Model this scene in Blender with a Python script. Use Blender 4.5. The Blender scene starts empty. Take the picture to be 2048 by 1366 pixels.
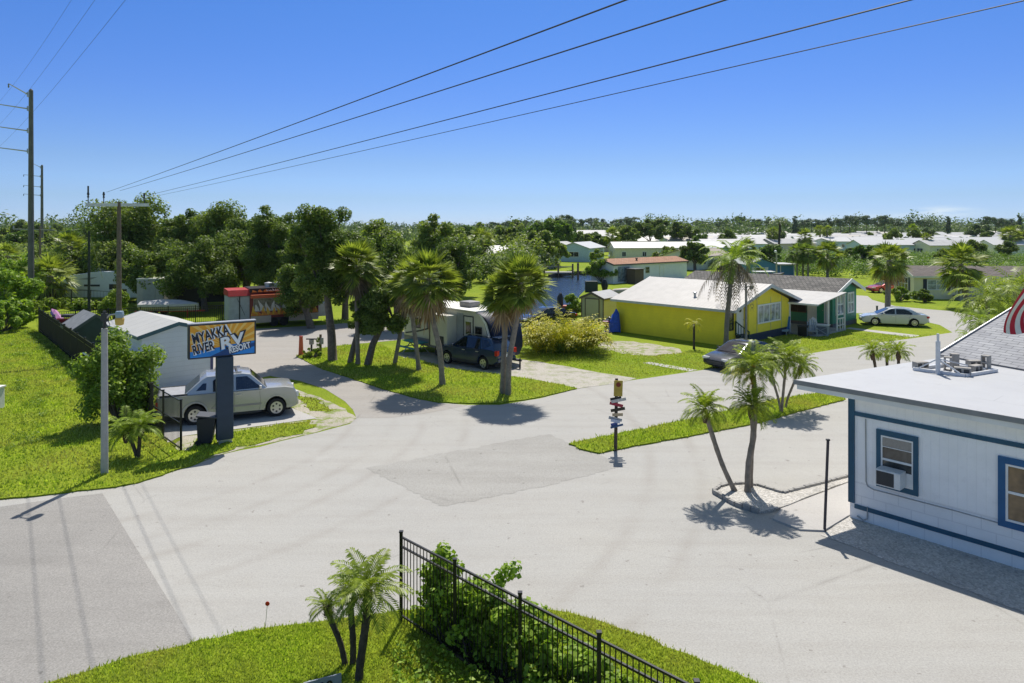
import bpy, math, random
import numpy as np
from mathutils import Vector, Matrix
S = bpy.context.scene
COL = S.collection
R = math.radians
# ---------------------------------------------------------------- camera, sky, sun, exposure
EYE, FOC, HOR, CEN = 8.0, 1400.0, 453.0, 1024.0        # drone height (m), focal length / horizon row / centre column in 2048-px units
cd = bpy.data.cameras.new('camera'); cam = bpy.data.objects.new('camera', cd); COL.objects.link(cam)
cam.location = (0, 0, EYE); cam.rotation_euler = (R(90), 0, 0)
cd.sensor_fit = 'HORIZONTAL'; cd.sensor_width = 36.0; cd.lens = FOC / 2048 * 36
cd.shift_y = -(683 - HOR) / 2048; cd.clip_start = 0.1; cd.clip_end = 12000
S.camera = cam
SUN_E, SUN_A = R(57), R(9)
W = bpy.data.worlds.new('World'); S.world = W; W.use_nodes = True
nt = W.node_tree; nt.nodes.clear()
sky = nt.nodes.new('ShaderNodeTexSky'); sky.sky_type = 'NISHITA'; sky.sun_disc = False
sky.sun_elevation = SUN_E; sky.sun_rotation = SUN_A; sky.altitude = 0
sky.air_density = 1.0; sky.dust_density = 0.3; sky.ozone_density = 2.0
bg = nt.nodes.new('ShaderNodeBackground'); bg.inputs[1].default_value = 0.065
wo = nt.nodes.new('ShaderNodeOutputWorld')
hs = nt.nodes.new('ShaderNodeHueSaturation'); hs.inputs['Saturation'].default_value = 1.25; hs.inputs['Hue'].default_value = 0.51
nt.links.new(sky.outputs[0], hs.inputs['Color'])   # graded below, after the cloud mask helpers
# a small streak of cloud low over the right-hand horizon
tc = nt.nodes.new('ShaderNodeTexCoord'); mp = nt.nodes.new('ShaderNodeMapping')
mp.inputs['Scale'].default_value = (9, 9, 60)
nz = nt.nodes.new('ShaderNodeTexNoise'); nz.inputs['Scale'].default_value = 2.2; nz.inputs['Detail'].default_value = 5
nt.links.new(tc.outputs['Generated'], mp.inputs[0]); nt.links.new(mp.outputs[0], nz.inputs[0])
def wmath(op, a, b=None, clamp=False):
    n = nt.nodes.new('ShaderNodeMath'); n.operation = op; n.use_clamp = clamp
    for i, v in enumerate((a, b)):
        if v is None: continue
        if isinstance(v, (int, float)): n.inputs[i].default_value = v
        else: nt.links.new(v, n.inputs[i])
    return n.outputs[0]
sx = nt.nodes.new('ShaderNodeSeparateXYZ'); nt.links.new(tc.outputs['Generated'], sx.inputs[0])
def bump1(val, c, w):     # 1 at c falling to 0 at c +- w
    return wmath('SUBTRACT', 1.0, wmath('DIVIDE', wmath('ABSOLUTE', wmath('SUBTRACT', val, c)), w), True)
_rx = wmath('DIVIDE', sx.outputs[0], sx.outputs[1]); _rz = wmath('DIVIDE', sx.outputs[2], sx.outputs[1])
m1 = wmath('MULTIPLY', bump1(_rx, .61, .075), bump1(_rz, .021, .011))
m2 = wmath('MULTIPLY', bump1(_rx, .52, .16), bump1(_rz, .010, .012))
mm = wmath('MULTIPLY', wmath('ADD', m1, wmath('MULTIPLY', m2, .7)), wmath('MULTIPLY', wmath('SUBTRACT', nz.outputs[0], .36), 3.6), True)
mm = wmath('MULTIPLY', mm, wmath('GREATER_THAN', sx.outputs[1], 0))
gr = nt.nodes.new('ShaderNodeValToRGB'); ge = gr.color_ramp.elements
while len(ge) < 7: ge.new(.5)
for e_, (p_, c_) in zip(ge, ((0,(.82,1.2,2.6)),(.02,(.72,1.03,2.1)),(.038,(.70,.95,1.72)),(.088,(.74,.94,1.44)),(.18,(.74,.98,1.5)),(.31,(.75,1.11,1.54)),(.45,(3.4,2.45,1.5)))):  # last stop: sky overhead, above the view, brightened as added fill for the shadows
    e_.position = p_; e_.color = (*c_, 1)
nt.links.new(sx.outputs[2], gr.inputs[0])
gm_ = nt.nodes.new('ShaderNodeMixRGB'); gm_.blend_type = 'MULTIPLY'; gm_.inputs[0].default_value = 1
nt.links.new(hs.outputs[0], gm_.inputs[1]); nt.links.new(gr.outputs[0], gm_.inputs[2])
mx = nt.nodes.new('ShaderNodeMixRGB'); mx.inputs[2].default_value = (10, 11.5, 12.6, 1)
nt.links.new(wmath('MULTIPLY', mm, .95), mx.inputs[0]); nt.links.new(gm_.outputs[0], mx.inputs[1])
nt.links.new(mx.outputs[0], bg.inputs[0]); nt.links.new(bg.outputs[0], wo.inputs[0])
sd = bpy.data.lights.new('sun', 'SUN'); sd.energy = 4.6; sd.angle = R(0.53); sd.color = (1, .95, .88)
sun = bpy.data.objects.new('sun', sd); COL.objects.link(sun)
_s = Vector((math.sin(SUN_A) * math.cos(SUN_E), math.cos(SUN_A) * math.cos(SUN_E), math.sin(SUN_E)))
sun.rotation_mode = 'QUATERNION'; sun.rotation_quaternion = (-_s).to_track_quat('-Z', 'Y'); sun.location = (20, 60, 80)
S.view_settings.view_transform = 'Standard'; S.view_settings.look = 'None'
S.view_settings.exposure = 0.25; S.view_settings.gamma = 1.0; S.view_settings.use_curve_mapping = False
S.cycles.max_bounces = 6; S.cycles.transparent_max_bounces = 8
S.cycles.sample_clamp_indirect = 6

# ---------------------------------------------------------------- helpers
def G(px, py, z=0.0):
    k = (EYE - z) / (py - HOR); return ((px - CEN) * k, FOC * k)
def GX(px, Y): return (px - CEN) / FOC * Y
def GZ(py, Y): return EYE - (py - HOR) * Y / FOC
def GP(pts, z=0.0): return [G(a, b, z) for a, b in pts]

class MB:
    def __init__(s): s.v = []; s.f = []; s.m = []
    def add(s, vs, fs, m=0):
        o = len(s.v); s.v += [tuple(v) for v in vs]; s.f += [tuple(i + o for i in f) for f in fs]; s.m += [m] * len(fs); return s
    def b(s, x0, x1, y0, y1, z0, z1, m=0):
        return s.add([(x0,y0,z0),(x1,y0,z0),(x1,y1,z0),(x0,y1,z0),(x0,y0,z1),(x1,y0,z1),(x1,y1,z1),(x0,y1,z1)],
                     [(0,3,2,1),(4,5,6,7),(0,1,5,4),(1,2,6,5),(2,3,7,6),(3,0,4,7)], m)
    def box(s, c, d, rz=0, m=0, rx=0, ry=0):
        M = Matrix.Translation(c) @ Matrix.Rotation(rz, 4, 'Z') @ Matrix.Rotation(ry, 4, 'Y') @ Matrix.Rotation(rx, 4, 'X')
        x, y, z = d[0]/2, d[1]/2, d[2]/2
        vs = [M @ Vector(p) for p in ((-x,-y,-z),(x,-y,-z),(x,y,-z),(-x,y,-z),(-x,-y,z),(x,-y,z),(x,y,z),(-x,y,z))]
        return s.add(vs, [(0,3,2,1),(4,5,6,7),(0,1,5,4),(1,2,6,5),(2,3,7,6),(3,0,4,7)], m)
    def bar(s, a, b, w, h=None, m=0):      # square bar between two points
        a, b = Vector(a), Vector(b); h = h or w; d = (b - a); L = d.length
        q = d.to_track_quat('X', 'Z').to_matrix().to_4x4(); M = Matrix.Translation((a + b) / 2) @ q
        x, y, z = L/2, w/2, h/2
        vs = [M @ Vector(p) for p in ((-x,-y,-z),(x,-y,-z),(x,y,-z),(-x,y,-z),(-x,-y,z),(x,-y,z),(x,y,z),(-x,y,z))]
        return s.add(vs, [(0,3,2,1),(4,5,6,7),(0,1,5,4),(1,2,6,5),(2,3,7,6),(3,0,4,7)], m)
    def poly(s, pts, m=0): return s.add(pts, [tuple(range(len(pts)))], m)
    def prism(s, p2, z0, z1, m=0):
        n = len(p2); a = sum(p2[i][0]*p2[(i+1)%n][1]-p2[(i+1)%n][0]*p2[i][1] for i in range(n))
        if a < 0: p2 = p2[::-1]
        vs = [(x,y,z0) for x,y in p2] + [(x,y,z1) for x,y in p2]
        fs = [tuple(range(n))[::-1], tuple(range(n, 2*n))] + [(i,(i+1)%n,(i+1)%n+n,i+n) for i in range(n)]
        return s.add(vs, fs, m)
    def exty(s, pxz, y0, y1, m=0):         # outline in x,z extruded along y
        n = len(pxz); a = sum(pxz[i][0]*pxz[(i+1)%n][1]-pxz[(i+1)%n][0]*pxz[i][1] for i in range(n))
        if a < 0: pxz = pxz[::-1]
        vs = [(x,y0,z) for x,z in pxz] + [(x,y1,z) for x,z in pxz]
        fs = [tuple(range(n)), tuple(range(n,2*n))[::-1]] + [((i+1)%n,i,i+n,(i+1)%n+n) for i in range(n)]
        return s.add(vs, fs, m)
    def extx(s, pyz, x0, x1, m=0):
        n = len(pyz); a = sum(pyz[i][0]*pyz[(i+1)%n][1]-pyz[(i+1)%n][0]*pyz[i][1] for i in range(n))
        if a < 0: pyz = pyz[::-1]
        vs = [(x0,y,z) for y,z in pyz] + [(x1,y,z) for y,z in pyz]
        fs = [tuple(range(n))[::-1], tuple(range(n,2*n))] + [(i,(i+1)%n,(i+1)%n+n,i+n) for i in range(n)]
        return s.add(vs, fs, m)
    def tube(s, pts, r, n=8, m=0, cap=True):
        pts = [Vector(p) for p in pts]; k = len(pts); rr = r if isinstance(r, (list, tuple)) else [r]*k
        vs = []; up = None
        for i, p in enumerate(pts):
            d = (pts[min(i+1,k-1)] - pts[max(i-1,0)]).normalized()
            if up is None: up = Vector((0,0,1)) if abs(d.z) < .9 else Vector((1,0,0))
            a = d.cross(up).normalized(); bb = a.cross(d).normalized(); up = bb
            for j in range(n):
                t = 2*math.pi*j/n; vs.append(p + (a*math.cos(t) + bb*math.sin(t))*rr[i])
        fs = [(i*n+j, i*n+(j+1)%n, (i+1)*n+(j+1)%n, (i+1)*n+j) for i in range(k-1) for j in range(n)]
        if cap: fs += [tuple(range(n))[::-1], tuple(range((k-1)*n, k*n))]
        return s.add(vs, fs, m)
    def lathe(s, prof, n=16, c=(0,0,0), axis='Z', m=0):     # prof: (radius, height)
        vs = []
        for r_, h_ in prof:
            for j in range(n):
                t = 2*math.pi*j/n; a, b_ = r_*math.cos(t), r_*math.sin(t)
                vs.append((c[0]+a, c[1]+b_, c[2]+h_) if axis == 'Z' else (c[0]+a, c[1]+h_, c[2]-b_) if axis == 'Y' else (c[0]+h_, c[1]+a, c[2]+b_))
        k = len(prof)
        fs = [(i*n+j, i*n+(j+1)%n, (i+1)*n+(j+1)%n, (i+1)*n+j) for i in range(k-1) for j in range(n)]
        fs += [tuple(range(n))[::-1], tuple(range((k-1)*n, k*n))]
        return s.add(vs, fs, m)
    def build(s, name, mats, parent=None, smooth=False, bevel=0, loc=None, rz=0, sharp=40):
        me = bpy.data.meshes.new(name); me.from_pydata([tuple(v) for v in s.v], [], s.f); me.validate()
        if not isinstance(mats, (list, tuple)): mats = [mats]
        for q in mats: me.materials.append(q)
        if len(mats) > 1: me.polygons.foreach_set('material_index', s.m[:len(me.polygons)])
        if smooth: me.polygons.foreach_set('use_smooth', [True]*len(me.polygons))
        me.update()
        o = bpy.data.objects.new(name, me); COL.objects.link(o)
        if parent is not None: o.parent = parent
        if loc is not None: o.location = loc
        if rz: o.rotation_euler.z = rz
        if smooth:
            try: me.set_sharp_from_angle(angle=R(sharp))
            except Exception: pass
        if bevel:
            md = o.modifiers.new('bevel', 'BEVEL'); md.width = bevel; md.segments = 2; md.limit_method = 'ANGLE'; md.angle_limit = R(35)
        return o

def npmesh(name, V, Q, mats, parent=None, smooth=False):
    me = bpy.data.meshes.new(name); V = np.asarray(V, np.float32); Q = np.asarray(Q, np.int32); n, k = Q.shape
    me.vertices.add(len(V)); me.vertices.foreach_set('co', V.ravel())
    me.loops.add(n*k); me.loops.foreach_set('vertex_index', Q.ravel())
    me.polygons.add(n); me.polygons.foreach_set('loop_start', np.arange(0, n*k, k, dtype=np.int32))
    me.polygons.foreach_set('loop_total', np.full(n, k, np.int32))
    if not isinstance(mats, (list, tuple)): mats = [mats]
    for q in mats: me.materials.append(q)
    if smooth: me.polygons.foreach_set('use_smooth', np.ones(n, bool))
    me.update(calc_edges=True)
    o = bpy.data.objects.new(name, me); COL.objects.link(o)
    if parent is not None: o.parent = parent
    return o

def tag(o, label=None, cat=None, group=None, kind=None):
    if label: o['label'] = label
    if cat: o['category'] = cat
    if group: o['group'] = group
    if kind: o['kind'] = kind
    return o
def thing(name, label, cat, loc=(0,0,0), rz=0, group=None):
    o = bpy.data.objects.new(name, None); COL.objects.link(o); o.empty_display_size = .3
    o.location = (loc[0], loc[1], loc[2] if len(loc) > 2 else 0); o.rotation_euler = (0, 0, rz)
    return tag(o, label, cat, group)
def kids(o): return KID.get(o.name, None) or [c for c in COL.objects if c.parent == o]
KID = {}
def dup(root, loc, rz=0, label=None, group=None, scale=None):
    r = root.copy(); COL.objects.link(r); r.location = (loc[0], loc[1], loc[2] if len(loc) > 2 else 0); r.rotation_euler = (0, 0, rz)
    if scale is not None: r.scale = scale if isinstance(scale, (tuple, list)) else (scale,)*3
    if label: r['label'] = label
    if group: r['group'] = group
    for ch in list(root.children):
        c = ch.copy(); COL.objects.link(c); c.parent = r
        for g in list(ch.children):
            d = g.copy(); COL.objects.link(d); d.parent = c
    return r
def struct(o): o['kind'] = 'structure'; return o

# ---------------------------------------------------------------- materials
def nmat(name):
    m = bpy.data.materials.new(name); m.use_nodes = True; t = m.node_tree; t.nodes.clear()
    o = t.nodes.new('ShaderNodeOutputMaterial'); p = t.nodes.new('ShaderNodeBsdfPrincipled'); t.links.new(p.outputs[0], o.inputs[0])
    return m, t, p, o
def nd(t, typ, **kw):
    n = t.nodes.new(typ)
    for k, v in kw.items():
        if k in n.inputs: n.inputs[k].default_value = v
        else: setattr(n, k, v)
    return n
def c4(c): return (c[0], c[1], c[2], 1)
def noise(t, vec, scale, detail=4, rough=.6):
    n = nd(t, 'ShaderNodeTexNoise', Scale=scale, Detail=detail, Roughness=rough); t.links.new(vec, n.inputs['Vector']); return n.outputs[0]
def ramp(t, fac, stops):
    r = t.nodes.new('ShaderNodeValToRGB'); e = r.color_ramp.elements
    while len(e) < len(stops): e.new(.5)
    for i, (p, c) in enumerate(stops): e[i].position = p; e[i].color = c4(c) if not isinstance(c, (int, float)) else (c, c, c, 1)
    t.links.new(fac, r.inputs[0]); return r.outputs[0]
def mix(t, fac, a, b, mode='MIX'):
    n = t.nodes.new('ShaderNodeMixRGB'); n.blend_type = mode
    for i, v in enumerate((fac, a, b)):
        if isinstance(v, (int, float)): n.inputs[i].default_value = v if i == 0 else (v, v, v, 1)
        elif isinstance(v, tuple): n.inputs[i].default_value = c4(v)
        else: t.links.new(v, n.inputs[i])
    return n.outputs[0]
def bumpn(t, p, h, strength=.3, dist=.02):
    b_ = nd(t, 'ShaderNodeBump', Strength=strength, Distance=dist); t.links.new(h, b_.inputs['Height']); t.links.new(b_.outputs[0], p.inputs['Normal'])
def objc(t): return t.nodes.new('ShaderNodeTexCoord').outputs['Object']
def M(name, col, rough=.6, metal=0., var=.12, scale=3., bump=0., bscale=30., spec=.4, coat=0.):
    m, t, p, o = nmat(name); v = objc(t)
    f = noise(t, v, scale, 5)
    lo = tuple(c*(1-var) for c in col); hi = tuple(min(1, c*(1+var)) for c in col)
    t.links.new(ramp(t, f, [(.3, lo), (.7, hi)]), p.inputs['Base Color'])
    p.inputs['Roughness'].default_value = rough; p.inputs['Metallic'].default_value = metal
    p.inputs['Specular IOR Level'].default_value = spec; p.inputs['Coat Weight'].default_value = coat
    if bump: bumpn(t, p, noise(t, v, bscale, 3), bump)
    return m
def Mstripe(name, col, axis, period, groove=.06, rough=.6, dark=.55, var=.08, dirt=(.3,.27,.22), dirt_amt=.15, bump=.5, metal=0):
    """boards / panels with grooves every `period` metres along an object axis"""
    m, t, p, o = nmat(name); v = objc(t)
    s = t.nodes.new('ShaderNodeSeparateXYZ'); t.links.new(v, s.inputs[0])
    d = nd(t, 'ShaderNodeMath', operation='DIVIDE'); t.links.new(s.outputs['XYZ'.index(axis)], d.inputs[0]); d.inputs[1].default_value = period
    fr = nd(t, 'ShaderNodeMath', operation='FRACT'); t.links.new(d.outputs[0], fr.inputs[0])
    g = ramp(t, fr.outputs[0], [(0, 0.), (groove, 1.), (1-groove*.2, 1.), (1, .2)])
    f = noise(t, v, 1.3, 5); base = ramp(t, f, [(.3, tuple(c*(1-var) for c in col)), (.7, tuple(min(1, c*(1+var)) for c in col))])
    f2 = noise(t, v, 4.5, 6, .7); base = mix(t, ramp(t, f2, [(.55, 0.), (.8, dirt_amt)]), base, dirt)
    t.links.new(mix(t, g, tuple(c*dark for c in col), base), p.inputs['Base Color'])
    p.inputs['Roughness'].default_value = rough; p.inputs['Metallic'].default_value = metal
    bumpn(t, p, g, bump, .02)
    return m
def Mbrick(name, c1, c2, mortar, sx, sy, msize=.02, axis='XY', rough=.9, bump=.4, var=.25):
    m, t, p, o = nmat(name); v = objc(t)
    mpn = t.nodes.new('ShaderNodeMapping')
    if axis == 'XZ': mpn.inputs['Rotation'].default_value = (R(90), 0, 0)
    if axis == 'YZ': mpn.inputs['Rotation'].default_value = (R(90), 0, R(90))
    t.links.new(v, mpn.inputs[0])
    b_ = nd(t, 'ShaderNodeTexBrick', Scale=1.0); b_.inputs['Brick Width'].default_value = sx; b_.inputs['Row Height'].default_value = sy
    b_.inputs['Mortar Size'].default_value = msize; b_.inputs['Color1'].default_value = c4(c1); b_.inputs['Color2'].default_value = c4(c2); b_.inputs['Mortar'].default_value = c4(mortar)
    t.links.new(mpn.outputs[0], b_.inputs['Vector'])
    f = noise(t, v, 1.2, 6, .7)
    t.links.new(mix(t, 1.0, b_.outputs[0], ramp(t, f, [(.3, 1-var), (.7, 1.)]), 'MULTIPLY'), p.inputs['Base Color'])
    p.inputs['Roughness'].default_value = rough
    inv = nd(t, 'ShaderNodeMath', operation='SUBTRACT'); inv.inputs[0].default_value = 1; t.links.new(b_.outputs['Fac'], inv.inputs[1])
    bumpn(t, p, inv.outputs[0], bump, .02)
    return m
def Mleaf(name, dark, light, trans=.35, rough=.5, patch=.35, patchcol=None, pscale=.9):
    m, t, p, o = nmat(name)
    g = t.nodes.new('ShaderNodeNewGeometry'); v = t.nodes.new('ShaderNodeTexCoord').outputs['Object']
    c = ramp(t, g.outputs['Random Per Island'], [(0, dark), (.85, light), (1, tuple(min(1, x*1.35) for x in light))])
    f = noise(t, v, pscale, 3)
    c = mix(t, ramp(t, f, [(.4, 0.), (.65, patch)]), c, patchcol or tuple(x*.6 for x in dark))
    t.links.new(c, p.inputs['Base Color']); p.inputs['Roughness'].default_value = rough; p.inputs['Specular IOR Level'].default_value = .2
    tr = t.nodes.new('ShaderNodeBsdfTranslucent')
    t.links.new(mix(t, 1.0, c, (1.15, 1.2, .5), 'MULTIPLY'), tr.inputs['Color'])
    ms = t.nodes.new('ShaderNodeMixShader'); ms.inputs[0].default_value = trans
    t.links.new(p.outputs[0], ms.inputs[1]); t.links.new(tr.outputs[0], ms.inputs[2]); t.links.new(ms.outputs[0], o.inputs[0])
    return m
def Mglass(name, col=(.03,.035,.04), rough=.08, spec=.7):
    m, t, p, o = nmat(name); v = objc(t)
    t.links.new(ramp(t, noise(t, v, 2.5, 2), [(.35, tuple(c*.5 for c in col)), (.65, tuple(c*1.6 for c in col))]), p.inputs['Base Color'])
    p.inputs['Roughness'].default_value = rough; p.inputs['Specular IOR Level'].default_value = spec
    return m
# ---------------------------------------------------------------- the materials
WHITE = M('white_paint', (.78,.78,.76), .5, var=.06); OFFW = M('off_white_paint', (.76,.74,.66), .6, var=.07)
ROOFW = M('white_roof_metal', (.43,.425,.41), .5, var=.12, scale=.8); BLACK = M('black_metal', (.012,.012,.013), .38, var=.2)
DARK = M('dark_grey', (.04,.042,.045), .6); GREYP = M('grey_paint', (.30,.31,.32), .55); STEEL = M('galvanised_steel', (.45,.46,.47), .4, .7)
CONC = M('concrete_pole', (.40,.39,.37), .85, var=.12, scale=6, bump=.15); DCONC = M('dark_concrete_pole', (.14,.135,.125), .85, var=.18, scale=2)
WOOD = M('weathered_wood', (.15,.115,.085), .85, var=.3, scale=8, bump=.3); GWOOD = M('grey_timber', (.30,.29,.27), .85, var=.2, scale=7)
RUBBER = M('tyre_rubber', (.018,.018,.019), .8); CHROME = M('alloy_rim', (.55,.55,.56), .28, .85, var=.05); GLASS = Mglass('window_glass'); CGLASS = Mglass('car_glass', (.012,.015,.018), .05)
BGLASS = Mglass('pale_window_glass', (.22,.27,.31), .12); RED = M('red_paint', (.42,.03,.025), .4, var=.15); ORANGE = M('orange_red_paint', (.50,.10,.035), .5)
NAVY = M('navy_paint', (.008,.016,.04), .5, var=.15, spec=.2); TEAL = M('teal_paint', (.03,.24,.26), .5); TRIMB = M('teal_blue_trim_paint', (.018,.085,.145), .55, var=.12)
YEL = M('sign_yellow', (.62,.42,.05), .6); PURP = M('blue_tarp', (.02,.08,.48), .45, var=.3, scale=5, bump=.6, bscale=9); BLUEP = M('blue_plastic', (.03,.16,.42), .45)
LAMPR = M('red_lamp', (.55,.02,.015), .2); LAMPW = M('clear_lamp', (.7,.7,.68), .12); AMBER = M('amber_lens', (.62,.40,.09), .25)
BARK = M('oak_bark', (.15,.125,.10), .95, var=.35, scale=7, bump=.6, bscale=14)
PBARK = M('palm_bark', (.24,.205,.165), .95, var=.3, scale=5, bump=.5, bscale=18); DBARK = M('dark_palm_bark', (.075,.06,.045), .95, var=.4, scale=9, bump=.7, bscale=22)
L_OAK = Mleaf('oak_leaf', (.085,.135,.03), (.225,.30,.07), .42, patchcol=(.055,.095,.025))
L_OAK2 = Mleaf('light_oak_leaf', (.115,.17,.032), (.29,.36,.08), .42, patchcol=(.07,.12,.028))
L_BUSH = Mleaf('glossy_bush_leaf', (.11,.19,.025), (.32,.44,.07), .40, rough=.5)
L_LIME = Mleaf('lime_leaf', (.14,.21,.02), (.28,.38,.05), .4, patch=.2)
L_CROT = Mleaf('yellow_shrub_leaf', (.22,.25,.02), (.64,.56,.05), .3, patch=.55, patchcol=(.10,.13,.02), pscale=1.3)
L_FAN = Mleaf('fan_palm_leaf', (.10,.155,.022), (.32,.385,.075), .40, rough=.4, patch=.3, patchcol=(.20,.20,.035), pscale=.8)
L_FEA = Mleaf('feather_palm_leaf', (.11,.17,.015), (.30,.38,.045), .40, rough=.4, patch=.25, patchcol=(.26,.26,.06), pscale=1.2)
L_DEAD = Mleaf('dead_frond', (.26,.17,.085), (.46,.33,.19), .2, rough=.8, patch=.2)
L_DRYG = Mleaf('grey_dead_frond', (.12,.095,.07), (.26,.215,.16), .2, rough=.8, patch=.2)
L_ORNG = Mleaf('orange_dying_frond', (.42,.20,.05), (.60,.36,.10), .3, patch=.2)
L_MANG = Mleaf('mangrove_leaf', (.085,.16,.02), (.21,.33,.045), .38, patch=.85, patchcol=(.04,.085,.02), pscale=.16)
L_FAR = Mleaf('far_tree_leaf', (.09,.145,.06), (.19,.255,.09), .30, patch=.5, patchcol=(.05,.09,.05), pscale=.08)
L_PINE = Mleaf('pine_needle', (.075,.13,.08), (.15,.21,.11), .22, pscale=.3)
L_GRAPE = Mleaf('sea_grape_leaf', (.13,.24,.02), (.33,.46,.06), .4, rough=.5, patch=.2)
L_GRASS = Mleaf('grass_blade', (.17,.275,.025), (.50,.61,.085), .4, patch=.7, patchcol=(.48,.42,.16), pscale=.4)
L_GRASSD = Mleaf('dry_grass_blade', (.24,.25,.05), (.42,.40,.12), .35, patch=.5, patchcol=(.17,.24,.03), pscale=.5)

def ground_mat():
    m, t, p, o = nmat('grass_ground'); v = t.nodes.new('ShaderNodeNewGeometry').outputs['Position']
    big = noise(t, v, .09, 4); mid = noise(t, v, .7, 5, .65); fine = noise(t, v, 9, 5, .75)
    c = ramp(t, big, [(.35, (.19,.27,.018)), (.6, (.27,.335,.026)), (.75, (.33,.37,.045))])
    c = mix(t, ramp(t, mid, [(.45, 0.), (.75, .6)]), c, (.16,.225,.02))
    c = mix(t, 1.0, c, ramp(t, fine, [(.3, .62), (.7, 1.25)]), 'MULTIPLY')
    t.links.new(c, p.inputs['Base Color']); p.inputs['Roughness'].default_value = .95; p.inputs['Specular IOR Level'].default_value = .1
    bumpn(t, p, fine, .9, .08); return m
GRASSG = ground_mat()
def road_mat(name, base, warm, dark, speck=.22, stain=.35, cracks=.28, arcs=()):
    m, t, p, o = nmat(name); v = t.nodes.new('ShaderNodeNewGeometry').outputs['Position']
    big = noise(t, v, .16, 5, .6); mid = noise(t, v, 1.1, 6, .7); fine = noise(t, v, 26, 3, .8)
    st = t.nodes.new('ShaderNodeMapping'); st.inputs['Rotation'].default_value = (0, 0, R(-32)); st.inputs['Scale'].default_value = (.12, 1.3, 1); t.links.new(v, st.inputs[0])
    strk = noise(t, st.outputs[0], 1.0, 6, .65)
    c = ramp(t, big, [(.3, base), (.7, warm)])
    c = mix(t, ramp(t, strk, [(.45, 0.), (.8, stain)]), c, dark)
    c = mix(t, ramp(t, mid, [(.5, 0.), (.85, stain*.7)]), c, dark)
    strk2 = noise(t, st.outputs[0], 2.3, 6, .7)
    c = mix(t, ramp(t, strk2, [(.58, 0.), (.75, .25)]), c, tuple(min(1, x*1.22) for x in base))
    c = mix(t, 1.0, c, ramp(t, fine, [(.3, 1-speck), (.7, 1+speck*.6)]), 'MULTIPLY')
    wv = mix(t, .25, v, nd(t, 'ShaderNodeTexNoise', Scale=.8).outputs['Color'], 'ADD')
    vo = nd(t, 'ShaderNodeTexVoronoi', feature='DISTANCE_TO_EDGE', Scale=.16); t.links.new(wv, vo.inputs['Vector'])
    ck = ramp(t, vo.outputs['Distance'], [(.0, cracks), (.006, 0.)])
    ckm = mix(t, 1.0, ck, ramp(t, noise(t, v, .3, 3), [(.5, 0.), (.6, 1.)]), 'MULTIPLY')
    c = mix(t, ckm, c, tuple(x*.45 for x in dark))
    sp = noise(t, v, 4.2, 2, .5); c = mix(t, ramp(t, sp, [(.70, 0.), (.74, .5)]), c, tuple(x*.62 for x in dark))       # leaf bits and drips
    sc_ = noise(t, v, .55, 3, .5); c = mix(t, ramp(t, sc_, [(.66, 0.), (.72, .35)]), c, tuple(min(1, x*1.18) for x in base))   # bleached scuffs
    if arcs:
        vm = nd(t, 'ShaderNodeVectorMath', operation='DISTANCE'); t.links.new(v, vm.inputs[0]); vm.inputs[1].default_value = (-17, 27.5, 0)
        am = noise(t, v, .5, 4, .6)
        for r_ in arcs:
            d_ = nd(t, 'ShaderNodeMath', operation='SUBTRACT'); t.links.new(vm.outputs['Value'], d_.inputs[0]); d_.inputs[1].default_value = r_
            e_ = nd(t, 'ShaderNodeMath', operation='ABSOLUTE'); t.links.new(d_.outputs[0], e_.inputs[0])
            f_ = ramp(t, e_.outputs[0], [(0., .34), (.30, 0.)]); c = mix(t, mix(t, 1.0, f_, ramp(t, am, [(.35, 0.), (.6, 1.)]), 'MULTIPLY'), c, dark)
    t.links.new(c, p.inputs['Base Color']); p.inputs['Roughness'].default_value = .9; p.inputs['Specular IOR Level'].default_value = .25
    bumpn(t, p, fine, .25, .01); return m
ROAD = road_mat('sunbleached_road', (.385,.378,.355), (.41,.397,.362), (.27,.245,.215), arcs=(10.6,12.2,13.4,15.2,22.0,23.6))
ROADD = road_mat('public_road_asphalt', (.265,.255,.235), (.335,.32,.295), (.17,.16,.145), .32)
PATCH = road_mat('asphalt_patch', (.325,.315,.29), (.385,.375,.345), (.21,.195,.17), .28)
SIDER = road_mat('side_road_asphalt', (.34,.325,.30), (.37,.34,.30), (.24,.22,.19), .25)
PAD = road_mat('concrete_pad', (.43,.42,.40), (.46,.44,.41), (.33,.31,.28), .12, .2, .3)
def gravel_mat(name, a, b_, sc=22, grassy=0.):
    m, t, p, o = nmat(name); v = t.nodes.new('ShaderNodeNewGeometry').outputs['Position']
    vo = nd(t, 'ShaderNodeTexVoronoi', Scale=sc); t.links.new(v, vo.inputs['Vector'])
    c = ramp(t, vo.outputs['Color'], [(.1, a), (.9, b_)])
    c = mix(t, ramp(t, noise(t, v, .8, 5), [(.45, 0.), (.75, .5)]), c, tuple(x*.55 for x in a))
    if grassy: c = mix(t, ramp(t, noise(t, v, 1.6, 6, .7), [(.5, 0.), (.58, grassy)]), c, (.20,.26,.04))
    t.links.new(c, p.inputs['Base Color']); p.inputs['Roughness'].default_value = .95
    bumpn(t, p, vo.outputs['Distance'], .8, .03); return m
GRAVEL = gravel_mat('shell_gravel', (.36,.345,.31), (.64,.61,.56)); SAND = gravel_mat('sandy_drive', (.40,.37,.31), (.52,.49,.43), 30, .35)
SANDG = gravel_mat('sandy_verge', (.36,.33,.26), (.50,.46,.37), 30, .9)
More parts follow.
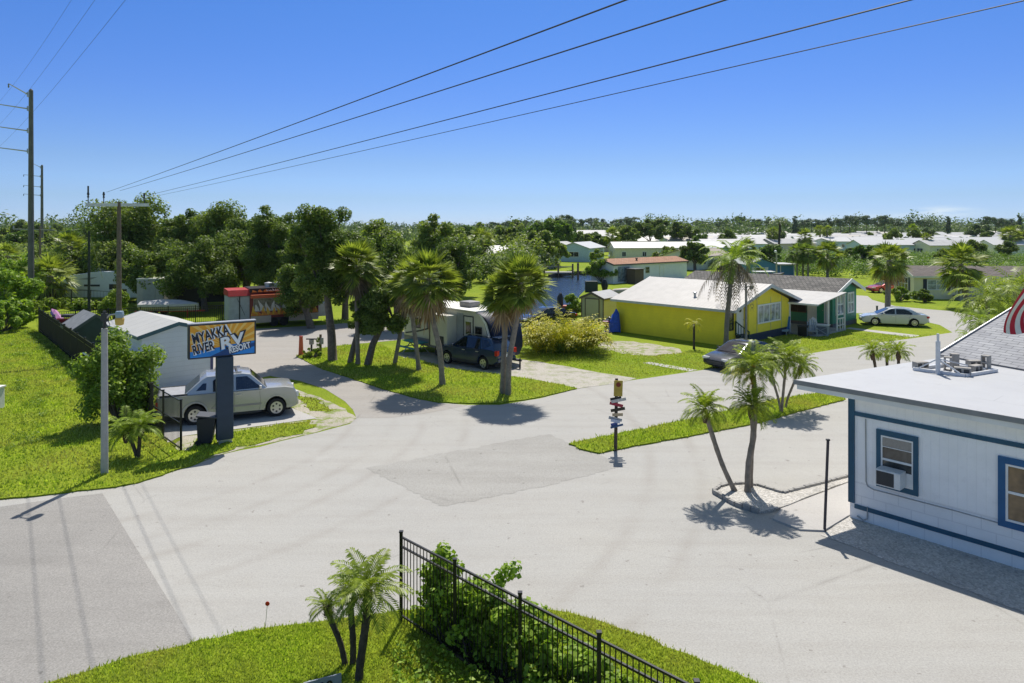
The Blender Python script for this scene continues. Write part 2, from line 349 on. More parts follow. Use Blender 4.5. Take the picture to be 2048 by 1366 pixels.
def water_mat():
    m, t, p, o = nmat('canal_water'); v = t.nodes.new('ShaderNodeNewGeometry').outputs['Position']
    p.inputs['Base Color'].default_value = (.012,.022,.028,1); p.inputs['Roughness'].default_value = .06; p.inputs['Specular IOR Level'].default_value = .8
    mpn = t.nodes.new('ShaderNodeMapping'); mpn.inputs['Scale'].default_value = (.5,1.6,1); t.links.new(v, mpn.inputs[0])
    bumpn(t, p, noise(t, mpn.outputs[0], 2.2, 5, .65), .7, .12); return m
WATER = water_mat()
SHING = Mbrick('grey_shingles', (.34,.345,.36), (.44,.445,.45), (.17,.17,.18), .55, .16, .012, bump=.5)
SHINGB = Mbrick('brown_shingles', (.15,.125,.11), (.23,.195,.17), (.07,.06,.055), .5, .2, .02)
SHINGO = Mbrick('orange_shingles', (.40,.20,.11), (.48,.26,.16), (.24,.12,.07), .5, .22, .02)
SHINGD = Mbrick('weathered_dark_shingles', (.11,.105,.095), (.22,.205,.18), (.05,.048,.045), .35, .25, .03)
# ---------------------------------------------------------------- ground, roads, lawns, water
rng = np.random.default_rng(7); random.seed(7)
def ragged(pts, step=.5, amp=.05, seed=1, closed=True):
    rr = random.Random(seed); out = []; n = len(pts)
    for i in range(n):
        a, b_ = pts[i], pts[(i+1) % n]; L = math.hypot(b_[0]-a[0], b_[1]-a[1]); k = min(80, max(1, int(L/step)))
        for j in range(k):
            t = j/k; out.append((a[0]+(b_[0]-a[0])*t + rr.uniform(-amp, amp), a[1]+(b_[1]-a[1])*t + rr.uniform(-amp, amp)))
    return out
def smooth(pts, it=2):
    for _ in range(it):
        q = []
        for i in range(len(pts)):
            a, b_ = pts[i], pts[(i+1) % len(pts)]
            q += [(a[0]*.75+b_[0]*.25, a[1]*.75+b_[1]*.25), (a[0]*.25+b_[0]*.75, a[1]*.25+b_[1]*.75)]
        pts = q
    return pts
def sheet(name, p2, z, mat):
    n = len(p2); a = sum(p2[i][0]*p2[(i+1)%n][1]-p2[(i+1)%n][0]*p2[i][1] for i in range(n))
    if a < 0: p2 = p2[::-1]
    o = MB().poly([(x, y, z) for x, y in p2]).build(name, mat); return struct(o)
def slab(name, p2, z, mat):
    return struct(MB().prism(p2, -.02, z).build(name, mat))
gv = []; xs = [-6000, -1500, -300, -60, 60, 300, 1500, 6000]; ys = [-400, -60, 0, 60, 200, 600, 2000, 7000]
gm = MB(); gm.add([(x, y, 0) for y in ys for x in xs], [(j*8+i, j*8+i+1, (j+1)*8+i+1, (j+1)*8+i) for j in range(7) for i in range(7)])
struct(gm.build('ground', GRASSG))

road_px = [(-400,1018),(0,1001),(100,990),(180,981),(250,973),(300,960),(340,946),(400,926),(440,910),(480,901),(520,894),(560,883),(640,864),(700,848),(713,836),
 (880,806),(935,810),(1000,810),(1080,797),(1155,778),(1240,764),(1290,757),(1420,738),(1560,717),(1700,694),(1830,676),(1905,665),(1880,650),(1840,641),(1770,629),(1708,626),(1706,590),
 (1735,592),(1745,600),(1790,612),(1850,618),(1900,622),(1990,640),(2100,655),(2600,720),(2900,900),(2700,1500)]
road_w = GP(road_px) + [(20, 4), (-30, 4)]
sheet('road', road_w, .004, ROAD)
sheet('side_road', GP([(713,836),(706,820),(690,803),(650,778),(600,762),(540,752),(470,765),(425,785),(330,795),(325,770),(420,720),(440,690),(500,690),(508,658),(560,655),(620,652),(700,646),(770,637),(860,632),(960,628),(960,650),(850,668),(800,680),(700,689),(640,697),(592,713),(640,737),(700,757),(760,777),(830,797),(880,807),(935,811),(860,826),(780,836)]), .008, SIDER)
sheet('public_road', GP([(-300,1045),(0,1014),(120,997),(205,987),(390,1287),(120,1366),(-600,1560)]), .008, ROADD)
sheet('asphalt_patch', ragged(GP([(730,937),(880,908),(1098,868),(1170,900),(1252,932),(1080,975),(882,1014),(800,970)]), .14, .075, 5), .008, PATCH)
sheet('parking_pad', GP([(330,889),(362,873),(461,860),(560,847),(634,837),(574,812),(560,782),(430,790),(325,800)]), .012, PAD)
sheet('sandy_verge', ragged(GP([(575,772),(640,796),(690,818),(711,836),(700,847),(640,863),(560,881),(480,899),(400,924),(350,938),(340,900),(362,874),(461,861),(634,838.5),(577,812),(562,785)]), .5, .08, 3), .010, SANDG)
sheet('sand_drive', ragged(GP([(760,706),(850,704),(1040,718),(1100,728),(1180,742),(1275,757),(1240,765),(1156,778),(1100,766),(1050,757),(985,748),(900,738),(840,722),(790,712)]), .6, .10, 4), .012, SAND)
sheet('bare_sand', ragged(smooth(GP([(1190,688),(1240,680),(1310,688),(1370,700),(1360,707),(1300,712),(1230,706)]), 2), .5, .22, 9), .006, SANDG)
for i, q in enumerate(([(1285,726),(1300,724),(1395,740),(1378,743)], [(1570,703),(1578,701),(1612,709),(1600,712)], [(1690,657),(1700,655),(1840,671),(1826,675)])):
    sheet('garden_path', GP(q), .008, PAD)
sheet('far_road', [( -160,200),(-128,200),(-100,170),(-88,150),(-102,150),(-118,170),(-150,188),(-260,205),(-260,222),(-200,214)], .01, PAD)
sheet('village_street', [(36,205),(160,190),(420,260),(420,268),(160,196),(36,211)], .01, PAD)
sheet('gravel_strip', ragged([G(1700,1030), G(1640,1071), G(1700,1092), G(1800,1130), G(1950,1187), G(2048,1226), G(2300,1325), (13.5,12.2), (13.9,14.3)], .4, .05, 8), .012, GRAVEL)
slab('concrete_walk', GP([(1562,1020),(1702,966),(1702,1031),(1648,1064),(1600,1062),(1545,1040)]), .05, PAD)
slab('gravel_bed', ragged(GP([(1427,987),(1440,978),(1456,974),(1485,972),(1514,975),(1566,991),(1640,972),(1702,956),(1702,965),(1562,1019),(1545,1024),(1519,1028),(1470,1012)]), .35, .03, 6), .075, GRAVEL)
kb = MB(); rr = random.Random(3)
for seg in ([(1427,987),(1470,1012),(1519,1028)], [(1427,987),(1440,978),(1456,974),(1485,972),(1514,975),(1566,991),(1640,972),(1702,956)]):
    w = GP(seg)
    for a, b_ in zip(w, w[1:]):
        L = math.hypot(b_[0]-a[0], b_[1]-a[1]); n = max(1, int(L/.22))
        for j in range(n):
            t = (j+.5)/n; kb.box((a[0]+(b_[0]-a[0])*t, a[1]+(b_[1]-a[1])*t, .06), (L/n*.9, .10, .13+rr.uniform(0,.03)), math.atan2(b_[1]-a[1], b_[0]-a[0])+rr.uniform(-.1,.1))
struct(kb.build('kerb_blocks', GWOOD))

LAWNS = {}
def lawn(px, z, dens, h, w, seed, mat=None, extra=None, amp=.06, name='lawn'):
    p = GP(px) + (extra or []); p = ragged(p, .3, amp, seed); slab(name, p, z, GRASSG); LAWNS[seed] = (p, z, dens, h, w, mat)
left_px = [(-420,1019),(0,1001),(100,990),(180,981),(250,973),(300,960),(340,946),(400,926),(425,914),(395,905),(357,904),(333,882),(309,850)]
lawn(left_px, .05, 150, .09, .030, 11, extra=[(-22.2,37.1),(-35.8,53),(-50,66),(-60,60),(-60,30)], amp=.08)
lawn([(592,713),(640,737),(700,757),(760,777),(830,797),(880,806),(935,808),(1000,808),(1080,796),(1155,778),(1100,766.5),(1050,757.5),(985,748.5),(900,738.5),(840,722.5),(790,712.5),(790,704),(760,690),(690,691),(640,698)], .05, 130, .09, .032, 12)
lawn([(1139,890),(1160,899),(1196,907.5),(1300,889),(1500,851),(1693,800),(1690,790),(1640,787),(1560,799),(1400,836),(1300,857),(1200,876)], .06, 300, .09, .025, 13)
fore = [(100,1372),(130,1362),(250,1322),(330,1303),(400,1286),(470,1271),(560,1256),(640,1246),(700,1238),(760,1230),(860,1218),(960,1211),(1040,1214),(1110,1223),(1200,1246),(1270,1270),(1330,1295),(1420,1332),(1510,1368),(1560,1392)]
lawn(fore, .05, 1700, .055, .013, 14, extra=[(3.6,8.5),(2,5),(-9,5),(-9.5,11.5)], amp=.05)
lawn([(372,905),(380,884),(470,862),(560,850),(620,845),(638,852),(600,866),(560,876),(520,886),(480,893),(430,908),(398,920)], .03, 200, .08, .03, 15, amp=.2)
lawn([(588,782),(640,803),(668,822),(640,826),(600,806)], .02, 90, .08, .03, 16, mat='dry', amp=.25)
LAWNS[17] = (GP([(1040,700),(1190,690),(1300,712),(1400,700),(1500,705),(1560,716),(1420,737),(1275,756),(1180,741),(1100,727)]), 0, 120, .06, .032, None)
LAWNS[18] = (GP([(1560,716),(1500,690),(1560,672),(1700,664),(1830,672),(1880,668),(1700,693)]), 0, 90, .065, .036, None)
LAWNS[19] = (GP([(640,640),(1000,628),(1060,640),(860,672)]), 0, 20, .12, .07, None)
def inpoly(P, poly):
    x, y = P[:,0], P[:,1]; c = np.zeros(len(P), bool); q = np.array(poly); n = len(q)
    for i in range(n):
        a, b_ = q[i], q[i-1]
        with np.errstate(divide='ignore', invalid='ignore'):
            c ^= ((a[1] > y) != (b_[1] > y)) & (x < (b_[0]-a[0])*(y-a[1])/(b_[1]-a[1])+a[0])
    return c
def scatter(poly, dens):
    q = np.array(poly); lo, hi = q.min(0), q.max(0); n = int((hi[0]-lo[0])*(hi[1]-lo[1])*dens)
    P = rng.uniform(lo, hi, (n, 2)); return P[inpoly(P, poly)]
def blades(name, P, z, h, w, mat, lean=.6):
    n = len(P); a = rng.uniform(0, 2*np.pi, n); hh = h*rng.uniform(.5, 1.35, n); l = rng.uniform(-lean, lean, (n, 2))*hh[:,None]
    d = np.stack([np.cos(a), np.sin(a)], 1)*(w*rng.uniform(.6,1.4,n))[:,None]; V = np.zeros((n, 3, 3), np.float32)
    V[:,0,:2] = P-d; V[:,1,:2] = P+d; V[:,2,:2] = P+l; V[:,:2,2] = z-.01; V[:,2,2] = z+hh
    return npmesh(name, V.reshape(-1, 3), np.arange(n*3).reshape(n, 3), mat)
for k, (p, z, dens, h, w, mt) in LAWNS.items():
    pts = scatter(p, dens); pts = pts + rng.normal(0, .07, pts.shape)*(rng.random((len(pts),1)) < .3)*(1.0 if k < 17 else .5)
    pts = pts[(pts[:,0] > -.78*pts[:,1]-2)]
    lab = {11:'short bright green grass on the roadside lawn by the fence', 12:'short green grass on the corner island under the palms', 13:'clipped green grass on the long median strip', 14:'thick foreground grass around the small palm clump',
           15:'patchy grass beside the blue sign post', 16:'thin dry grass on the sandy verge in front of the pickup', 17:'green grass between the yellow shrub and the road', 18:'mown grass in front of the green house', 19:'grass behind the camper'}[k]
    tag(blades('grass', pts, z, h, w, L_GRASSD if mt == 'dry' else L_GRASS), lab, 'grass', kind='stuff')
sheet('canal_water', GP([(1000,612),(1060,575),(1100,552),(1140,546),(1226,545),(1226,553),(1185,566),(1160,590),(1148,612),(1110,640),(1040,660),(1000,650)]), .015, WATER)
# ---------------------------------------------------------------- buildings
def rect_frame(mb, x0, x1, z0, z1, y, t, d, m=0):        # a picture-frame of four bars, outer size x0..x1, z0..z1, front at y-d
    mb.b(x0, x1, y-d, y, z1-t, z1, m); mb.b(x0, x1, y-d, y, z0, z0+t, m)
    mb.b(x0, x0+t, y-d, y, z0+t, z1-t, m); mb.b(x1-t, x1, y-d, y, z0+t, z1-t, m)
def window(parent, pos, rz, w, h, fm, pm, nx=1, nz=1, t=.07, d=.06, name='window'):
    """pos = middle of the sill on the wall plane; the wall's outward normal is local -y turned by rz"""
    mb = MB(); rect_frame(mb, -w/2, w/2, 0, h, 0, t, d)
    for i in range(1, nx): x = -w/2 + w*i/nx; mb.b(x-t*.4, x+t*.4, -d*.8, 0, t, h-t)
    for i in range(1, nz): z = h*i/nz; mb.b(-w/2+t, w/2-t, -d*.85, 0, z-t*.35, z+t*.35)
    f = mb.build(name, fm, parent); f.location = pos; f.rotation_euler.z = rz
    MB().b(-w/2+t*.8, w/2-t*.8, -d*.4, -.004, t*.8, h-t*.8).build('pane', pm, f)
    return f
def door(parent, pos, rz, w, h, fm, dm, handle=True):
    mb = MB(); mb.b(-w/2-.08, -w/2, -.07, 0, 0, h+.08); mb.b(w/2, w/2+.08, -.07, 0, 0, h+.08); mb.b(-w/2, w/2, -.07, 0, h, h+.08)
    MB
    d = MB().b(-w/2, w/2, -.045, -.003, 0, h).build('door', dm, parent); d.location = pos; d.rotation_euler.z = rz
    mb.build('door_frame', fm, d)
    if handle: MB().lathe([(.02,0),(.035,-.05),(.03,-.07)], 8, (w/2-.08, -.045, h*.48), 'Y').build('handle', STEEL, d)
    return d
def gable(root, L, Wd, ev, rg, wm, rm, ovx=.3, ovy=.3, th=.1, wall_z0=0, fascia=None):
    """walls and roof of a gabled house: x 0..L along the ridge, y 0..Wd across"""
    mb = MB(); h = Wd/2
    mb.extx([(0,wall_z0),(Wd,wall_z0),(Wd,ev),(h,rg-.02),(0,ev)], 0, L); mb.build('wall', wm, root)
    sl = (rg-ev)/h; r = MB()
    for sgn in (-1, 1):
        y0 = h + sgn*(h+ovy); z0 = rg - sl*(h+ovy)
        a = [(h, rg+.02), (y0, z0+.02), (y0, z0+.02+th), (h, rg+.02+th)]
        r.extx(a, -ovx, L+ovx)
    ro = r.build('roof', rm, root)
    if fascia is not None:
        f = MB()
        for sgn in (-1, 1):
            y0 = h + sgn*(h+ovy); z0 = rg - sl*(h+ovy)
            for x0 in (-ovx-.03, L+ovx): f.extx([(h, rg-.10), (y0, z0-.10), (y0, z0+th+.04), (h, rg+th+.04)], x0, x0+.03)
            f.b(-ovx, L+ovx, y0 if sgn > 0 else y0-.03, y0+.03 if sgn > 0 else y0, z0-.08, z0+th)
        f.build('fascia', fascia, ro)
    return ro
DIRA = (.681, -.732)     # the direction the near houses run towards the camera (u), across is (.732, .681)
RZU = math.atan2(-.732, .681)

# ---- the white office building on the right, flat roof and blue trim
office = thing('office_building', 'white flat-roofed office with blue window and corner trim beside the shell gravel', 'building', (9.29, 19.24))
ou = Vector((.66, -.751)); on_ = Vector((-.751, -.66))           # along the wall towards the camera; outward normal
office.rotation_euler.z = math.atan2(ou.y, ou.x)                 # local x along the wall, local -y outward
OLEN, ODEP, OH = 11.0, 9.0, 3.36
WALLP = Mstripe('white_wall_panels', (.88,.88,.87), 'X', .20, .035, .5, .86, .05, (.45,.43,.40), .25, .35)
BLOCKW = Mbrick('white_painted_blocks', (.88,.88,.87), (.85,.85,.84), (.76,.76,.76), .62, .34, .012, 'XZ', .6, .35, .10)
mb = MB(); mb.b(0, OLEN, 0, ODEP, 1.05, OH); mb.build('wall', WALLP, office)
mb = MB(); mb.b(.0, OLEN, .0, ODEP, 0, 1.047); mb.build('base_wall', BLOCKW, office)
mb = MB(); mb.b(-.012, .13, -.04, 0, .44, OH); mb.b(-.035, 0, -.04, .13, .44, OH); mb.build('corner_board', TRIMB, office)
mb = MB(); mb.b(.131, OLEN, -.035, 0, 2.84, 2.95); mb.build('upper_trim_band', TRIMB, office)
mb = MB(); mb.b(.131, OLEN, -.035, 0, .31, .42); mb.build('lower_trim_band', TRIMB, office)
def toloc(w): v = Vector((w[0]-9.29, w[1]-19.24)); return (v.dot(ou), v.dot(-on_))
rf = [toloc(p) for p in ((8.33,20.22), (12.2,22.25), (19.0,25.8), (25.0,18.0))] ; rf += [(OLEN+1.5, -.42)]
rf[0] = (rf[0][0], -.42)
FLATR = M('white_roof_coating', (.55,.56,.57), .6, var=.07, scale=.7)
def flat_mat():
    m, t, p, o = nmat('worn_white_roof_coating'); v = objc(t)
    c = ramp(t, noise(t, v, .5, 5), [(.3, (.40,.405,.41)), (.7, (.44,.445,.445))])
    c = mix(t, ramp(t, noise(t, v, 2.4, 6, .7), [(.5, 0.), (.8, .4)]), c, (.34,.34,.335))
    br = nd(t, 'ShaderNodeTexBrick', Scale=1.0); br.inputs['Brick Width'].default_value = 3.1; br.inputs['Row Height'].default_value = 1.0; br.inputs['Mortar Size'].default_value = .008
    br.inputs['Color1'].default_value = br.inputs['Color2'].default_value = (1,1,1,1); br.inputs['Mortar'].default_value = (.72,.72,.72,1)
    t.links.new(v, br.inputs['Vector'])
    c = mix(t, ramp(t, noise(t, v, .6, 3), [(.45, 0.), (.6, 1.)]), c, mix(t, 1.0, c, br.outputs[0], 'MULTIPLY'))
    t.links.new(c, p.inputs['Base Color']); p.inputs['Roughness'].default_value = .55; return m
roof = MB().prism(rf, 3.52, 3.62).build('flat_roof', flat_mat(), office)
rin = [(x+.06 if i in (0,) else x, y+.05) for i, (x, y) in enumerate(rf)]
MB().prism([(rf[0][0]+.05, -.38), (rf[1][0]+.02, rf[1][1]-.06), rf[2], rf[3], (OLEN+1.4, -.38)], OH, 3.517).build('fascia', M('fascia_white', (.74,.75,.75), .55, var=.08, scale=1.5), roof)
dm = MB(); dm.b(rf[0][0]-.02, OLEN+1.5, -.45, -.423, 3.50, 3.63); dm.build('drip_edge', M('grey_drip_edge', (.23,.235,.24), .5), roof)
# window with the air conditioner, then the second window
TRW = MB(); rect_frame(TRW, -.67, .67, -.14, 1.52, 0, .15, .05)
wf = TRW.build('window', TRIMB, office); wf.location = (1.21, 0, 1.21); wf.scale = (.76, 1, .915)
MB().b(-.52, .52, -.012, -.003, .01, 1.37).build('pane', Mglass('office_glass', (.05,.05,.045), .08), wf)
sh = MB(); rect_frame(sh, -.52, .52, .01, 1.37, -.012, .05, .025); sh.b(-.47, .47, -.036, -.012, .66, .72); sh.b(-.47, .47, -.03, -.012, 1.04, 1.06); sh.b(-.47, .47, -.026, -.012, .02, .42)
sh.build('sash', WHITE, wf)
cr = MB(); cr.b(-.47, .47, -.018, -.013, 1.07, 1.31); cr.build('curtain', M('beige_curtain', (.34,.31,.27), .9, scale=9), wf)
ac = MB(); ac.b(-.50, .30, -.44, -.04, .04, .50); a_ = ac.build('air_conditioner', M('air_conditioner_white', (.66,.67,.66), .5), wf, bevel=.02)
g = MB(); g.b(-.46, .10, -.452, -.441, .08, .46); g.build('grille', DARK, wf)
g2 = MB()
TR2 = MB(); rect_frame(TR2, -1.0, 1.0, -.15, 1.50, 0, .15, .05); w2 = TR2.build('window', M('bright_blue_trim_paint', (.012,.10,.24), .5), office); w2.location = (4.45, 0, 1.06)
MB().b(-.85, .85, -.012, -.003, 0, 1.35).build('pane', Mglass('amber_window_glass', (.16,.10,.045), .1), w2)
sh = MB(); rect_frame(sh, -.85, .85, 0, 1.35, -.012, .05, .025); sh.b(-.80, .80, -.036, -.012, .66, .72); sh.b(-.03, .03, -.03, -.012, .05, 1.3); sh.build('sash', WHITE, w2)
cb = MB(); cb.tube([(.42,-.02,2.8),(.43,-.02,1.12),(.47,-.02,1.0),(.62,-.02,.95),(2.6,-.02,.97),(5,-.02,.93),(11,-.02,.85)], .014, 6); cb.tube([(.47,-.02,.44),(.47,-.03,.12),(.36,-.03,.05),(.2,-.03,.12)], .018, 6)
cb.build('cable', M('painted_cable', (.36,.36,.35), .6), office)
# antenna mast base: PVC frame held down by concrete blocks
mast = thing('antenna_base', 'white pipe frame with a mast held down by concrete blocks on the flat roof', 'antenna', G(1876, 748, 3.62))
mast.location.z = 3.62; mast.rotation_euler.z = math.atan2(-.46, .89)
def onroof(px, py, z=3.62):
    x, y = G(px, py, z); v = Vector((x, y)) - Vector((mast.location.x, mast.location.y)); c, s_ = math.cos(-mast.rotation_euler.z), math.sin(-mast.rotation_euler.z)
    return (v.x*c - v.y*s_, v.x*s_ + v.y*c)
PVC = M('pvc_pipe', (.62,.63,.64), .4); CBLK = M('concrete_block', (.34,.32,.29), .95, var=.2, scale=12, bump=.3)
q = [onroof(1828,741), onroof(1930,754), onroof(1993,744), onroof(1890,733)]
fr = MB()
for a, b_ in zip(q, q[1:]+q[:1]): fr.bar((*a, .05), (*b_, .05), .09)
fr.build('pipe_frame', PVC, mast)
mp_ = MB(); mp_.tube([(0,0,0),(0,0,.98)], .065, 10); mp_.tube([(0,0,.98),(0,0,1.2)], .035, 8); mp_.build('mast_pole', PVC, mast)
br_ = MB()
for a in q: br_.bar((a[0]*.8, a[1]*.8, .1), (0, 0, .45), .035)
br_.build('brace', PVC, mast)
def cblock(px, py, up=False, rz=.3):
    a = onroof(px, py); m_ = MB()
    d = (.20, .20, .42) if up else (.42, .20, .20)
    x, y, z = d
    if up:
        m_.b(-x/2, x/2, -y/2, -y/2+.035, 0, z); m_.b(-x/2, x/2, y/2-.035, y/2, 0, z)
        for k in (0, .5, 1): m_.b(-x/2, x/2, -y/2+.036, y/2-.036, (z-.035)*k, (z-.035)*k+.035)
    else:
        m_.b(-x/2, x/2, -y/2, y/2, 0, z)
        m_.b(-x/2+.04, -.03, -y/2-.004, -y/2+.002, .04, z-.04, 1); m_.b(.03, x/2-.04, -y/2-.004, -y/2+.002, .04, z-.04, 1)
    return m_, a, rz
for i, (px, py, up, rz, lb) in enumerate(((1841,739,False,.2,'hollow concrete block alone at the left corner of the pipe frame'), (1896,744,True,.9,'concrete block stood on end right beside the mast'),
        (1909,737,True,-.2,'concrete block on end behind the mast'), (1925,751,False,-.55,'pale concrete block lying at the front corner of the pipe frame'),
        (1951,746,False,.5,'pale concrete block lying next to the front corner block'), (1948,736,False,.1,'dark concrete block lying at the back of the pipe frame'), (1972,741,True,.5,'tall concrete block on end at the right corner of the pipe frame'))):
    m_, a, r_ = cblock(px, py, up, rz); x, y = G(px, py, 3.62)
    o = m_.build('concrete_block', [CBLK, DARK]); o.location = (x, y, 3.66); o.rotation_euler.z = r_; tag(o, lb, 'block', 'concrete blocks weighing down the antenna base')
# the shingled gable behind the flat roof
sg = thing('shingled_building', 'low building with grey shingled roof behind the flat white roof', 'building', (14.45, 23.7))
sg.rotation_euler.z = math.atan2(-.92, .40)        # local x along the eave towards camera, local y up the slope
MB().extx([(0,3.67),(5.5,5.57),(11,3.67),(10.9,3.4),(.1,3.4)], 0, 14).build('roof', SHING, sg)
MB().b(.3, 13.7, .4, 10.6, 0, 3.395).build('wall', OFFW, sg)
MB().extx([(-.05,3.60),(5.5,5.50),(5.5,5.62),(-.05,3.72)], -.04, -.005).build('rake_board', STEEL, sg)

# ---- yellow house
yel = thing('yellow_house', 'bright yellow cottage with a white corrugated roof and front stairs', 'house', (14.26, 46.86)); yel.rotation_euler.z = RZU
# local x: towards the camera-right end is +x ; house body x -9.2..0 ; y 0..9.4
YW = Mstripe('yellow_board_siding', (.93,.76,.04), 'Z', .21, .05, .6, .80, .06, (.40,.33,.06), .18, .4)
YW2 = M('yellow_panel', (.90,.73,.05), .6, var=.05); YTRIM = M('pale_yellow_trim', (.66,.60,.22), .6)
Mcorr = Mstripe('corrugated_white_roof', (.37,.355,.33), 'X', .30, .12, .55, .84, .10, (.33,.27,.20), .55, .4)
ev, rg, w_ = 2.5, 3.86, 4.7
mb = MB(); mb.extx([(0,0),(9.0,0),(9.0,ev),(w_,rg-.05),(0,ev)], -9.2, 0); mb.build('wall', YW, yel)
mb = MB(); mb.extx([(2.4,.55),(8.4,.55),(8.4,ev+.1),(w_,rg-.08),(2.4,ev+.66)], .003, .40); bump_ = mb.build('front_room', YW2, yel)
mb = MB(); mb.b(.0, .37, 2.43, 8.37, 0, .545); mb.build('skirting', M('dark_blue_skirting', (.03,.045,.08), .7), yel)
r = MB(); sl = (rg-ev)/w_
r.extx([(w_, rg), (-.35, ev-sl*.35), (-.35, ev-sl*.35+.07), (w_, rg+.07)], -9.5, .9)
r.extx([(w_, rg), (9.0+.5, ev-sl*.2), (9.0+.5, ev-sl*.2+.07), (w_, rg+.07)], -9.5, .9)
yr = r.build('roof', Mcorr, yel)
f = MB(); f.extx([(w_, rg-.16), (-.35, ev-sl*.35-.12), (-.35, ev-sl*.35+.09), (w_, rg+.09)], .9, .94); f.extx([(w_, rg-.16), (9.5, ev-sl*.2-.12), (9.5, ev-sl*.2+.09), (w_, rg+.09)], .9, .94)
f.b(-9.5, .9, -.39, -.353, ev-sl*.35-.10, ev-sl*.35+.07); f.build('fascia', M('grey_white_fascia', (.50,.51,.52), .6), yr)
MB().lathe([(.08,0),(.08,.25),(.13,.26),(.13,.34),(.02,.38)], 10, (-3.2, 1.4, ev+sl*1.4+.05)).build('roof_vent', STEEL, yr)
for a in (3.55, 5.55, 7.2):
    MB().b(.402, .43, a-.04, a+.04, .56, 2.95).build('batten', YTRIM, bump_)
window(yel, (.402, 5.3, 1.15), R(90), 3.4, 1.35, WHITE, BGLASS, 4, 1, .10)
window(yel, (0, .60, .95), R(90), .9, 1.35, M('dark_window_frame', (.05,.04,.03), .6), GLASS, 1, 2, .07)
dd = door(yel, (0.0, 1.88, .60), R(90), .95, 2.0, YTRIM, WHITE)
MB().lathe([(.22,-.005),(.22,-.015),(.2,-.02)], 14, (.0, -.046, 1.72), 'Y').build('fanlight', GLASS, dd)
stp = MB()
for i in range(3): stp.b(.01+.3*i, 1.2 if i == 0 else .31+.3*i, 1.72, 2.9, .0 if i == 0 else 0, .58-.19*i) if False else stp.b(.01, .35+.32*i, 1.36-.001*i, 2.38+.001*i, .40-.19*i, .585-.19*i)
stp.build('stairs', M('dark_stairs', (.05,.06,.08), .8), yel)
hr = MB(); GRN = M('dark_green_paint', (.02,.075,.06), .55)
hr.b(.02, .08, 1.28, 1.34, .58, 1.55); hr.b(1.0, 1.06, 1.28, 1.34, .0, .95); hr.bar((.05,1.31,1.52), (1.03,1.31,.92), .06); hr.bar((.05,1.31,.75), (1.03,1.31,.2), .05)
for i in range(1, 5): x = .05+.98*i/5; hr.bar((x,1.31,.72-.55*i/5), (x,1.31,1.5-.6*i/5), .035)
hr.build('handrail', GRN, yel)
# ---- blue tarp over a motorcycle at the house's back corner
def wpos(root, x, y):
    c, s_ = math.cos(root.rotation_euler.z), math.sin(root.rotation_euler.z); return (root.location.x + x*c - y*s_, root.location.y + x*s_ + y*c)

# ---- green house with the shaded porch
grn = thing('green_house', 'green cottage with grey shingle roof and a wide white porch awning', 'house', (25.12, 54.87)); grn.rotation_euler.z = RZU
GW = Mstripe('green_siding', (.04,.24,.16), 'Z', .2, .05, .6, .7, .10, (.05,.10,.09), .2, .3)
gl = 13.5; gw_, gev, grg = 4.7, 2.95, 3.75
mb = MB(); mb.extx([(0,.35),(gw_,.35),(gw_,gev),(gw_/2,grg-.04),(0,gev)], -gl, 0); mb.build('wall', GW, grn)
MB().b(-gl, 0.03, -.03, gw_+.03, 0, .345).build('skirting', M('grey_skirting', (.12,.13,.15), .8), grn)
r = MB(); sl = (grg-gev)/(gw_/2)
for s_ in (-1, 1):
    y0 = gw_/2 + s_*(gw_/2+.4); z0 = grg - sl*(gw_/2+.4); r.extx([(gw_/2, grg), (y0, z0), (y0, z0+.08), (gw_/2, grg+.08)], -gl-.3, .55)
gr_ = r.build('roof', SHINGD, grn)
f = MB()
for s_ in (-1, 1):
    y0 = gw_/2 + s_*(gw_/2+.42); z0 = grg - sl*(gw_/2+.42); f.extx([(gw_/2, grg-.2), (y0, z0-.16), (y0, z0+.10), (gw_/2, grg+.10)], .55, .60)
f.build('fascia', WHITE, gr_)
f = MB(); f.extx([(.45,gev-.02),(gw_-.45,gev-.02),(gw_/2,grg-.22)], .003, .03); f.build('gable_panel', M('teal_gable', (.04,.26,.21), .6), grn)
window(grn, (0.0, 1.3, .95), R(90), 1.5, 1.7, WHITE, BGLASS, 2, 2, .12, .09); window(grn, (0.0, 3.4, .95), R(90), 1.3, 1.7, WHITE, BGLASS, 2, 2, .12, .09)
for x, w in ((-6.2, 1.6), (-4.45, 1.6), (-2.8, 1.5)): window(grn, (x, 0, 1.05), 0, w, 1.5, M('brown_screen_frame', (.10,.075,.05), .7), M('brown_screen', (.05,.04,.03), .9, spec=.1), 2, 1, .06)
MB().b(-1.98, -1.28, -.03, -.002, .36, 2.7).build('white_panel', WHITE, grn)
door(grn, (-.92, 0, .36), 0, .58, 2.1, WHITE, M('green_door_paint', (.04,.30,.17), .5))
MB().b(-.52, -.2, -.03, -.002, .36, 2.7).build('white_panel', WHITE, grn)
aw = MB(); a0 = [(1.1,-5.1,2.28),(-5.8,-5.1,2.28),(-5.8,-.45,2.80),(1.1,-.05,2.86)]
AWN = Mstripe('white_awning_panels', (.40,.39,.365), 'X', 1.15, .03, .6, .7, .10, (.30,.27,.22), .5, .3)
aw.add([a0[0],a0[1],a0[2],a0[3]] + [(x,y,z+.07) for x,y,z in a0], [(0,1,2,3),(7,6,5,4),(0,4,5,1),(1,5,6,2),(2,6,7,3),(3,7,4,0)])
awn = aw.build('awning', AWN, grn)
ga = MB(); ga.b(-5.8, 1.1, -5.16, -5.105, 2.24, 2.37); ga.build('gutter', WHITE, awn)
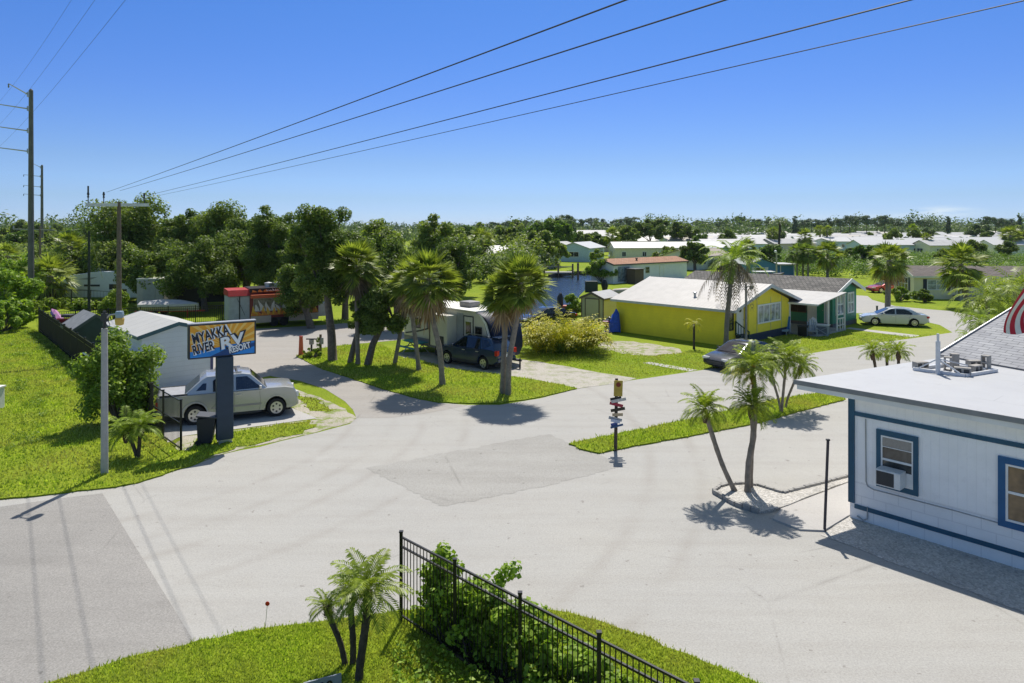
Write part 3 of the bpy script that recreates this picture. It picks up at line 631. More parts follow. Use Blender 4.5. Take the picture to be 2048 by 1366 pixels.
for x, y, h in ((-1.1,-4.95,2.28), (-5.0,-4.95,2.28), (1.0,-1.6,2.62), (1.0,-.2,2.8), (1.0,-3.2,2.45)): MB().b(x-.05, x+.05, y-.05, y+.05, .09, h).build('post', WHITE, grn)
MB().b(-5.8, 1.05, -5.0, -.035, .0, .09).build('porch_floor', PAD, grn)
rl = MB(); rl.b(.97, 1.03, -1.55, -.25, .95, 1.02); rl.b(.97, 1.03, -1.55, -.25, .45, .50); rl.b(.97, 1.03, -1.05, -1.0, .1, .95); rl.b(.97,1.03,-.6,-.55,.1,.95)
rl.build('railing', WHITE, grn)

# ---- garden shed beside the yellow house
def shed(name, label, loc, rz, L, Wd, ev, rg, wm, rm, trim, dm, cat='shed'):
    t = thing(name, label, cat, loc, rz); ro = gable(t, L, Wd, ev, rg, wm, rm, .12, .15, .05, 0, trim)
    return t
CRM = Mstripe('cream_shed_boards', (.50,.49,.30), 'Z', .25, .05, .7, .85, .05, (.35,.33,.22), .15, .3)
BRN = M('brown_trim', (.13,.11,.09), .7)
x0, y0 = G(1163, 641); x1, y1 = G(1207, 645)
sw = math.hypot(x1-x0, y1-y0)
cs = thing('garden_shed', 'cream garden shed with white roof beside the yellow house', 'shed', (x1, y1), math.atan2(y1-y0, x1-x0)+R(90))
gable(cs, 3.0, sw, 1.98, 2.42, CRM, ROOFW, .14, .12, .05, .12, BRN)
for y in (.02, sw-.02): MB().b(-.02, 0, y-.05, y+.05, .12, 1.95).build('corner_trim', BRN, cs)
dd = door(cs, (0, sw/2, .16), R(-90), sw*.58, 1.72, BRN, CRM)
MB().b(.1, 2.9, .1, sw-.1, 0, .118).build('skid_base', DARK, cs)

# ---- white metal garage behind the pickup
GWALL = Mstripe('white_metal_siding', (.72,.75,.78), 'Z', .25, .06, .45, .80, .04, (.4,.4,.4), .1, .5)
GROOF = Mstripe('ribbed_metal_roof', (.47,.46,.42), 'X', 1.05, .035, .5, .5, .05, (.35,.33,.28), .2, .4)
gar = thing('metal_garage', 'white metal garage with ribbed pale roof behind the pickup truck', 'garage', (-15.4, 36.1), math.atan2(.73, -.68))
# local x away from camera (-.68,.73); local y to the left (-.73,-.68)
gable(gar, 6.4, 3.4, 2.68, 3.16, GWALL, GROOF, .06, .18, .05, 0, M('teal_grey_trim', (.06,.13,.15), .5))
MB().b(-.03, -.002, .03, .15, 0, 2.6).build('corner_trim', M('violet_grey_trim', (.10,.10,.22), .5), gar)
# ---- dark green shed along the fence
ds = thing('dark_shed', 'dark green shed with grey roof along the black fence', 'shed', (-25.2, 44.4), math.atan2(.73, -.68))
gable(ds, 3.2, 2.1, 1.75, 2.45, M('dark_green_boards', (.018,.045,.045), .6), M('grey_felt_roof', (.20,.21,.22), .8, var=.2), .1, .25, .07, 0, M('dark_trim', (.05,.07,.07), .6))

# ---- white mobile home with the orange roof
wm_ = thing('mobile_home', 'white mobile home with an orange brown shingle roof by the canal', 'mobile home', (14.1, 97.5), math.atan2(10.4, 13.0))
WSID = Mstripe('white_lap_siding', (.80,.80,.80), 'Z', .25, .05, .6, .85, .05, (.45,.45,.42), .12, .3)
gable(wm_, 16.4, 4.3, 2.7, 3.3, WSID, SHINGO, .15, .25, .08, .0, M('dark_fascia', (.12,.11,.10), .6))
window(wm_, (2.1, 0, .25), 0, 2.4, 2.1, STEEL, BGLASS, 3, 1, .06, .05, 'sliding_door'); window(wm_, (7.2, 0, 1.2), 0, .9, .95, STEEL, GLASS, 1, 2); door(wm_, (10.4, 0, .3), 0, .85, 1.95, OFFW, WHITE); window(wm_, (16.4, 2.1, .7), R(90), 2.6, 1.6, WHITE, GLASS, 4, 1)
MB().lathe([(.12,0),(.12,.3),(.2,.32),(.2,.42)], 8, (6.0, 1.0, 3.0)).build('roof_vent', DARK, wm_)
# brown shed against it
bs = MB(); bs.b(-.9, .9, -.8, .8, 0, 2.0); bs_ = thing('storage_closet', 'brown wooden storage closet against the white mobile home', 'shed', (17.3, 98.4), math.atan2(10.4, 13.0))
bs.build('wall', M('brown_boards', (.12,.085,.065), .8, scale=9), bs_); MB().b(-1.0, 1.0, -.95, .9, 2.003, 2.1).build('roof', DARK, bs_)
# ---- beige house behind it
bh = thing('house', 'beige house with a tan hip roof behind the orange roofed mobile home', 'house', (33.5, 128), .75)
gable(bh, 13, 7, 2.5, 3.6, OFFW, M('tan_roof', (.36,.31,.26), .85), .4, .4, .1); window(bh, (3, 0, 1), 0, 1.2, 1, WHITE, GLASS)
# ---- blue house
blu = thing('house', 'blue house with white shutters and a grey green gable roof', 'house', (38.0, 112.5), .02)
BW = Mstripe('blue_siding', (.07,.24,.42), 'Z', .25, .05, .6, .85, .05, (.1,.15,.2), .1, .3)
gb = MB(); gb.exty([(0,0),(4.4,0),(4.4,2.0),(2.1,2.75),(0,1.9)], 0, 9); gb.build('wall', BW, blu)
rb = MB(); rb.add([(-.3,-.3,1.85),(2.1,-.3,2.85),(2.1,9,2.85),(-.3,9,1.85),(4.9,-.3,1.9),(4.9,9,1.9)], [(0,1,2,3),(1,4,5,2)]); rb.build('roof', M('grey_green_roof', (.30,.32,.30), .8), blu)
MB().b(4.42, 7.6, .4, 5, 0, 1.75).build('garage_wing', BW, blu)
MB().b(4.3, 7.9, .1, 5.3, 1.755, 1.95).build('carport_roof', ROOFW, blu)
for x in (5.3, 7.5): MB().b(x-.06, x+.06, .2, .32, 0, 1.75).build('post', WHITE, blu)
for x in (.8, 2.95): MB().b(x-.25, x+.25, -.04, -.002, .3, 1.45).build('shutter', WHITE, blu)
window(blu, (1.9, 0, .3), 0, 1.5, 1.15, WHITE, GLASS, 2, 1)
# ---- cream house on the right
crh = thing('cream_house', 'cream house with navy shutters and a brown shingle roof', 'house', (44.4, 77.3), math.atan2(-.1, 1))
CW = Mstripe('cream_siding', (.80,.72,.46), 'Z', .25, .05, .6, .88, .05, (.4,.36,.26), .1, .3)
gable(crh, 13.5, 5.0, 2.55, 3.45, CW, SHINGB, .25, .3, .1, 0, OFFW)
SHUT = M('navy_shutter', (.015,.025,.06), .5)
w1 = window(crh, (2.35, 0, 1.0), 0, 2.0, 1.15, WHITE, BGLASS, 2, 2, .08)
for x in (1.13, 3.57): MB().b(x-.18, x+.18, -.05, -.002, .95, 2.2).build('shutter', SHUT, crh)
window(crh, (0, 2.5, .85), R(-90), 2.3, 1.4, WHITE, GLASS, 3, 2, .07)
for y in (1.1, 3.9): MB().b(-.05, -.002, y-.18, y+.18, .8, 2.3).build('shutter', SHUT, crh)
window(crh, (6.0, 0, 1.3), 0, 1.0, .5, OFFW, GLASS, 1, 1)
dk = MB(); dk.b(4.0, 6.2, -1.5, -.05, 0, .5); 
for i in range(9): dk.b(4.0+.27*i-.03, 4.0+.27*i+.03, -1.5, -1.45, .5, 1.1)
dk.b(4.0, 6.2, -1.52, -1.44, 1.1, 1.18); dk.build('deck', GWOOD, crh)

# ---- mobile home park beyond the mangroves: rows of white roofed homes
PAL = [OFFW, WHITE, M('pale_green_wall', (.66,.72,.54), .6), M('pale_blue_wall', (.52,.64,.72), .6), M('pale_yellow_wall', (.80,.75,.52), .6), M('tan_wall', (.60,.52,.41), .6)]
ROOFS = [ROOFW, M('bright_white_roof', (.50,.50,.49), .5, var=.05), M('grey_white_roof', (.38,.38,.38), .6, var=.1), M('cream_roof', (.48,.45,.39), .6)]
def mhome(label, loc, rz, L, Wd, wi, ri, n, detailed=True, group='white roofed homes in the park beyond the mangroves', ev=3.1, rg=4.3):
    t = thing('mobile_home', label, 'mobile home', loc, rz, group)
    gable(t, L, Wd, ev, rg, PAL[wi % 6], ROOFS[ri % 4], .3, .4, .12)
    if detailed:
        for k in range(n): window(t, (L*(k+.5)/n + rr.uniform(-.5,.5), 0, 1.1), 0, rr.choice((1.0, 1.4, 2.2)), 1.15, WHITE, GLASS, 2, 1, .09, .07)
        window(t, (0, Wd/2, 1.1), R(-90), 2.4, 1.2, WHITE, GLASS, 2, 1, .09); window(t, (L, Wd/2, 1.1), R(90), 2.4, 1.2, WHITE, GLASS, 2, 1, .09)
    return t
rr = random.Random(21)
canal_homes = [
 ('pale green home with a wide front gable at the head of the canal', 11.5, 160, 1.05, 10, 7.5, 2, 0),
 ('blue grey home with a screened sunroom beside the canal lawn', 17.2, 157, 1.15, 12, 7.0, 3, 1),
 ('long cream home with french doors behind the canal lawn', 23.5, 160, .06, 17.5, 7.0, 4, 0),
 ('greenish home with a white framed window at the end of the canal row', 41.5, 163, .05, 14, 7.0, 2, 1)]
for lb, x, y, rz, L, Wd, wi, ri in canal_homes: mhome(lb, (x, y), rz, L, Wd, wi, ri, 4, True, None)
near_homes = [(54, 196, .1, 18, 3, 0, 'grey blue home with shuttered windows behind the tall thin palm'), (75, 200, .35, 15, 5, 2, 'tan home with a low gable end behind the round palm'),
 (93, 186, .05, 17, 3, 1, 'blue grey home with dark carport beyond the mangroves'), (108, 181, .08, 15, 4, 0, 'cream home with twin windows left of the leaning fan palm'), (128, 186, -.05, 24, 0, 1, 'long white roofed home at the right edge above the mangroves')]
for x, y, rz, L, wi, ri, lb in near_homes: mhome(lb, (x, y), rz, L, 7.5, wi, ri, 4)
variants = {}
for row, (Y, dx) in enumerate(((216,19),(234,19.5),(253,20),(274,20.5),(297,21),(322,22),(350,23),(385,25),(425,27),(470,30),(530,34))):
    x = Y*.10 + (row % 2)*9
    while x < Y*.80:
        if rr.random() < .9:
            y = Y + rr.uniform(-5, 5); L = rr.uniform(15, 20); key = (row < 2, rr.randrange(6), rr.randrange(4))
            lb = 'white roofed mobile home in the far rows of the park' if Y > 260 else 'mobile home in the nearer rows of the park'
            rz = rr.choice((.05, .1, .0, 1.5, -.06)); 
            if key not in variants: variants[key] = mhome(lb, (x, y), rz, 17, 7.5, key[1], key[2], 3, key[0])
            else: dup(variants[key], (x, y), rz, lb)
        x += dx + rr.uniform(-2, 3)
# seen on the left beyond the trees: blue warehouse by the public road
wh = thing('warehouse', 'blue warehouse with a white roof far down the public road', 'building', (-152, 245), .1)
gable(wh, 22, 14, 5.2, 6.4, M('blue_metal_wall', (.02,.13,.30), .5), ROOFW, .3, .5, .15); MB().b(14, 20, -.06, -.003, 0, 3.6).build('shutter_door', DARK, wh)
far1 = mhome('white roofed home half hidden among trees behind the camper', (-8, 190), .1, 18, 8, 1, 1, 3, True, None)
far2 = mhome('grey roofed house behind the trees above the canal', (20, 262), .1, 16, 9, 5, 2, 3, True, None, 4.5, 6.5)
far3 = mhome('white home peeking out beside the dark palm behind the camper', (-5, 128), .35, 14, 7, 1, 0, 3, True, None)
# ---------------------------------------------------------------- vegetation
def unit(a): return a / np.maximum(np.linalg.norm(a, axis=-1, keepdims=True), 1e-9)
def rnd_dir(g, n): return unit(g.normal(size=(n, 3)))
def leafquads(P, Nrm, size, aspect, g):
    n = len(P); r1 = rnd_dir(g, n); t = unit(np.cross(Nrm, r1)); s_ = np.cross(Nrm, t)
    L = (size*g.uniform(.6, 1.3, n))[:,None]; w = L*aspect
    V = np.stack([P - t*L, P + s_*w + Nrm*L*.12, P + t*L, P - s_*w + Nrm*L*.12], 1)
    return V.reshape(-1, 3)
def leafcloud(C, Rr, n, size, g, aspect=.5, squash=.85, up=.5):
    """C clump centres, Rr clump radii, n leaves in all"""
    C = np.asarray(C, float); Rr = np.asarray(Rr, float); w = Rr**2; idx = g.choice(len(C), n, p=w/w.sum())
    d = rnd_dir(g, n); rad = Rr[idx]*(g.uniform(0, 1, n)**.45)
    P = C[idx] + d*rad[:,None]*np.array([1, 1, squash])
    N = unit(d*.6 + np.array([0, 0, up]) + g.normal(size=(n, 3))*.55)
    return leafquads(P, N, size, aspect, g)
def crown_clumps(g, n, rx, ry, rz, c=(0,0,0), rel=(.26,.42), inner=.45, low=-.75):
    out = []; rad = []
    while len(out) < n:
        d = rnd_dir(g, 1)[0]
        if d[2] < low: continue
        f = g.uniform(inner, .86); k = g.uniform(*rel)
        out.append(np.array(c) + d*np.array([rx, ry, rz])*f); rad.append(k*min(rx, rz)*g.uniform(.8, 1.15))
    for k in range(2): out.append(np.array(c)+np.array([g.normal()*rx*.15, g.normal()*ry*.15, rz*(.56+.11*k)])); rad.append(rel[0]*min(rx, rz)*g.uniform(.9,1.2)*(1.1-.15*k))
    return np.array(out), np.array(rad)
def quads(n): return np.arange(n*4).reshape(n, 4)
def leafobj(name, V, mat, parent=None): return npmesh(name, V, quads(len(V)//4), mat, parent)
def limbs(mb, start, C, g, k, r0):
    idx = g.choice(len(C), min(k, len(C)), replace=False)
    for i in idx:
        e = Vector(C[i]); m_ = (Vector(start)*.5 + e*.5) + Vector((g.uniform(-.2,.2), g.uniform(-.2,.2), .15))*r0*3
        mb.tube([start, m_, e], [r0, r0*.6, r0*.2], 6, cap=False)
def tree(name, label, base, top, rx, rz, zc, trunk_r, nl, leaf, mat, seed, ncl=26, cat='tree', group=None, ry=None, path=None, off=(0,0), bark=None, aspect=.5, rel=(.26,.42), extra=None, inner=.45):
    """base world (x,y); crown centre at base+off, zc"""
    g = np.random.default_rng(seed); t = thing(name, label, cat, base, 0, group)
    C, Rr = crown_clumps(g, ncl, rx, ry or rx, rz, (off[0], off[1], zc), rel, inner)
    if extra:
        for (x, y, z, r_) in extra: C = np.vstack([C, (x, y, z)]); Rr = np.append(Rr, r_)
    mb = MB(); pth = path or [(0,0,0),(off[0]*.35, off[1]*.35, zc*.4),(off[0]*.8, off[1]*.8, zc-rz*.35)]
    n_ = len(pth); mb.tube([(pth[0][0],pth[0][1],-.05)]+[tuple(p) for p in pth], [trunk_r*1.25]+[trunk_r*(1.05-.5*i/(n_-1)) for i in range(n_)], 9)
    limbs(mb, pth[-1], C, g, 10, trunk_r*.5); limbs(mb, pth[-2] if n_ > 2 else pth[-1], C, g, 5, trunk_r*.45)
    mb.build('trunk', bark or BARK, t, True)
    leafobj('crown', leafcloud(C, Rr, nl, leaf, g, aspect), mat, t)
    return t
# ---- palms
def fan_crown(R_, n, g, droop=.35, lo=-55, hi=88, nl=15, wid=.05):
    Q = []
    for i in range(n):
        az = i*2.399 + g.uniform(-.3,.3); u = (i+.5)/n; el = R(hi - (hi-lo)*u**.85 + g.uniform(-7, 7)); sc = R_*g.uniform(.82, 1.1)
        a = np.array([math.cos(az)*math.cos(el), math.sin(az)*math.cos(el), math.sin(el)]); s_ = np.array([-math.sin(az), math.cos(az), 0])
        nrm = np.cross(s_, a); tw = g.uniform(-.5, .5); s_, nrm = s_*math.cos(tw)+nrm*math.sin(tw), nrm*math.cos(tw)-s_*math.sin(tw)
        hub = a*sc*.46 - np.array([0,0,1])*sc*.04*(1-math.sin(el)); pw = s_*sc*.012
        Q.append([np.zeros(3)-pw, hub-pw, hub+pw, pw])
        for j in range(nl):
            f = (j-(nl-1)/2)/((nl-1)/2); th = f*1.35; d = a*math.cos(th)+s_*math.sin(th) - nrm*.28*abs(f)
            L = sc*.58*(1-.28*abs(f))*g.uniform(.9,1.1); mid = hub + d*L*.5 - np.array([0,0,.03])*sc; tip = hub + d*L - np.array([0,0,1])*droop*L*g.uniform(.5,1.2)
            w = np.cross(d, nrm); w = w/max(1e-6, np.linalg.norm(w))*sc*wid*.6
            Q.append([hub, mid-w, tip, mid+w])
    return np.array(Q).reshape(-1, 3)
def feather(g, az, el, L, bend, npair, ll, wid, base=(0,0,0), droop=.3, vee=.35):
    Q = []; p = np.array(base, float); K = npair; step = L/K; e = el
    for k in range(K):
        t_ = (k+.5)/K; a = np.array([math.cos(az)*math.cos(e), math.sin(az)*math.cos(e), math.sin(e)]); s_ = np.array([-math.sin(az), math.cos(az), 0]); nrm = np.cross(a, s_)*-1
        if nrm[2] < 0: nrm = -nrm
        q = p + a*step; w = s_*wid*.35*(1-.7*t_); Q.append([p-w, q-w, q+w, p+w])
        if t_ > .12:
            l_ = ll*(math.sin(math.pi*min(1, .15+.85*t_))**.6*.85+.15)*g.uniform(.85,1.12)
            for sg_ in (-1, 1):
                d = s_*sg_*.75 + a*.62 + nrm*vee*.5; d /= np.linalg.norm(d)
                mid = p + d*l_*.5; tip = p + d*l_ - np.array([0,0,1])*droop*l_*g.uniform(.5,1.3); ww = a*wid
                Q.append([p, mid-ww, tip, mid+ww])
        p = q; e -= bend/K*(.5+t_)
    return Q
def feather_crown(R_, n, g, lo=-25, hi=85, bend=1.2, npair=16, ll=.34, wid=.018, droop=.35, zoff=0):
    Q = []
    for i in range(n):
        az = i*2.399 + g.uniform(-.35,.35); u = (i+.5)/n; el = R(hi-(hi-lo)*u**.9+g.uniform(-6,6))
        Q += feather(g, az, el, R_*g.uniform(.85,1.12), bend*g.uniform(.7,1.25), npair, R_*ll, R_*wid, (0,0,zoff), droop)
    return np.array(Q).reshape(-1, 3)
def trunk_mesh(path, r, bark, parent, ring=.0, flare=1.25, n=9):
    """tapered curved stem through the given points, with leaf-scar rings"""
    P = [Vector(p) for p in path]; pts = []; rad = []; K = 14; tot = len(P)-1
    for i in range(K+1):
        t_ = i/K*tot; j = min(int(t_), tot-1); f = t_-j
        p0, p1, p2, p3 = P[max(j-1,0)], P[j], P[j+1], P[min(j+2,tot)]
        q = .5*((2*p1)+(p2-p0)*f+(2*p0-5*p1+4*p2-p3)*f*f+(3*p1-p0-3*p2+p3)*f**3)
        pts.append(q); u = i/K; rad.append(r*(1+(flare-1)*max(0,1-u*6))*(1+ring*(i % 2)))
    return MB().tube(pts, rad, n).build('trunk', bark, parent, True)
def palm(name, label, base, path, R_, kind, seed, r=.13, group=None, n=None, bark=None, mat=None, skirt=None, parent=None, cat='palm tree', **kw):
    """base world xy; path: trunk points relative to the base; a crown at the last one"""
    g = np.random.default_rng(seed); t = parent or thing(name, label, cat, base, 0, group)
    trunk_mesh([(path[0][0],path[0][1],path[0][2]-.05)]+list(path[1:]), r, bark or PBARK, t, .10)
    top = np.array(path[-1])
    if kind == 'fan': V = fan_crown(R_, n or 46, g, **kw)
    else: V = feather_crown(R_, n or 22, g, **kw)
    c = leafobj('crown', V, mat or (L_FAN if kind == 'fan' else L_FEA), t); c.location = tuple(top)
    if skirt:
        k, L, m_ = skirt
        if kind == 'fan': D = fan_crown(L, k, g, .5, -88, -35, 11)
        else: D = feather_crown(L, k, g, -80, -30, .7, 14, .22, .02, .6)
        d = leafobj('dead_fronds', D, m_, t); d.location = tuple(top - np.array([0, 0, .12*R_]))
    return t
def ppath(base_px, pts, Y=None):
    """trunk path from picture points at the depth of the base"""
    bx, by = G(*base_px) if Y is None else (GX(base_px[0], Y), Y)
    return (bx, by), [(0,0,0)] + [(GX(a, by)-bx, 0, GZ(b_, by)) for a, b_ in pts]

# cabbage palms on the corner island
FANS = [
 ('cabbage palm with a round crown right of the tallest oak, behind the leaning oak stems', (716,730), [(714,640),(713,530)], 62, 3, .16, (22, 1.6, L_DRYG)),
 ('leaning cabbage palm, the left of three with merged crowns on the island', (789,728), [(800,668),(812,600),(816,572)], 54, 4, .14, (16, 1.4, L_DEAD)),
 ('middle cabbage palm of three with merged crowns, trunk leaning left', (838,742), [(832,690),(824,620),(826,560)], 60, 5, .15, (18, 1.5, L_DEAD)),
 ('cabbage palm nearest the dark blue SUV, brown dead fronds under its crown', (885,771), [(879,700),(864,630),(858,556)], 74, 6, .17, (24, 1.75, L_DEAD)),
 ('left stem of the two slim cabbage palms standing together at the island tip', (1005,788), [(1008,700),(1011,640),(1010,585)], 60, 7, .16, (12, 1.35, L_DEAD)),
 ('right stem of the two slim cabbage palms, curved, with the brighter crown', (1016,791), [(1019,720),(1033,640),(1042,565)], 74, 8, .16, (12, 1.35, L_DEAD))]
for lb, b_, pts, rp, sd_, r_, sk in FANS:
    bs_xy, pth = ppath(b_, pts); palm('cabbage_palm', lb, bs_xy, pth, rp*bs_xy[1]/1400*.96, 'fan', sd_, r_*.78, 'cabbage palms on the corner island', 58, skirt=sk, hi=86, lo=-42, droop=.22, nl=17)
FANS2 = [
 ('shaggy cabbage palm at the far end of the black fence', (90,612), None, [(96,585),(101,552)], 50, 11, .28, (16, 1.9, L_DRYG), L_FAN),
 ('tall cabbage palm behind the silver sedan', (1775,623), None, [(1776,580),(1779,520)], 44, 12, .24, (16, 2.0, L_DEAD), L_FAN),
 ('cabbage palm with a curved trunk in front of the cream house', (1932,616), None, [(1932,590),(1925,560),(1922,528)], 50, 13, .22, (16, 2.2, L_DRYG), L_FAN),
 ('loose pale cabbage palm standing in the mangroves behind the green house', (1655,556), None, [(1655,535),(1655,508)], 32, 14, .2, (8, 2, L_DRYG), L_FAN),
 ('round dark cabbage palm on the edge of the mobile home park', (1612,508), None, [(1612,492),(1610,474)], 19, 15, .3, (10, 2, L_DRYG), L_FAN),
 ('cabbage palm half hidden behind the tall palm with dead fronds', (1496,556), None, [(1496,530),(1495,498)], 24, 16, .25, (6, 2, L_DRYG), L_FAN),
 ('dark cabbage palm behind the camper among the oaks', (963,512), 125, [(963,500),(962,478)], 30, 17, .3, (8, 2.5, L_DRYG), L_FAN),
 ('short cabbage palm at the left edge above the shrubs', (14,560), 88, [(14,540),(15,512)], 30, 18, .3, (6, 2, L_DRYG), L_FAN),
 ('cabbage palm with a brown skirt behind the canal homes', (1224,500), 178, [(1224,488),(1225,470)], 19, 19, .3, (10, 2.3, L_DEAD), L_FAN),
 ('small cabbage palm between white roofs left of the tall thin palm', (1545,492), 205, [(1545,480),(1546,466)], 16, 20, .3, None, L_FAN),
 ('cabbage palm on the far right over the white roofs', (2021,500), 190, [(2021,488),(2021,470)], 22, 21, .35, None, L_FAN),
 ('left of the two small palms between white roofs in the park', (1640,484), 240, [(1640,474),(1640,460)], 13, 22, .3, None, L_FAN),
 ('right of the two small palms between white roofs in the park', (1654,484), 236, [(1654,474),(1654,461)], 13, 23, .3, None, L_FAN),
 ('bright little palm over the roofs left of the small cloud', (1826,486), 235, [(1826,474),(1826,459)], 14, 24, .3, None, L_LIME),
 ('small palm in front of the blue grey homes below the bright little palm', (1853,500), 186, [(1853,490),(1854,476)], 12, 25, .25, None, L_FAN),
 ('small palm beside the dark tree in the left oak grove', (140,545), 84, [(140,525),(140,492)], 34, 26, .3, None, L_FAN)]
for lb, b_, Yd, pts, rp, sd_, r_, sk, m_ in FANS2:
    xy, pth = ppath(b_, pts, Yd); palm('cabbage_palm', lb, xy, pth, rp*xy[1]/1400*1.1, 'fan', sd_, r_, 'cabbage palms scattered through the park', 44, mat=m_, skirt=sk)
# dark clump of slim fan palms behind the blue house
for i, (px, dy) in enumerate(((1594,0),(1606,2),(1616,-1))):
    xy, pth = ppath((px, 553), [(px, 530),(px, 505)], 110+dy)
    palm('fan_palm', ['leftmost slim dark palm of the clump right of the blue house', 'middle slim dark palm of the clump right of the blue house', 'rightmost slim dark palm of the clump right of the blue house'][i], xy, pth, 1.9, 'fan', 40+i, .13, 'slim dark palms by the blue house', 40, mat=L_OAK, lo=-75)
# tall palm with grey dead fronds by the yellow house
xy, pth = ppath((1452,697), [(1454,640),(1459,590),(1463,545),(1467,520)])
tp = palm('coconut_palm', 'tall palm with hanging grey dead fronds in front of the yellow house', xy, pth, 2.5, 'feather', 51, .22, None, 24, n=None, npair=18, ll=.30, wid=.016, bend=1.5) if False else palm('coconut_palm', 'tall palm with hanging grey dead fronds in front of the yellow house', xy, pth, 2.3, 'feather', 51, .145, None, 16, bark=M('grey_palm_bark', (.20,.18,.155), .95, var=.2, scale=5, bump=.3), npair=18, ll=.30, wid=.024, bend=1.5, lo=-15, mat=L_LIME)
g = np.random.default_rng(52); Q = []
for i in range(18):
    Q += feather(g, i*2.399, R(g.uniform(-62,-25)), g.uniform(2.2,3.9), 1.0, 16, .5, .055, (0,0,0), .9, 0)
d = leafobj('dead_fronds', np.array(Q).reshape(-1,3), L_DRYG, tp); d.location = tuple(pth[-1])
xy, pth = ppath((1388,698), [(1388,668),(1388,648)])
palm('young_palm', 'small young palm with drooping yellow fronds before the yellow wall', xy, pth, .85, 'feather', 53, .07, None, 9, npair=12, ll=.28, wid=.03, bend=2.3, mat=L_CROT, bark=DBARK)
xy, pth = ppath((1557,525), [(1558,490),(1560,446)], 172)
palm('queen_palm', 'tallest thin palm rising above the white roofs', xy, pth, 2.6, 'feather', 54, .25, None, 20, npair=14, ll=.35, wid=.03, bend=1.6, mat=L_FAR, bark=DBARK)
# pygmy date palms: clumps with several stems
def clump(name, label, base_px, stems, group=None, Yd=None, bark=DBARK, mat=None, **kw):
    bx, by = G(*base_px) if Yd is None else (GX(base_px[0], Yd), Yd)
    t = thing(name, label, 'palm', (bx, by), 0, group)
    for k, (b2, pts, rp, r_, sd_, nf) in enumerate(stems):
        sy = by if b2 is None else G(*b2)[1] if Yd is None else Yd
        p0 = (0,0,0) if b2 is None else (GX(b2[0], sy)-bx, sy-by, 0)
        path = [p0] + [(GX(a, sy)-bx, sy-by, GZ(c, sy)) for a, c in pts]
        palm(name, label, None, path, rp*sy/1400, 'feather', sd_, r_, None, nf, bark, mat, None, t, **kw)
    return t
PK = dict(npair=20, ll=.34, wid=.026, bend=1.35, lo=-18, hi=84)
fp = clump('date_palm_clump', 'three stemmed pygmy date palm in the foreground grass beside the black fence', (700,1334), [
  ((692,1334), [(682,1290),(664,1245),(652,1212)], 46, .05, 61, 14),
  ((706,1332), [(706,1280),(702,1225),(700,1178)], 60, .055, 62, 17),
  ((717,1366), [(720,1330),(732,1240),(737,1180)], 92, .07, 63, 22)], **PK)
# shaggy leaf bases under the crowns
g = np.random.default_rng(64); Q = []
for (px_, py0, py1, Yd, rr_) in ((737,1180,1250,12.27,.13),(701,1180,1215,12.75,.08),(656,1212,1235,12.72,.07)):
    z0_, z1_ = GZ(py0, Yd), GZ(py1, Yd)
    for k in range(90):
        u = g.uniform(); az = g.uniform(0, 6.28); d = np.array([math.cos(az), math.sin(az), .9]); p = np.array([GX(px_-(4 if px_ > 730 else 0)*u, Yd)-fp.location.x, Yd-fp.location.y, z0_+(z1_-z0_)*u]) + d*np.array([.05,.05,0])
        s_ = np.array([-d[1], d[0], 0])*.016; Q.append([p-s_, p+d*rr_*.5-s_*.6, p+d*rr_*1.1, p+s_])
q_ = leafobj('leaf_bases', np.array(Q).reshape(-1,3), DBARK, fp); q_['kind'] = 'stuff'
def boots(t, pts):
    m_ = MB()
    for (px, p0, p1, Y, r_) in pts:
        x, y = GX(px, Y)-t.location.x, Y-t.location.y; a, b_ = GZ(p1, Y), GZ(p0, Y); m_ = MB(); m_.lathe([(r_*.45,a),(r_*.95,a+(b_-a)*.35),(r_*1.05,a+(b_-a)*.6),(r_*.6,b_)], 10, (x, y, 0)); m_.build('leaf_base', M('leaf_base_brown', (.10,.065,.045), .95, var=.5, scale=25, bump=.8, bscale=30) if 'leaf_base_brown' not in bpy.data.materials else bpy.data.materials['leaf_base_brown'], t, True)
TB = clump('date_palm', 'slender date palm leaning left over the shell gravel bed', (1473,986), [(None, [(1446,932),(1424,868),(1410,818)], 56, .07, 65, 26)], 'date palms in the shell gravel bed', bark=PBARK, **PK)
clump('date_palm', 'shorter upright date palm at the front of the shell gravel bed', (1495,988), [(None, [(1497,930),(1507,868),(1503,812)], 56, .085, 66, 24)], 'date palms in the shell gravel bed', bark=PBARK, **PK)
tp3 = clump('date_palm', 'tallest date palm with orange fruit and dying fronds behind the gravel bed palms', (1500,978), [(None, [(1503,900),(1511,820),(1505,735)], 66, .075, 67, 24)], 'date palms in the shell gravel bed', bark=PBARK, **PK)
g = np.random.default_rng(68); Q = []; Yd = tp3.location.y; tz = np.array([GX(1505,Yd)-tp3.location.x, 0, GZ(742,Yd)])
for az in (2.7, 2.95, 3.2, 3.45, 3.7, 4.0): Q += feather(g, az, R(g.uniform(-5,25)), 1.0, 1.0, 22, .26, .014, tz, .4)
leafobj('dying_fronds', np.array(Q).reshape(-1,3), L_CROT, tp3)
C = tz + g.normal(size=(26,3))*np.array([.11,.11,.13]) - np.array([.05,.12,.15]); leafobj('fruit', leafcloud(C, np.full(26,.07), 700, .022, g), L_ORNG, tp3)['kind'] = 'stuff'
clump('date_palm_clump', 'three stemmed date palm on the grass median strip', (1563,826), [(None, [(1556,795),(1546,760),(1541,728)], 44, .05, 71, 22), (None, [(1566,790),(1570,750),(1574,716)], 52, .055, 72, 24), ((1570,818), [(1576,795),(1588,765),(1600,732)], 44, .05, 73, 22)], bark=PBARK, **PK)
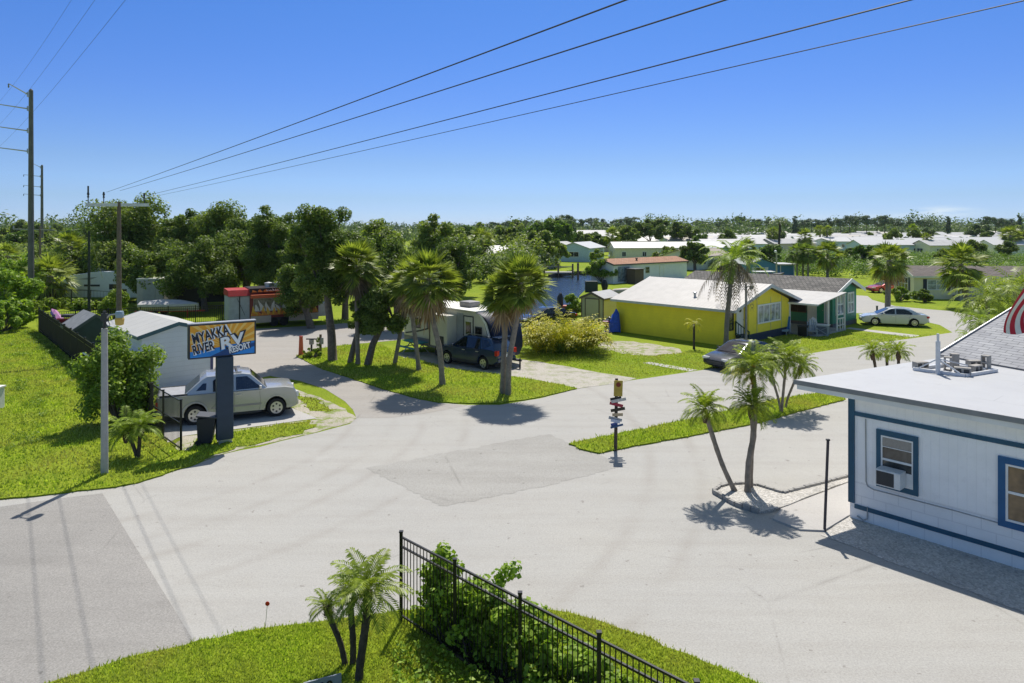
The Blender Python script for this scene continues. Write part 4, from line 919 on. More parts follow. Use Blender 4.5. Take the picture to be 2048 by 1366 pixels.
clump('date_palm_clump', 'small two stemmed yellowish palm between the street light and the gate', (276,918), [(None, [(266,890),(252,862)], 52, .06, 74, 18), (None, [(279,885),(281,852)], 50, .06, 75, 18)], mat=L_LIME, **PK)
for i, (px, top, rp, Yd, lb) in enumerate(((1745,702,32,31.5,'leftmost of three small palms showing over the flat roof'),(1774,700,32,32.5,'middle of three small palms showing over the flat roof'),(1797,704,34,31,'rightmost small palm over the flat roof, with a drooping side frond'))):
    clump('date_palm', lb, (px, 800), [(None, [(px+(8 if i == 0 else 0), 760),(px-(6 if i < 2 else -8)*0, top)], rp, .06, 80+i, 20)], 'small palms behind the flat roof', Yd, **PK)
QK = dict(npair=18, ll=.28, wid=.024, bend=1.9, lo=-30, hi=80)
for i, (px, py, rp, Yd, lb) in enumerate(((1975,598,80,46,'large arching queen palm behind the shingled roof'),(2030,578,80,50,'queen palm at the right edge behind the flag'),(1962,645,52,42,'yellowish small queen palm left of the shingled roof'),(1945,680,40,39,'lowest small palm peeking over the left slope of the shingled roof'))):
    clump('queen_palm', lb, (px, 700), [(None, [(px, py+60),(px, py)], rp, .12, 85+i, 22)], 'queen palms behind the shingled roof', Yd, bark=PBARK, mat=(L_LIME if i > 1 else L_FEA), **QK)

for o_ in [o for o in COL.objects if o.parent is None and o.name.startswith('date_palm')]:
    for c_ in [c for c in o_.children if c.name.startswith('crown')]:
        if o_ == fp: continue
        r_ = .105; mb_ = MB(); mb_.lathe([(.05,-.42),(r_*.95,-.28),(r_*1.05,-.14),(r_*.6,.02)], 10, tuple(c_.location)); mb_.build('leaf_base', M('leaf_base_brown', (.10,.065,.045), .95, var=.5, scale=25, bump=.8, bscale=30) if 'leaf_base_brown' not in bpy.data.materials else bpy.data.materials['leaf_base_brown'], o_, True)
# ---- broad trees: the grove on the left and the corner island oaks
def P3(px, py, Y): return (GX(px, Y), Y, GZ(py, Y))
def oak(label, base_px, Y, cx, topy, boty, rpx, seed, nl=9000, leaf=.16, mat=None, tr=.22, group='oaks of the left grove', path=None, ncl=30, name='oak_tree', rel=(.24,.40), inner=.4):
    bx = GX(base_px, Y); zt, zb = GZ(topy, Y), max(GZ(boty, Y), .3); rx = rpx*Y/1400
    ox = GX(cx, Y)-bx
    pt = None if path is None else [(0,0,0)]+[(GX(a, Y)-bx, 0, GZ(b_, Y)) for a, b_ in path]
    return tree(name, label, (bx, Y), None, rx, (zt-zb)/2, (zt+zb)/2, tr, nl, leaf, mat or L_OAK, seed, ncl, 'tree', group, None, pt, (ox, 0), rel=rel, inner=inner)
oak('tallest oak on the corner island with a straight dark trunk', 665, 41.6, 650, 378, 655, 74, 101, 40000, .095, tr=.28, group='oaks on the corner island', path=[(663,670),(655,600),(650,530)], ncl=80, rel=(.18,.34), inner=.25)
oak('low oak leaning right between the cabbage palms', 735, 40.4, 770, 545, 690, 52, 102, 13000, .10, tr=.22, group='oaks on the corner island', path=[(745,690),(765,648),(775,610)], ncl=30)
oak('slim oak with the left leaning stem beside the tallest oak', 700, 41.0, 725, 560, 700, 40, 103, 7000, .10, tr=.18, group='oaks on the corner island', path=[(708,690),(722,640),(728,600)], ncl=20)
GROVE = [
 ('broad dome shaped oak behind the wooden utility pole', 262, 82, 262, 378, 580, 78, 110, 15000, .24, L_OAK2),
 ('spiky topped oak right of the utility pole', 368, 80, 370, 392, 600, 44, 111, 9000, .22, L_OAK),
 ('rounded oak above the garage roof', 300, 70, 305, 490, 600, 66, 112, 11000, .2, L_OAK),
 ('dense oak over the boat trailer left of the food trailer', 410, 66, 400, 470, 640, 66, 113, 13000, .18, L_OAK),
 ('rounded light topped oak in the middle of the grove', 440, 78, 438, 400, 600, 62, 114, 13000, .22, L_OAK2),
 ('tall oak with a feathery top left of the tallest oak', 545, 66, 542, 378, 590, 50, 115, 13000, .17, L_OAK),
 ('narrow oak with a pointed top touching the tallest oak', 603, 62, 601, 398, 600, 36, 116, 9000, .16, L_OAK),
 ('dark oak behind the food trailer', 500, 70, 490, 440, 600, 60, 117, 11000, .19, L_OAK),
 ('oak overhanging the right end of the food trailer', 622, 55, 600, 520, 628, 46, 118, 10000, .15, L_OAK),
 ('dark oak low behind the white fifth wheel', 190, 84, 195, 470, 580, 60, 119, 9000, .24, L_OAK),
 ('oak at the far left of the grove above the white fifth wheel', 150, 92, 150, 480, 570, 50, 120, 7000, .26, L_OAK2),
 ('oak behind the camper between the merged palm crowns', 795, 54, 790, 470, 610, 54, 122, 10000, .15, L_OAK),
 ('oak right of the merged palm crowns behind the camper roof', 905, 62, 908, 468, 600, 40, 123, 8000, .17, L_OAK),
 ('light oak filling the gap left of the garage ridge', 225, 76, 228, 470, 580, 46, 124, 8000, .2, L_OAK2),
 ('oak between the two tall tops right of the middle of the grove', 490, 74, 492, 420, 590, 46, 125, 9000, .2, L_OAK),
 ('oak close behind the tallest oak', 690, 60, 692, 440, 590, 46, 126, 9000, .16, L_OAK),
 ('low oak behind the right end of the food trailer', 575, 64, 570, 500, 600, 50, 127, 9000, .17, L_OAK2),
 ('shaded oak between the two trailers of the grove', 345, 72, 345, 480, 610, 56, 121, 10000, .2, L_OAK)]
for lb, b_, Y, cx, ty, by, rp, sd_, nl, lf, m_ in GROVE: oak(lb, b_, Y, cx, ty, min(by+34, 655), rp*1.26, sd_, int(nl*2.2), lf*.74, m_, .3, ncl=70, rel=(.17,.36), inner=.3)
BACK = [
 ('oak with a small twiggy top right behind the merged palms', 872, 86, 868, 424, 570, 46, 130, 8000, .24, L_OAK2), ('broad oak behind the round palm crown', 760, 92, 752, 428, 560, 58, 131, 9000, .26, L_OAK2),
 ('oak filling the gap right of the merged palms', 915, 80, 918, 470, 590, 44, 132, 8000, .22, L_OAK), ('light oak behind the dark cabbage palm', 900, 105, 905, 450, 560, 46, 133, 7000, .3, L_OAK2),
 ('bright broad tree behind the slim palm pair', 1010, 150, 1010, 448, 530, 48, 134, 8000, .42, L_OAK2), ('bright round tree at the near end of the canal homes', 1080, 135, 1076, 455, 535, 46, 135, 8000, .36, L_OAK2),
 ('small tree left of the pale green canal home', 1112, 140, 1112, 480, 525, 26, 136, 4000, .36, L_OAK2), ('tall pale tree over the canal homes', 1120, 250, 1120, 430, 490, 32, 137, 5000, .6, L_FAR),
 ('round tree behind the blue grey canal home', 1160, 190, 1160, 462, 500, 26, 138, 4000, .45, L_OAK2), ('dark round tree right of the grey roofed house', 1195, 195, 1195, 466, 500, 24, 139, 4000, .45, L_OAK),
 ('big dark oak standing over the white roofs', 1300, 232, 1300, 434, 484, 42, 140, 9000, .55, L_OAK), ('lower dark tree right of the big dark oak', 1362, 240, 1362, 440, 486, 34, 141, 6000, .55, L_OAK),
 ('bright green tree behind the canal homes', 1255, 215, 1255, 448, 492, 26, 142, 5000, .5, L_OAK2), ('dark shrubby tree in front of the long cream home', 1390, 128, 1388, 480, 545, 28, 143, 5000, .34, L_OAK),
 ('bushy tree behind the beige house', 1345, 138, 1340, 492, 545, 40, 144, 6000, .36, L_OAK2), ('spreading tree between white roofs on the right', 1960, 300, 1960, 448, 480, 26, 145, 4000, .7, L_FAR)]
for lb, b_, Y, cx, ty, by, rp, sd_, nl, lf, m_ in BACK: oak(lb, b_, Y, cx, ty, by, rp*1.12, sd_, int(nl*1.3), lf*.85, m_, .3, 'broad trees around the canal', ncl=38, rel=(.20,.38))
# ---- shrubs
def shrub(label, xy, rx, ry, h, seed, nl, leaf, mat, ncl=24, name='shrub', group=None, aspect=.5):
    g = np.random.default_rng(seed); t = thing(name, label, 'shrub', xy, 0, group)
    C, Rr = crown_clumps(g, ncl, rx, ry, h*.52, (0, 0, h*.5), (.24,.42), .4, -.95); C[:,2] = np.maximum(C[:,2], Rr*.7)
    mb = MB(); limbs(mb, (0,0,-.03), C, g, 12, .05); mb.build('stem', BARK, t, True)
    leafobj('foliage', leafcloud(C, Rr, nl, leaf, g, aspect), mat, t); return t
shrub('large glossy bush behind the street light', (GX(238,28.3), 28.3), 1.62, 1.5, 3.75, 150, 12000, .085, L_BUSH, 40)
shrub('pale lime shrub in front of the white fifth wheel', (GX(228,58), 58), 1.3, 1.1, 3.1, 151, 3500, .13, L_LIME, 18)
shrub('low lime shrub at the left tip of the corner island', G(626,716), .9, .7, .65, 152, 2500, .06, L_LIME, 14)
shrub('leafy shrub on the canal bank left of the white mobile home', (GX(1205,99), 99), 2.6, 2.0, 3.6, 153, 4500, .2, L_BUSH, 20)
shrub('small shrub by the sunroom of the canal home', (GX(1192,152), 152), 1.6, 1.3, 3.3, 154, 1800, .25, L_LIME, 12)
shrub('dark shrub in front of the cream house deck', (GX(1850,74), 74), 1.3, 1.0, 1.5, 155, 2500, .12, L_OAK, 14)
shrub('green shrub at the left corner of the cream house', (GX(1800,75), 75), 1.9, 1.2, 1.7, 156, 3000, .13, L_BUSH, 16)
shrub('clipped shrub in front of the palm by the shingled roof', (GX(1990,44), 44), .9, .8, 1.1, 157, 2500, .07, L_OAK, 14)
shrub('boxy shrub at the water edge beside the garden shed', (GX(1146,63), 63), 1.0, 1.0, 1.9, 158, 2500, .12, L_BUSH, 14)
for i, (px, Y, h, rx, lb) in enumerate(((8,53,2.6,1.5,'bright shrub nearest the far end of the privacy fence'),(4,60,4.6,2.8,'tall bright shrub cut by the left edge of the picture'),(38,70,2.4,1.8,'bright shrub left of the nearer concrete pole'),(20,76,4.8,4.5,'lowest bright shrub mass at the left edge'),(48,84,4.2,3.6,'bright shrub behind the near concrete power pole'),(8,95,5.2,5,'taller shrub at the left edge above the others'),(52,61,1.5,1.6,'low yellowish weeds around the foot of the near power pole'))):
    shrub(lb, (GX(px,Y), Y), rx, 3, h, 160+i, 7000, .17, L_GRAPE if i < 6 else L_LIME, 26, group='roadside shrubs at the left edge')
# yellow arching shrub (crotons and ferns)
g = np.random.default_rng(170); cb_ = thing('yellow_shrub', 'big arching golden yellow shrub in the lawn between the camper and the yellow house', 'shrub', G(1128,704)); Q = []
for i in range(300):
    b_ = np.array([g.uniform(-1.9,1.9), g.uniform(-1.0,1.0), g.uniform(0,.5)]); az = math.atan2(b_[1]*1.2+g.normal()*.6, b_[0]+g.normal()*.6); hmax = 2.5*(1-(b_[0]/2.6)**2)
    Q += feather(g, az, R(g.uniform(45,88)), g.uniform(.9,1.25)*max(.9,hmax*1.15), g.uniform(1.4,2.4), 10, .40, .05, b_, .4)
leafobj('foliage', np.array(Q).reshape(-1,3), L_CROT, cb_)
leafobj('undergrowth', leafcloud(np.stack([g.uniform(-1.7,1.7,30), g.uniform(-.8,.8,30), g.uniform(.2,.9,30)],1), np.full(30,.5), 5000, .08, g), L_BUSH, cb_)
# sea grape along the foreground fence
g = np.random.default_rng(171); sgp = thing('sea_grape', 'sea grape shrub with big round leaves growing through the foreground fence', 'shrub', (-.3, 12.15))
C = []; Rr = []
for i in range(420):
    t_ = g.uniform(0, 1.5); x = -1.45 + 3.2*t_; y = 1.95 - 3.15*t_ + g.normal()*.26; h = max(.25, (1.5 if t_ < .5 else 1.5-.85*(t_-.5))*g.uniform(.2,1.0)); C.append((x+.12+g.normal()*.15, y, h*.85)); Rr.append(g.uniform(.11,.22))
for p in ((-1.15,1.55,1.5),(-1.05,1.5,1.7),(.2,.8,1.6),(.32,.7,1.72),(.05,.8,1.5),(-.9,1.4,1.55)): C.append(p); Rr.append(.17)
leafobj('foliage', leafcloud(C, Rr, 22000, .05, g, .92, 1.0, .6), L_GRAPE, sgp)
st = MB()
st.tube([(0,0,-.03),(0,0,.15)], .03, 6)
for c_ in C[::4]: st.tube([(0,0,.05), (c_[0]*.8, c_[1]*.8, .12), (c_[0], c_[1], c_[2])], [.016,.014,.008], 5, cap=False)
st.build('stem', DBARK, sgp)
# low weeds under it (ground cover)
pts = scatter([(-2.2,13.2),(-1.0,13.3),(1.8,10.5),(3.0,8.6),(.3,8.2),(-2.0,11.0)], 190); n = len(pts)
P_ = np.column_stack([pts, g.uniform(.08,.30,n)]); N_ = unit(g.normal(size=(n,3))*.5+np.array([0,0,.8]))
w_o = leafobj('weeds', leafquads(P_, N_, .05, .6, g), L_GRAPE); tag(w_o, 'leafy weeds under the sea grape along the foreground fence', 'weeds', kind='stuff')
pts = scatter([(-2.0,11.6),(-1.75,11.7),(-1.6,11.3),(-1.9,11.2)], 260); n = len(pts)
w_o = leafobj('weeds', leafquads(np.column_stack([pts, g.uniform(.05,.2,n)]), unit(g.normal(size=(n,3))), .05, .15, g), L_ORNG); tag(w_o, 'dry orange weed tuft between the palm clump and the fence', 'weeds', kind='stuff')

# ---- mangrove thicket, far woodland (uncountable)
g = np.random.default_rng(180)
def thicket(name, label, poly, dens, h, rad, nl, leaf, mat, seed, cat='thicket', hv=.35):
    g = np.random.default_rng(seed); pts = scatter(poly, dens); n = len(pts); hh = h*g.uniform(1-hv, 1+hv*.4, n)
    C = np.column_stack([pts, np.maximum(hh-rad*.6, rad*.5)]); lowC = C.copy(); lowC[:,2] = rad*.5; C = np.vstack([C, lowC[::2]]); Rr = rad*g.uniform(.6,1.25,len(C))
    o = leafobj(name, leafcloud(C, Rr, nl, leaf, g, up=1.0), mat); return tag(o, label, cat, kind='stuff')
thicket('mangrove_thicket', 'bright green mangrove thicket between the cream house and the white roofed homes', [(46,116),(58,100),(62,88),(75,86),(100,90),(150,104),(150,172),(118,170),(84,172),(58,186),(44,160)], .10, 2.3, 1.8, 170000, .17, L_MANG, 181)
thicket('mangrove_thicket', 'mangrove shrubs behind the white mobile home and the beige house', [(22,128),(36,134),(44,120),(46,160),(40,158),(26,140)], .09, 2.6, 1.7, 26000, .18, L_MANG, 182)
thicket('reed_bank', 'tall grass strip in front of the white fifth wheel', [(-50,69.5),(-40,66),(-39.5,67.5),(-49,71.5)], 1.4, .9, .5, 5000, .16, L_LIME, 183, 'grass')
thicket('shrub_bank', 'low shrubs on the far bank of the canal', [(9,118),(22,121),(24,118),(11,115)], .5, 1.0, .8, 3000, .18, L_BUSH, 184, 'shrubs')
def far_wood(label, x0, x1, y0, y1, n, h, rad, nl, leaf, mat, seed, curve=0):
    g = np.random.default_rng(seed); x = g.uniform(x0, x1, n); y = g.uniform(y0, y1, n) + curve*(x/(x1-x0))**2
    hh = h*g.uniform(.55, 1.08, n)*(1+.16*np.sin(x*.021)+.12*np.sin(x*.057+1)); C = []; Rr = []
    for i in range(n):
        k = 5
        for j in range(k): C.append((x[i]+g.normal()*rad*.6, y[i]+g.normal()*rad*.6, max(rad*.5, hh[i]-rad*.7-j*rad*.8*g.uniform(.4,1)))); Rr.append(rad*g.uniform(.55,1.1))
    tag(leafobj('woodland', leafcloud(C, Rr, nl, leaf, g), mat), label, 'woodland', kind='stuff')
far_wood('dark far woodland along the left horizon', -330, -70, 285, 400, 170, 12.5, 4.5, 26000, .8, L_FAR, 190)
far_wood('far woodland along the middle horizon behind the grove', -120, 130, 330, 440, 170, 12.0, 4.5, 26000, .8, L_FAR, 191)
far_wood('far woodland along the horizon behind the white roofs', 120, 560, 570, 720, 260, 17.0, 6.5, 40000, 1.15, L_FAR, 192)
far_wood('bluish wooded skyline farthest away', -1100, 1300, 1000, 1500, 420, 17.0, 12, 30000, 2.6, L_PINE, 193)
# far bushes between the park rows
thicket('understory', 'dark green understory behind the oak grove', [(-52,92),(-30,90),(-8,92),(2,100),(2,108),(-10,104),(-34,100),(-56,104)], .16, 4.6, 2.6, 26000, .26, L_OAK, 185, 'undergrowth', .5)
thicket('understory', 'mixed green undergrowth between the camper and the canal homes', [(-14,112),(-2,112),(5,122),(8,140),(8,150),(-6,150),(-16,130)], .07, 5.0, 2.8, 18000, .34, L_OAK2, 186, 'undergrowth', .6)
thicket('understory', 'scrubby trees between the grove and the public road', [(-150,150),(-75,130),(-60,120),(-64,112),(-90,125),(-150,140)], .05, 5.0, 2.8, 20000, .34, L_OAK2, 187, 'undergrowth', .6)
g = np.random.default_rng(410); Cw = []; Rw = []
for i in range(150):
    t_ = g.uniform(); ax, ay = -14.3-21.5*t_, 27.4+25.4*t_; o_ = abs(g.normal())*.5; Cw.append((ax-.76*(.15+o_), ay-.65*(.15+o_), .12)); Rw.append(g.uniform(.12,.34))
for i in range(46):
    Y = g.uniform(24, 50); x = g.uniform(-.72*Y, -.6*Y-2); Cw.append((x, Y, .1)); Rw.append(g.uniform(.12,.4))
tag(leafobj('weeds', leafcloud(Cw, Rw, 9000, .06, g, .3, .7), L_BUSH), 'tufts of darker weeds along the outside of the privacy fence and in the left lawn', 'weeds', kind='stuff')
# ---- pines sticking out of the skyline: two kinds, copied
def pine(name, label, xy, h, r_, seed, flat=True):
    g = np.random.default_rng(seed); t = thing(name, label, 'pine tree', xy, 0, 'tall pines on the skyline')
    MB().tube([(0,0,-.1),(.1*r_,0,h*.5),(0,.1*r_,h*.95)], [.28,.2,.06], 6).build('trunk', DBARK, t, True)
    if flat: C = np.array([(g.normal()*r_*.55, g.normal()*r_*.55, h*(.95-.30*g.uniform()**1.3)) for _ in range(15)]); Rr = np.full(15, r_*.42)
    else: C = np.array([(g.normal()*r_*.16, g.normal()*r_*.16, h*u) for u in np.linspace(.35,.98,14)]); Rr = r_*np.linspace(.55,.25,14)
    leafobj('crown', leafcloud(C, Rr, 1400, .5, g, .5, .7), L_PINE, t); return t
pv = [pine('pine_tree', 'flat topped pine on the skyline behind the white roofs', (0, 500), 17, 4.2, 200, True), pine('pine_tree', 'flat topped pine on the skyline behind the white roofs', (0, 520), 15, 3.6, 201, True), pine('cypress_tree', 'narrow dark conifer rising above the skyline', (0, 480), 18, 3.2, 202, False)]
SKY_T = [(1446,438,420,0),(1480,432,430,1),(1511,438,400,0),(1540,436,400,1),(1563,440,420,0),(1590,432,380,2),(1608,440,420,0),(1624,437,430,1),(1640,440,400,0),(1662,436,420,1),(1680,438,450,0),(1700,431,420,0),(1712,434,430,1),(1732,431,410,0),(1755,438,430,1),(1768,431,420,0),(1790,437,430,0),(1822,438,440,1),(1850,440,460,0),(1896,433,400,2),(1974,433,410,0),(1992,435,430,1),(2005,440,430,0),(2024,438,420,1),(2038,430,380,2),(1130,430,380,0),(1152,437,390,1),(1186,436,390,0),(1205,438,400,1),(1240,438,400,0),(1262,434,370,0),(1020,442,400,1),(1045,440,410,0),(1400,440,420,1),(985,444,420,0)]
for i, (px, ty, Y, k) in enumerate(SKY_T):
    h0 = (17,15,18)[k]; h = GZ(ty, Y)
    lb = {2: 'narrow dark conifer rising above the skyline'}.get(k, 'flat topped pine on the skyline behind the white roofs' if px > 1380 else 'pine on the skyline behind the canal homes')
    if k == 2: lb = {1590: 'narrow dark conifer right of the tallest thin palm', 1896: 'lone narrow conifer below the small cloud', 2038: 'narrow dark conifers at the right edge of the skyline'}[px].replace('conifers','conifer')
    if i < 0: continue
    sc = h/h0; dup(pv[k], (GX(px, Y), Y), rr.uniform(0, 6), lb, None, (1.0, 1.0, sc))
for p_ in pv:
    for c_ in list(p_.children): bpy.data.objects.remove(c_)
    bpy.data.objects.remove(p_)
# bushes and small trees in the park between the white roofs, copied
tv = [tree('park_tree', 'small leafy tree between the white roofed homes', (0, 300), None, 3.2, 2.6, 3.6, .18, 2200, .36, m_, 210+i, 16, 'tree', 'small trees between the white roofed homes') for i, m_ in enumerate((L_OAK2, L_OAK, L_MANG, L_FAR))]
for i in range(40):
    Y = rr.choice((206, 234, 262, 292, 330, 374, 428, 500)) + rr.uniform(-4, 4); x = rr.uniform(.08*Y, .8*Y); k = rr.randrange(4)
    s_ = rr.uniform(.55, 1.25); dup(tv[k], (x, Y), rr.uniform(0, 6), None, None, (s_, s_, s_*rr.uniform(.85,1.2)))
for i in range(22):
    Y = rr.uniform(150, 280); x = rr.uniform(-.08*Y, .10*Y) if i % 2 else rr.uniform(-.78*Y, -.55*Y); s_ = rr.uniform(.9, 1.7)
    dup(tv[rr.randrange(3)], (x, Y), rr.uniform(0, 6), 'small leafy tree far behind the grove' if i % 2 else 'leafy tree near the public road on the left horizon', 'small trees far behind the grove', s_)
for i in range(32):
    x = rr.uniform(48, 150); Y = rr.uniform(92, 172)
    if x/Y > .78 or (x < 62 and Y < 118): continue
    s_ = rr.uniform(.45, .85); dup(tv[rr.choice((0,1,2,2))], (x, Y), rr.uniform(0, 6), 'bushy tree standing in the mangrove thicket', 'bushy trees in the mangrove thicket', (s_*1.15, s_*1.15, s_*.95))
for p_ in tv:
    for c_ in list(p_.children): bpy.data.objects.remove(c_)
    bpy.data.objects.remove(p_)
# ---------------------------------------------------------------- vehicles
def arc(xc, zc, r, a0, a1, n=9): return [(xc + r*math.cos(R(a0+(a1-a0)*i/n)), zc + r*math.sin(R(a0+(a1-a0)*i/n))) for i in range(n+1)]
def side_loft(mb, poly, wf, ins=.04, q=.07, m=0, taperfun=None):
    """closed outline in x,z swept across y with rounded shoulders; wf(x,z) half width"""
    n = len(poly); cx = sum(p[0] for p in poly)/n; cz = sum(p[1] for p in poly)/n
    a = sum(poly[i][0]*poly[(i+1)%n][1]-poly[(i+1)%n][0]*poly[i][1] for i in range(n))
    if a < 0: poly = poly[::-1]
    vs = []
    for sy, e in ((-1, ins), (-1, 0), (1, 0), (1, ins)):
        for x, z in poly:
            w = wf(x, z); y = sy*(w if e else w-q); k = 1-e/max(.3, math.hypot(x-cx, z-cz)) if e else 1
            vs.append((cx+(x-cx)*k, y, cz+(z-cz)*k))
    fs = [tuple(range(n)), tuple(range(3*n, 4*n))[::-1]]
    for s_ in range(3): fs += [(s_*n+(i+1)%n, s_*n+i, (s_+1)*n+i, (s_+1)*n+(i+1)%n) for i in range(n)]
    mb.add(vs, fs, m)
def wheel(root, x, y, r, w=.22, rim=None, spokes=6, steel=False):
    s_ = 1 if y > 0 else -1; mb = MB(); k = r*.66
    mb.lathe([(k*.9,-w/2*.9),(k,-w/2),(r*.93,-w/2),(r,-w/2*.7),(r,w/2*.7),(r*.93,w/2),(k,w/2),(k*.9,w/2*.9)], 22, (0,0,0), 'Y')
    o = mb.build('wheel', RUBBER, root, True); o.location = (x, y, r)
    rm = MB(); f = s_*w/2*1.03
    rm.lathe([(k*.98, f*.82),(k*.98, f),(k*.84, f),(k*.84, f*.84)], 20, (0,0,0), 'Y')
    rm.lathe([(.09*r/.35, f*.7),(.09*r/.35, f*1.02),(.02, f*1.06)], 10, (0,0,0), 'Y')
    rm.lathe([(k*.9, f*.86),(k*.86, f*.93),(k*.3, f*.96),(.01, f*.97)], 20, (0,0,0), 'Y')
    for i in range(spokes):
        t = 2*math.pi*(i+.5)/spokes; c0 = (math.cos(t)*k*.60, 0, math.sin(t)*k*.60); rh = min(k*.17, k*1.55/spokes)
        rm.lathe([(rh, f*.955),(rh*.9, f*.985),(.003, f*.985)], 8, c0, 'Y', 1)
    rm.build('rim', [rim or CHROME, DARK], o)
def panel(mb, pts, wf, s_, off=.004, m=0):     # polygon in x,z laid just proud of the side
    mb.add([(x, s_*(wf(x, z)+off), z) for x, z in (pts if s_ < 0 else pts[::-1])], [tuple(range(len(pts)))], m)
def slope(mb, a, b_, wf, frac=.88, off=.008, shrink=.06, m=0):      # glass on the front/rear slope from a to b (x,z), a lower
    d = Vector((b_[0]-a[0], 0, b_[1]-a[1])); L = d.length; d.normalize(); nrm = Vector((d.z, 0, -d.x)); 
    if (nrm.x > 0) != (a[0] > b_[0]): nrm = -nrm
    vs = []
    for p, t in ((a, shrink), (b_, -shrink)):
        q = Vector((p[0], 0, p[1])) + d*t + nrm*off; w = wf(p[0], p[1])*frac; vs += [(q.x, -w, q.z), (q.x, w, q.z)]
    mb.add(vs, [(0,1,3,2)], m)
def seam(mb, pts, wf, s_, w=.012, off=.003, m=0):
    for a, b_ in zip(pts, pts[1:]):
        d = Vector((b_[0]-a[0], b_[1]-a[1])).normalized()*w; nx, nz = -d.y, d.x
        panel(mb, [(a[0]-nx/2,a[1]-nz/2),(b_[0]-nx/2,b_[1]-nz/2),(b_[0]+nx/2,b_[1]+nz/2),(a[0]+nx/2,a[1]+nz/2)], wf, s_, off, m)
def paint(name, col, rough=.28, metal=.35): return M(name, col, rough, metal, .04, 2, coat=.5, spec=.5)
def vehicle(name, label, cat, loc, rz, body, cab, W, bw, glass, front, rear, wheels, wr, col, cladding=None, seams=(), handles=(), head=None, tail=None, ins=.05, group=None, mirror=None, ztum=.9, rim=None, trimcol=None, extra=None, spokes=6):
    t = thing(name, label, cat, loc, rz, group); xs = [p[0] for p in body]; L2 = max(abs(min(xs)), max(xs))
    def wb(x, z): return W/2*(1-(.05 if cat == 'pickup' else .11)*(abs(x)/L2)**4)*(1-.10*max(0, .45-z)) 
    z0 = min(p[1] for p in cab); z1 = max(p[1] for p in cab)
    def wc(x, z): return (W/2-.05)*(1-.06*(abs(x)/L2)**2) - (W/2*(.15 if cat == 'pickup' else .21))*max(0, min(1, (z-z0)/(z1-z0)))**1.15
    mb = MB(); side_loft(mb, body, wb, ins); mb.build('body', col, t, True, sharp=24)
    mb = MB(); side_loft(mb, cab, wc, .05, .08); mb.build('cabin', col, t, True, sharp=24)
    for s_ in (-1, 1):
        for poly in glass:
            m_ = MB(); panel(m_, poly, wc, s_, .006); m_.build('side_window', CGLASS, t)
    m_ = MB(); slope(m_, front[0], front[1], wc); m_.build('windshield', CGLASS, t)
    m_ = MB(); slope(m_, rear[0], rear[1], wc); m_.build('rear_window', CGLASS, t)
    sm = MB()
    for s_ in (-1, 1):
        for p_ in seams: seam(sm, p_, wb, s_)
    if sm.v: sm.build('door_seams', DARK, t)
    hd = MB()
    for s_ in (-1, 1):
        for x, z in handles:
            y = s_*(wb(x, z)+.02); hd.b(x-.1, x+.1, min(y-.02,y+.02), max(y-.02,y+.02), z-.018, z+.018)
    if hd.v: hd.build('door_handles', CHROME, t)
    if cladding:
        for s_ in (-1, 1):
            for poly in cladding:
                m_ = MB(); panel(m_, poly, wb, s_, .012); m_.build('cladding', trimcol or DARK, t)
    for x in wheels:
        for s_ in (-1, 1): wheel(t, x, s_*(W/2-.13), wr, .23, rim, spokes)
    ub = MB(); ub.b(min(xs)+.3, max(xs)-.3, -W/2+.25, W/2-.25, wr*.55, wr*1.35); ub.build('underbody', M('underbody_black', (.01,.01,.01), .9), t) if False else ub.build('underbody', RUBBER, t)
    for s_ in (-1, 1):
        if head: m_ = MB(); x, z, dx, dz = head; y = s_*(W/2-.26); m_.box((x, y, z), (dx, .42, dz), s_*-.25); m_.build('headlight', LAMPW, t, bevel=.02)
        if tail: m_ = MB(); x, z, dx, dz = tail; y = s_*(W/2-.17); m_.box((x, y, z), (dx, .26, dz), s_*.2); m_.build('taillight', LAMPR, t, bevel=.02)
        if mirror: m_ = MB(); x, z = mirror; m_.box((x, s_*(W/2+.10), z), (.12, .2, .15)); m_.build('mirror', CHROME if cat == 'pickup' else col, t, bevel=.03)
    if extra: extra(t, wb, wc)
    return t
def plate(t, x, z, s_=1, col=None): MB().box((x, 0, z), (.02, .34, .16)).build('number_plate', col or WHITE, t)
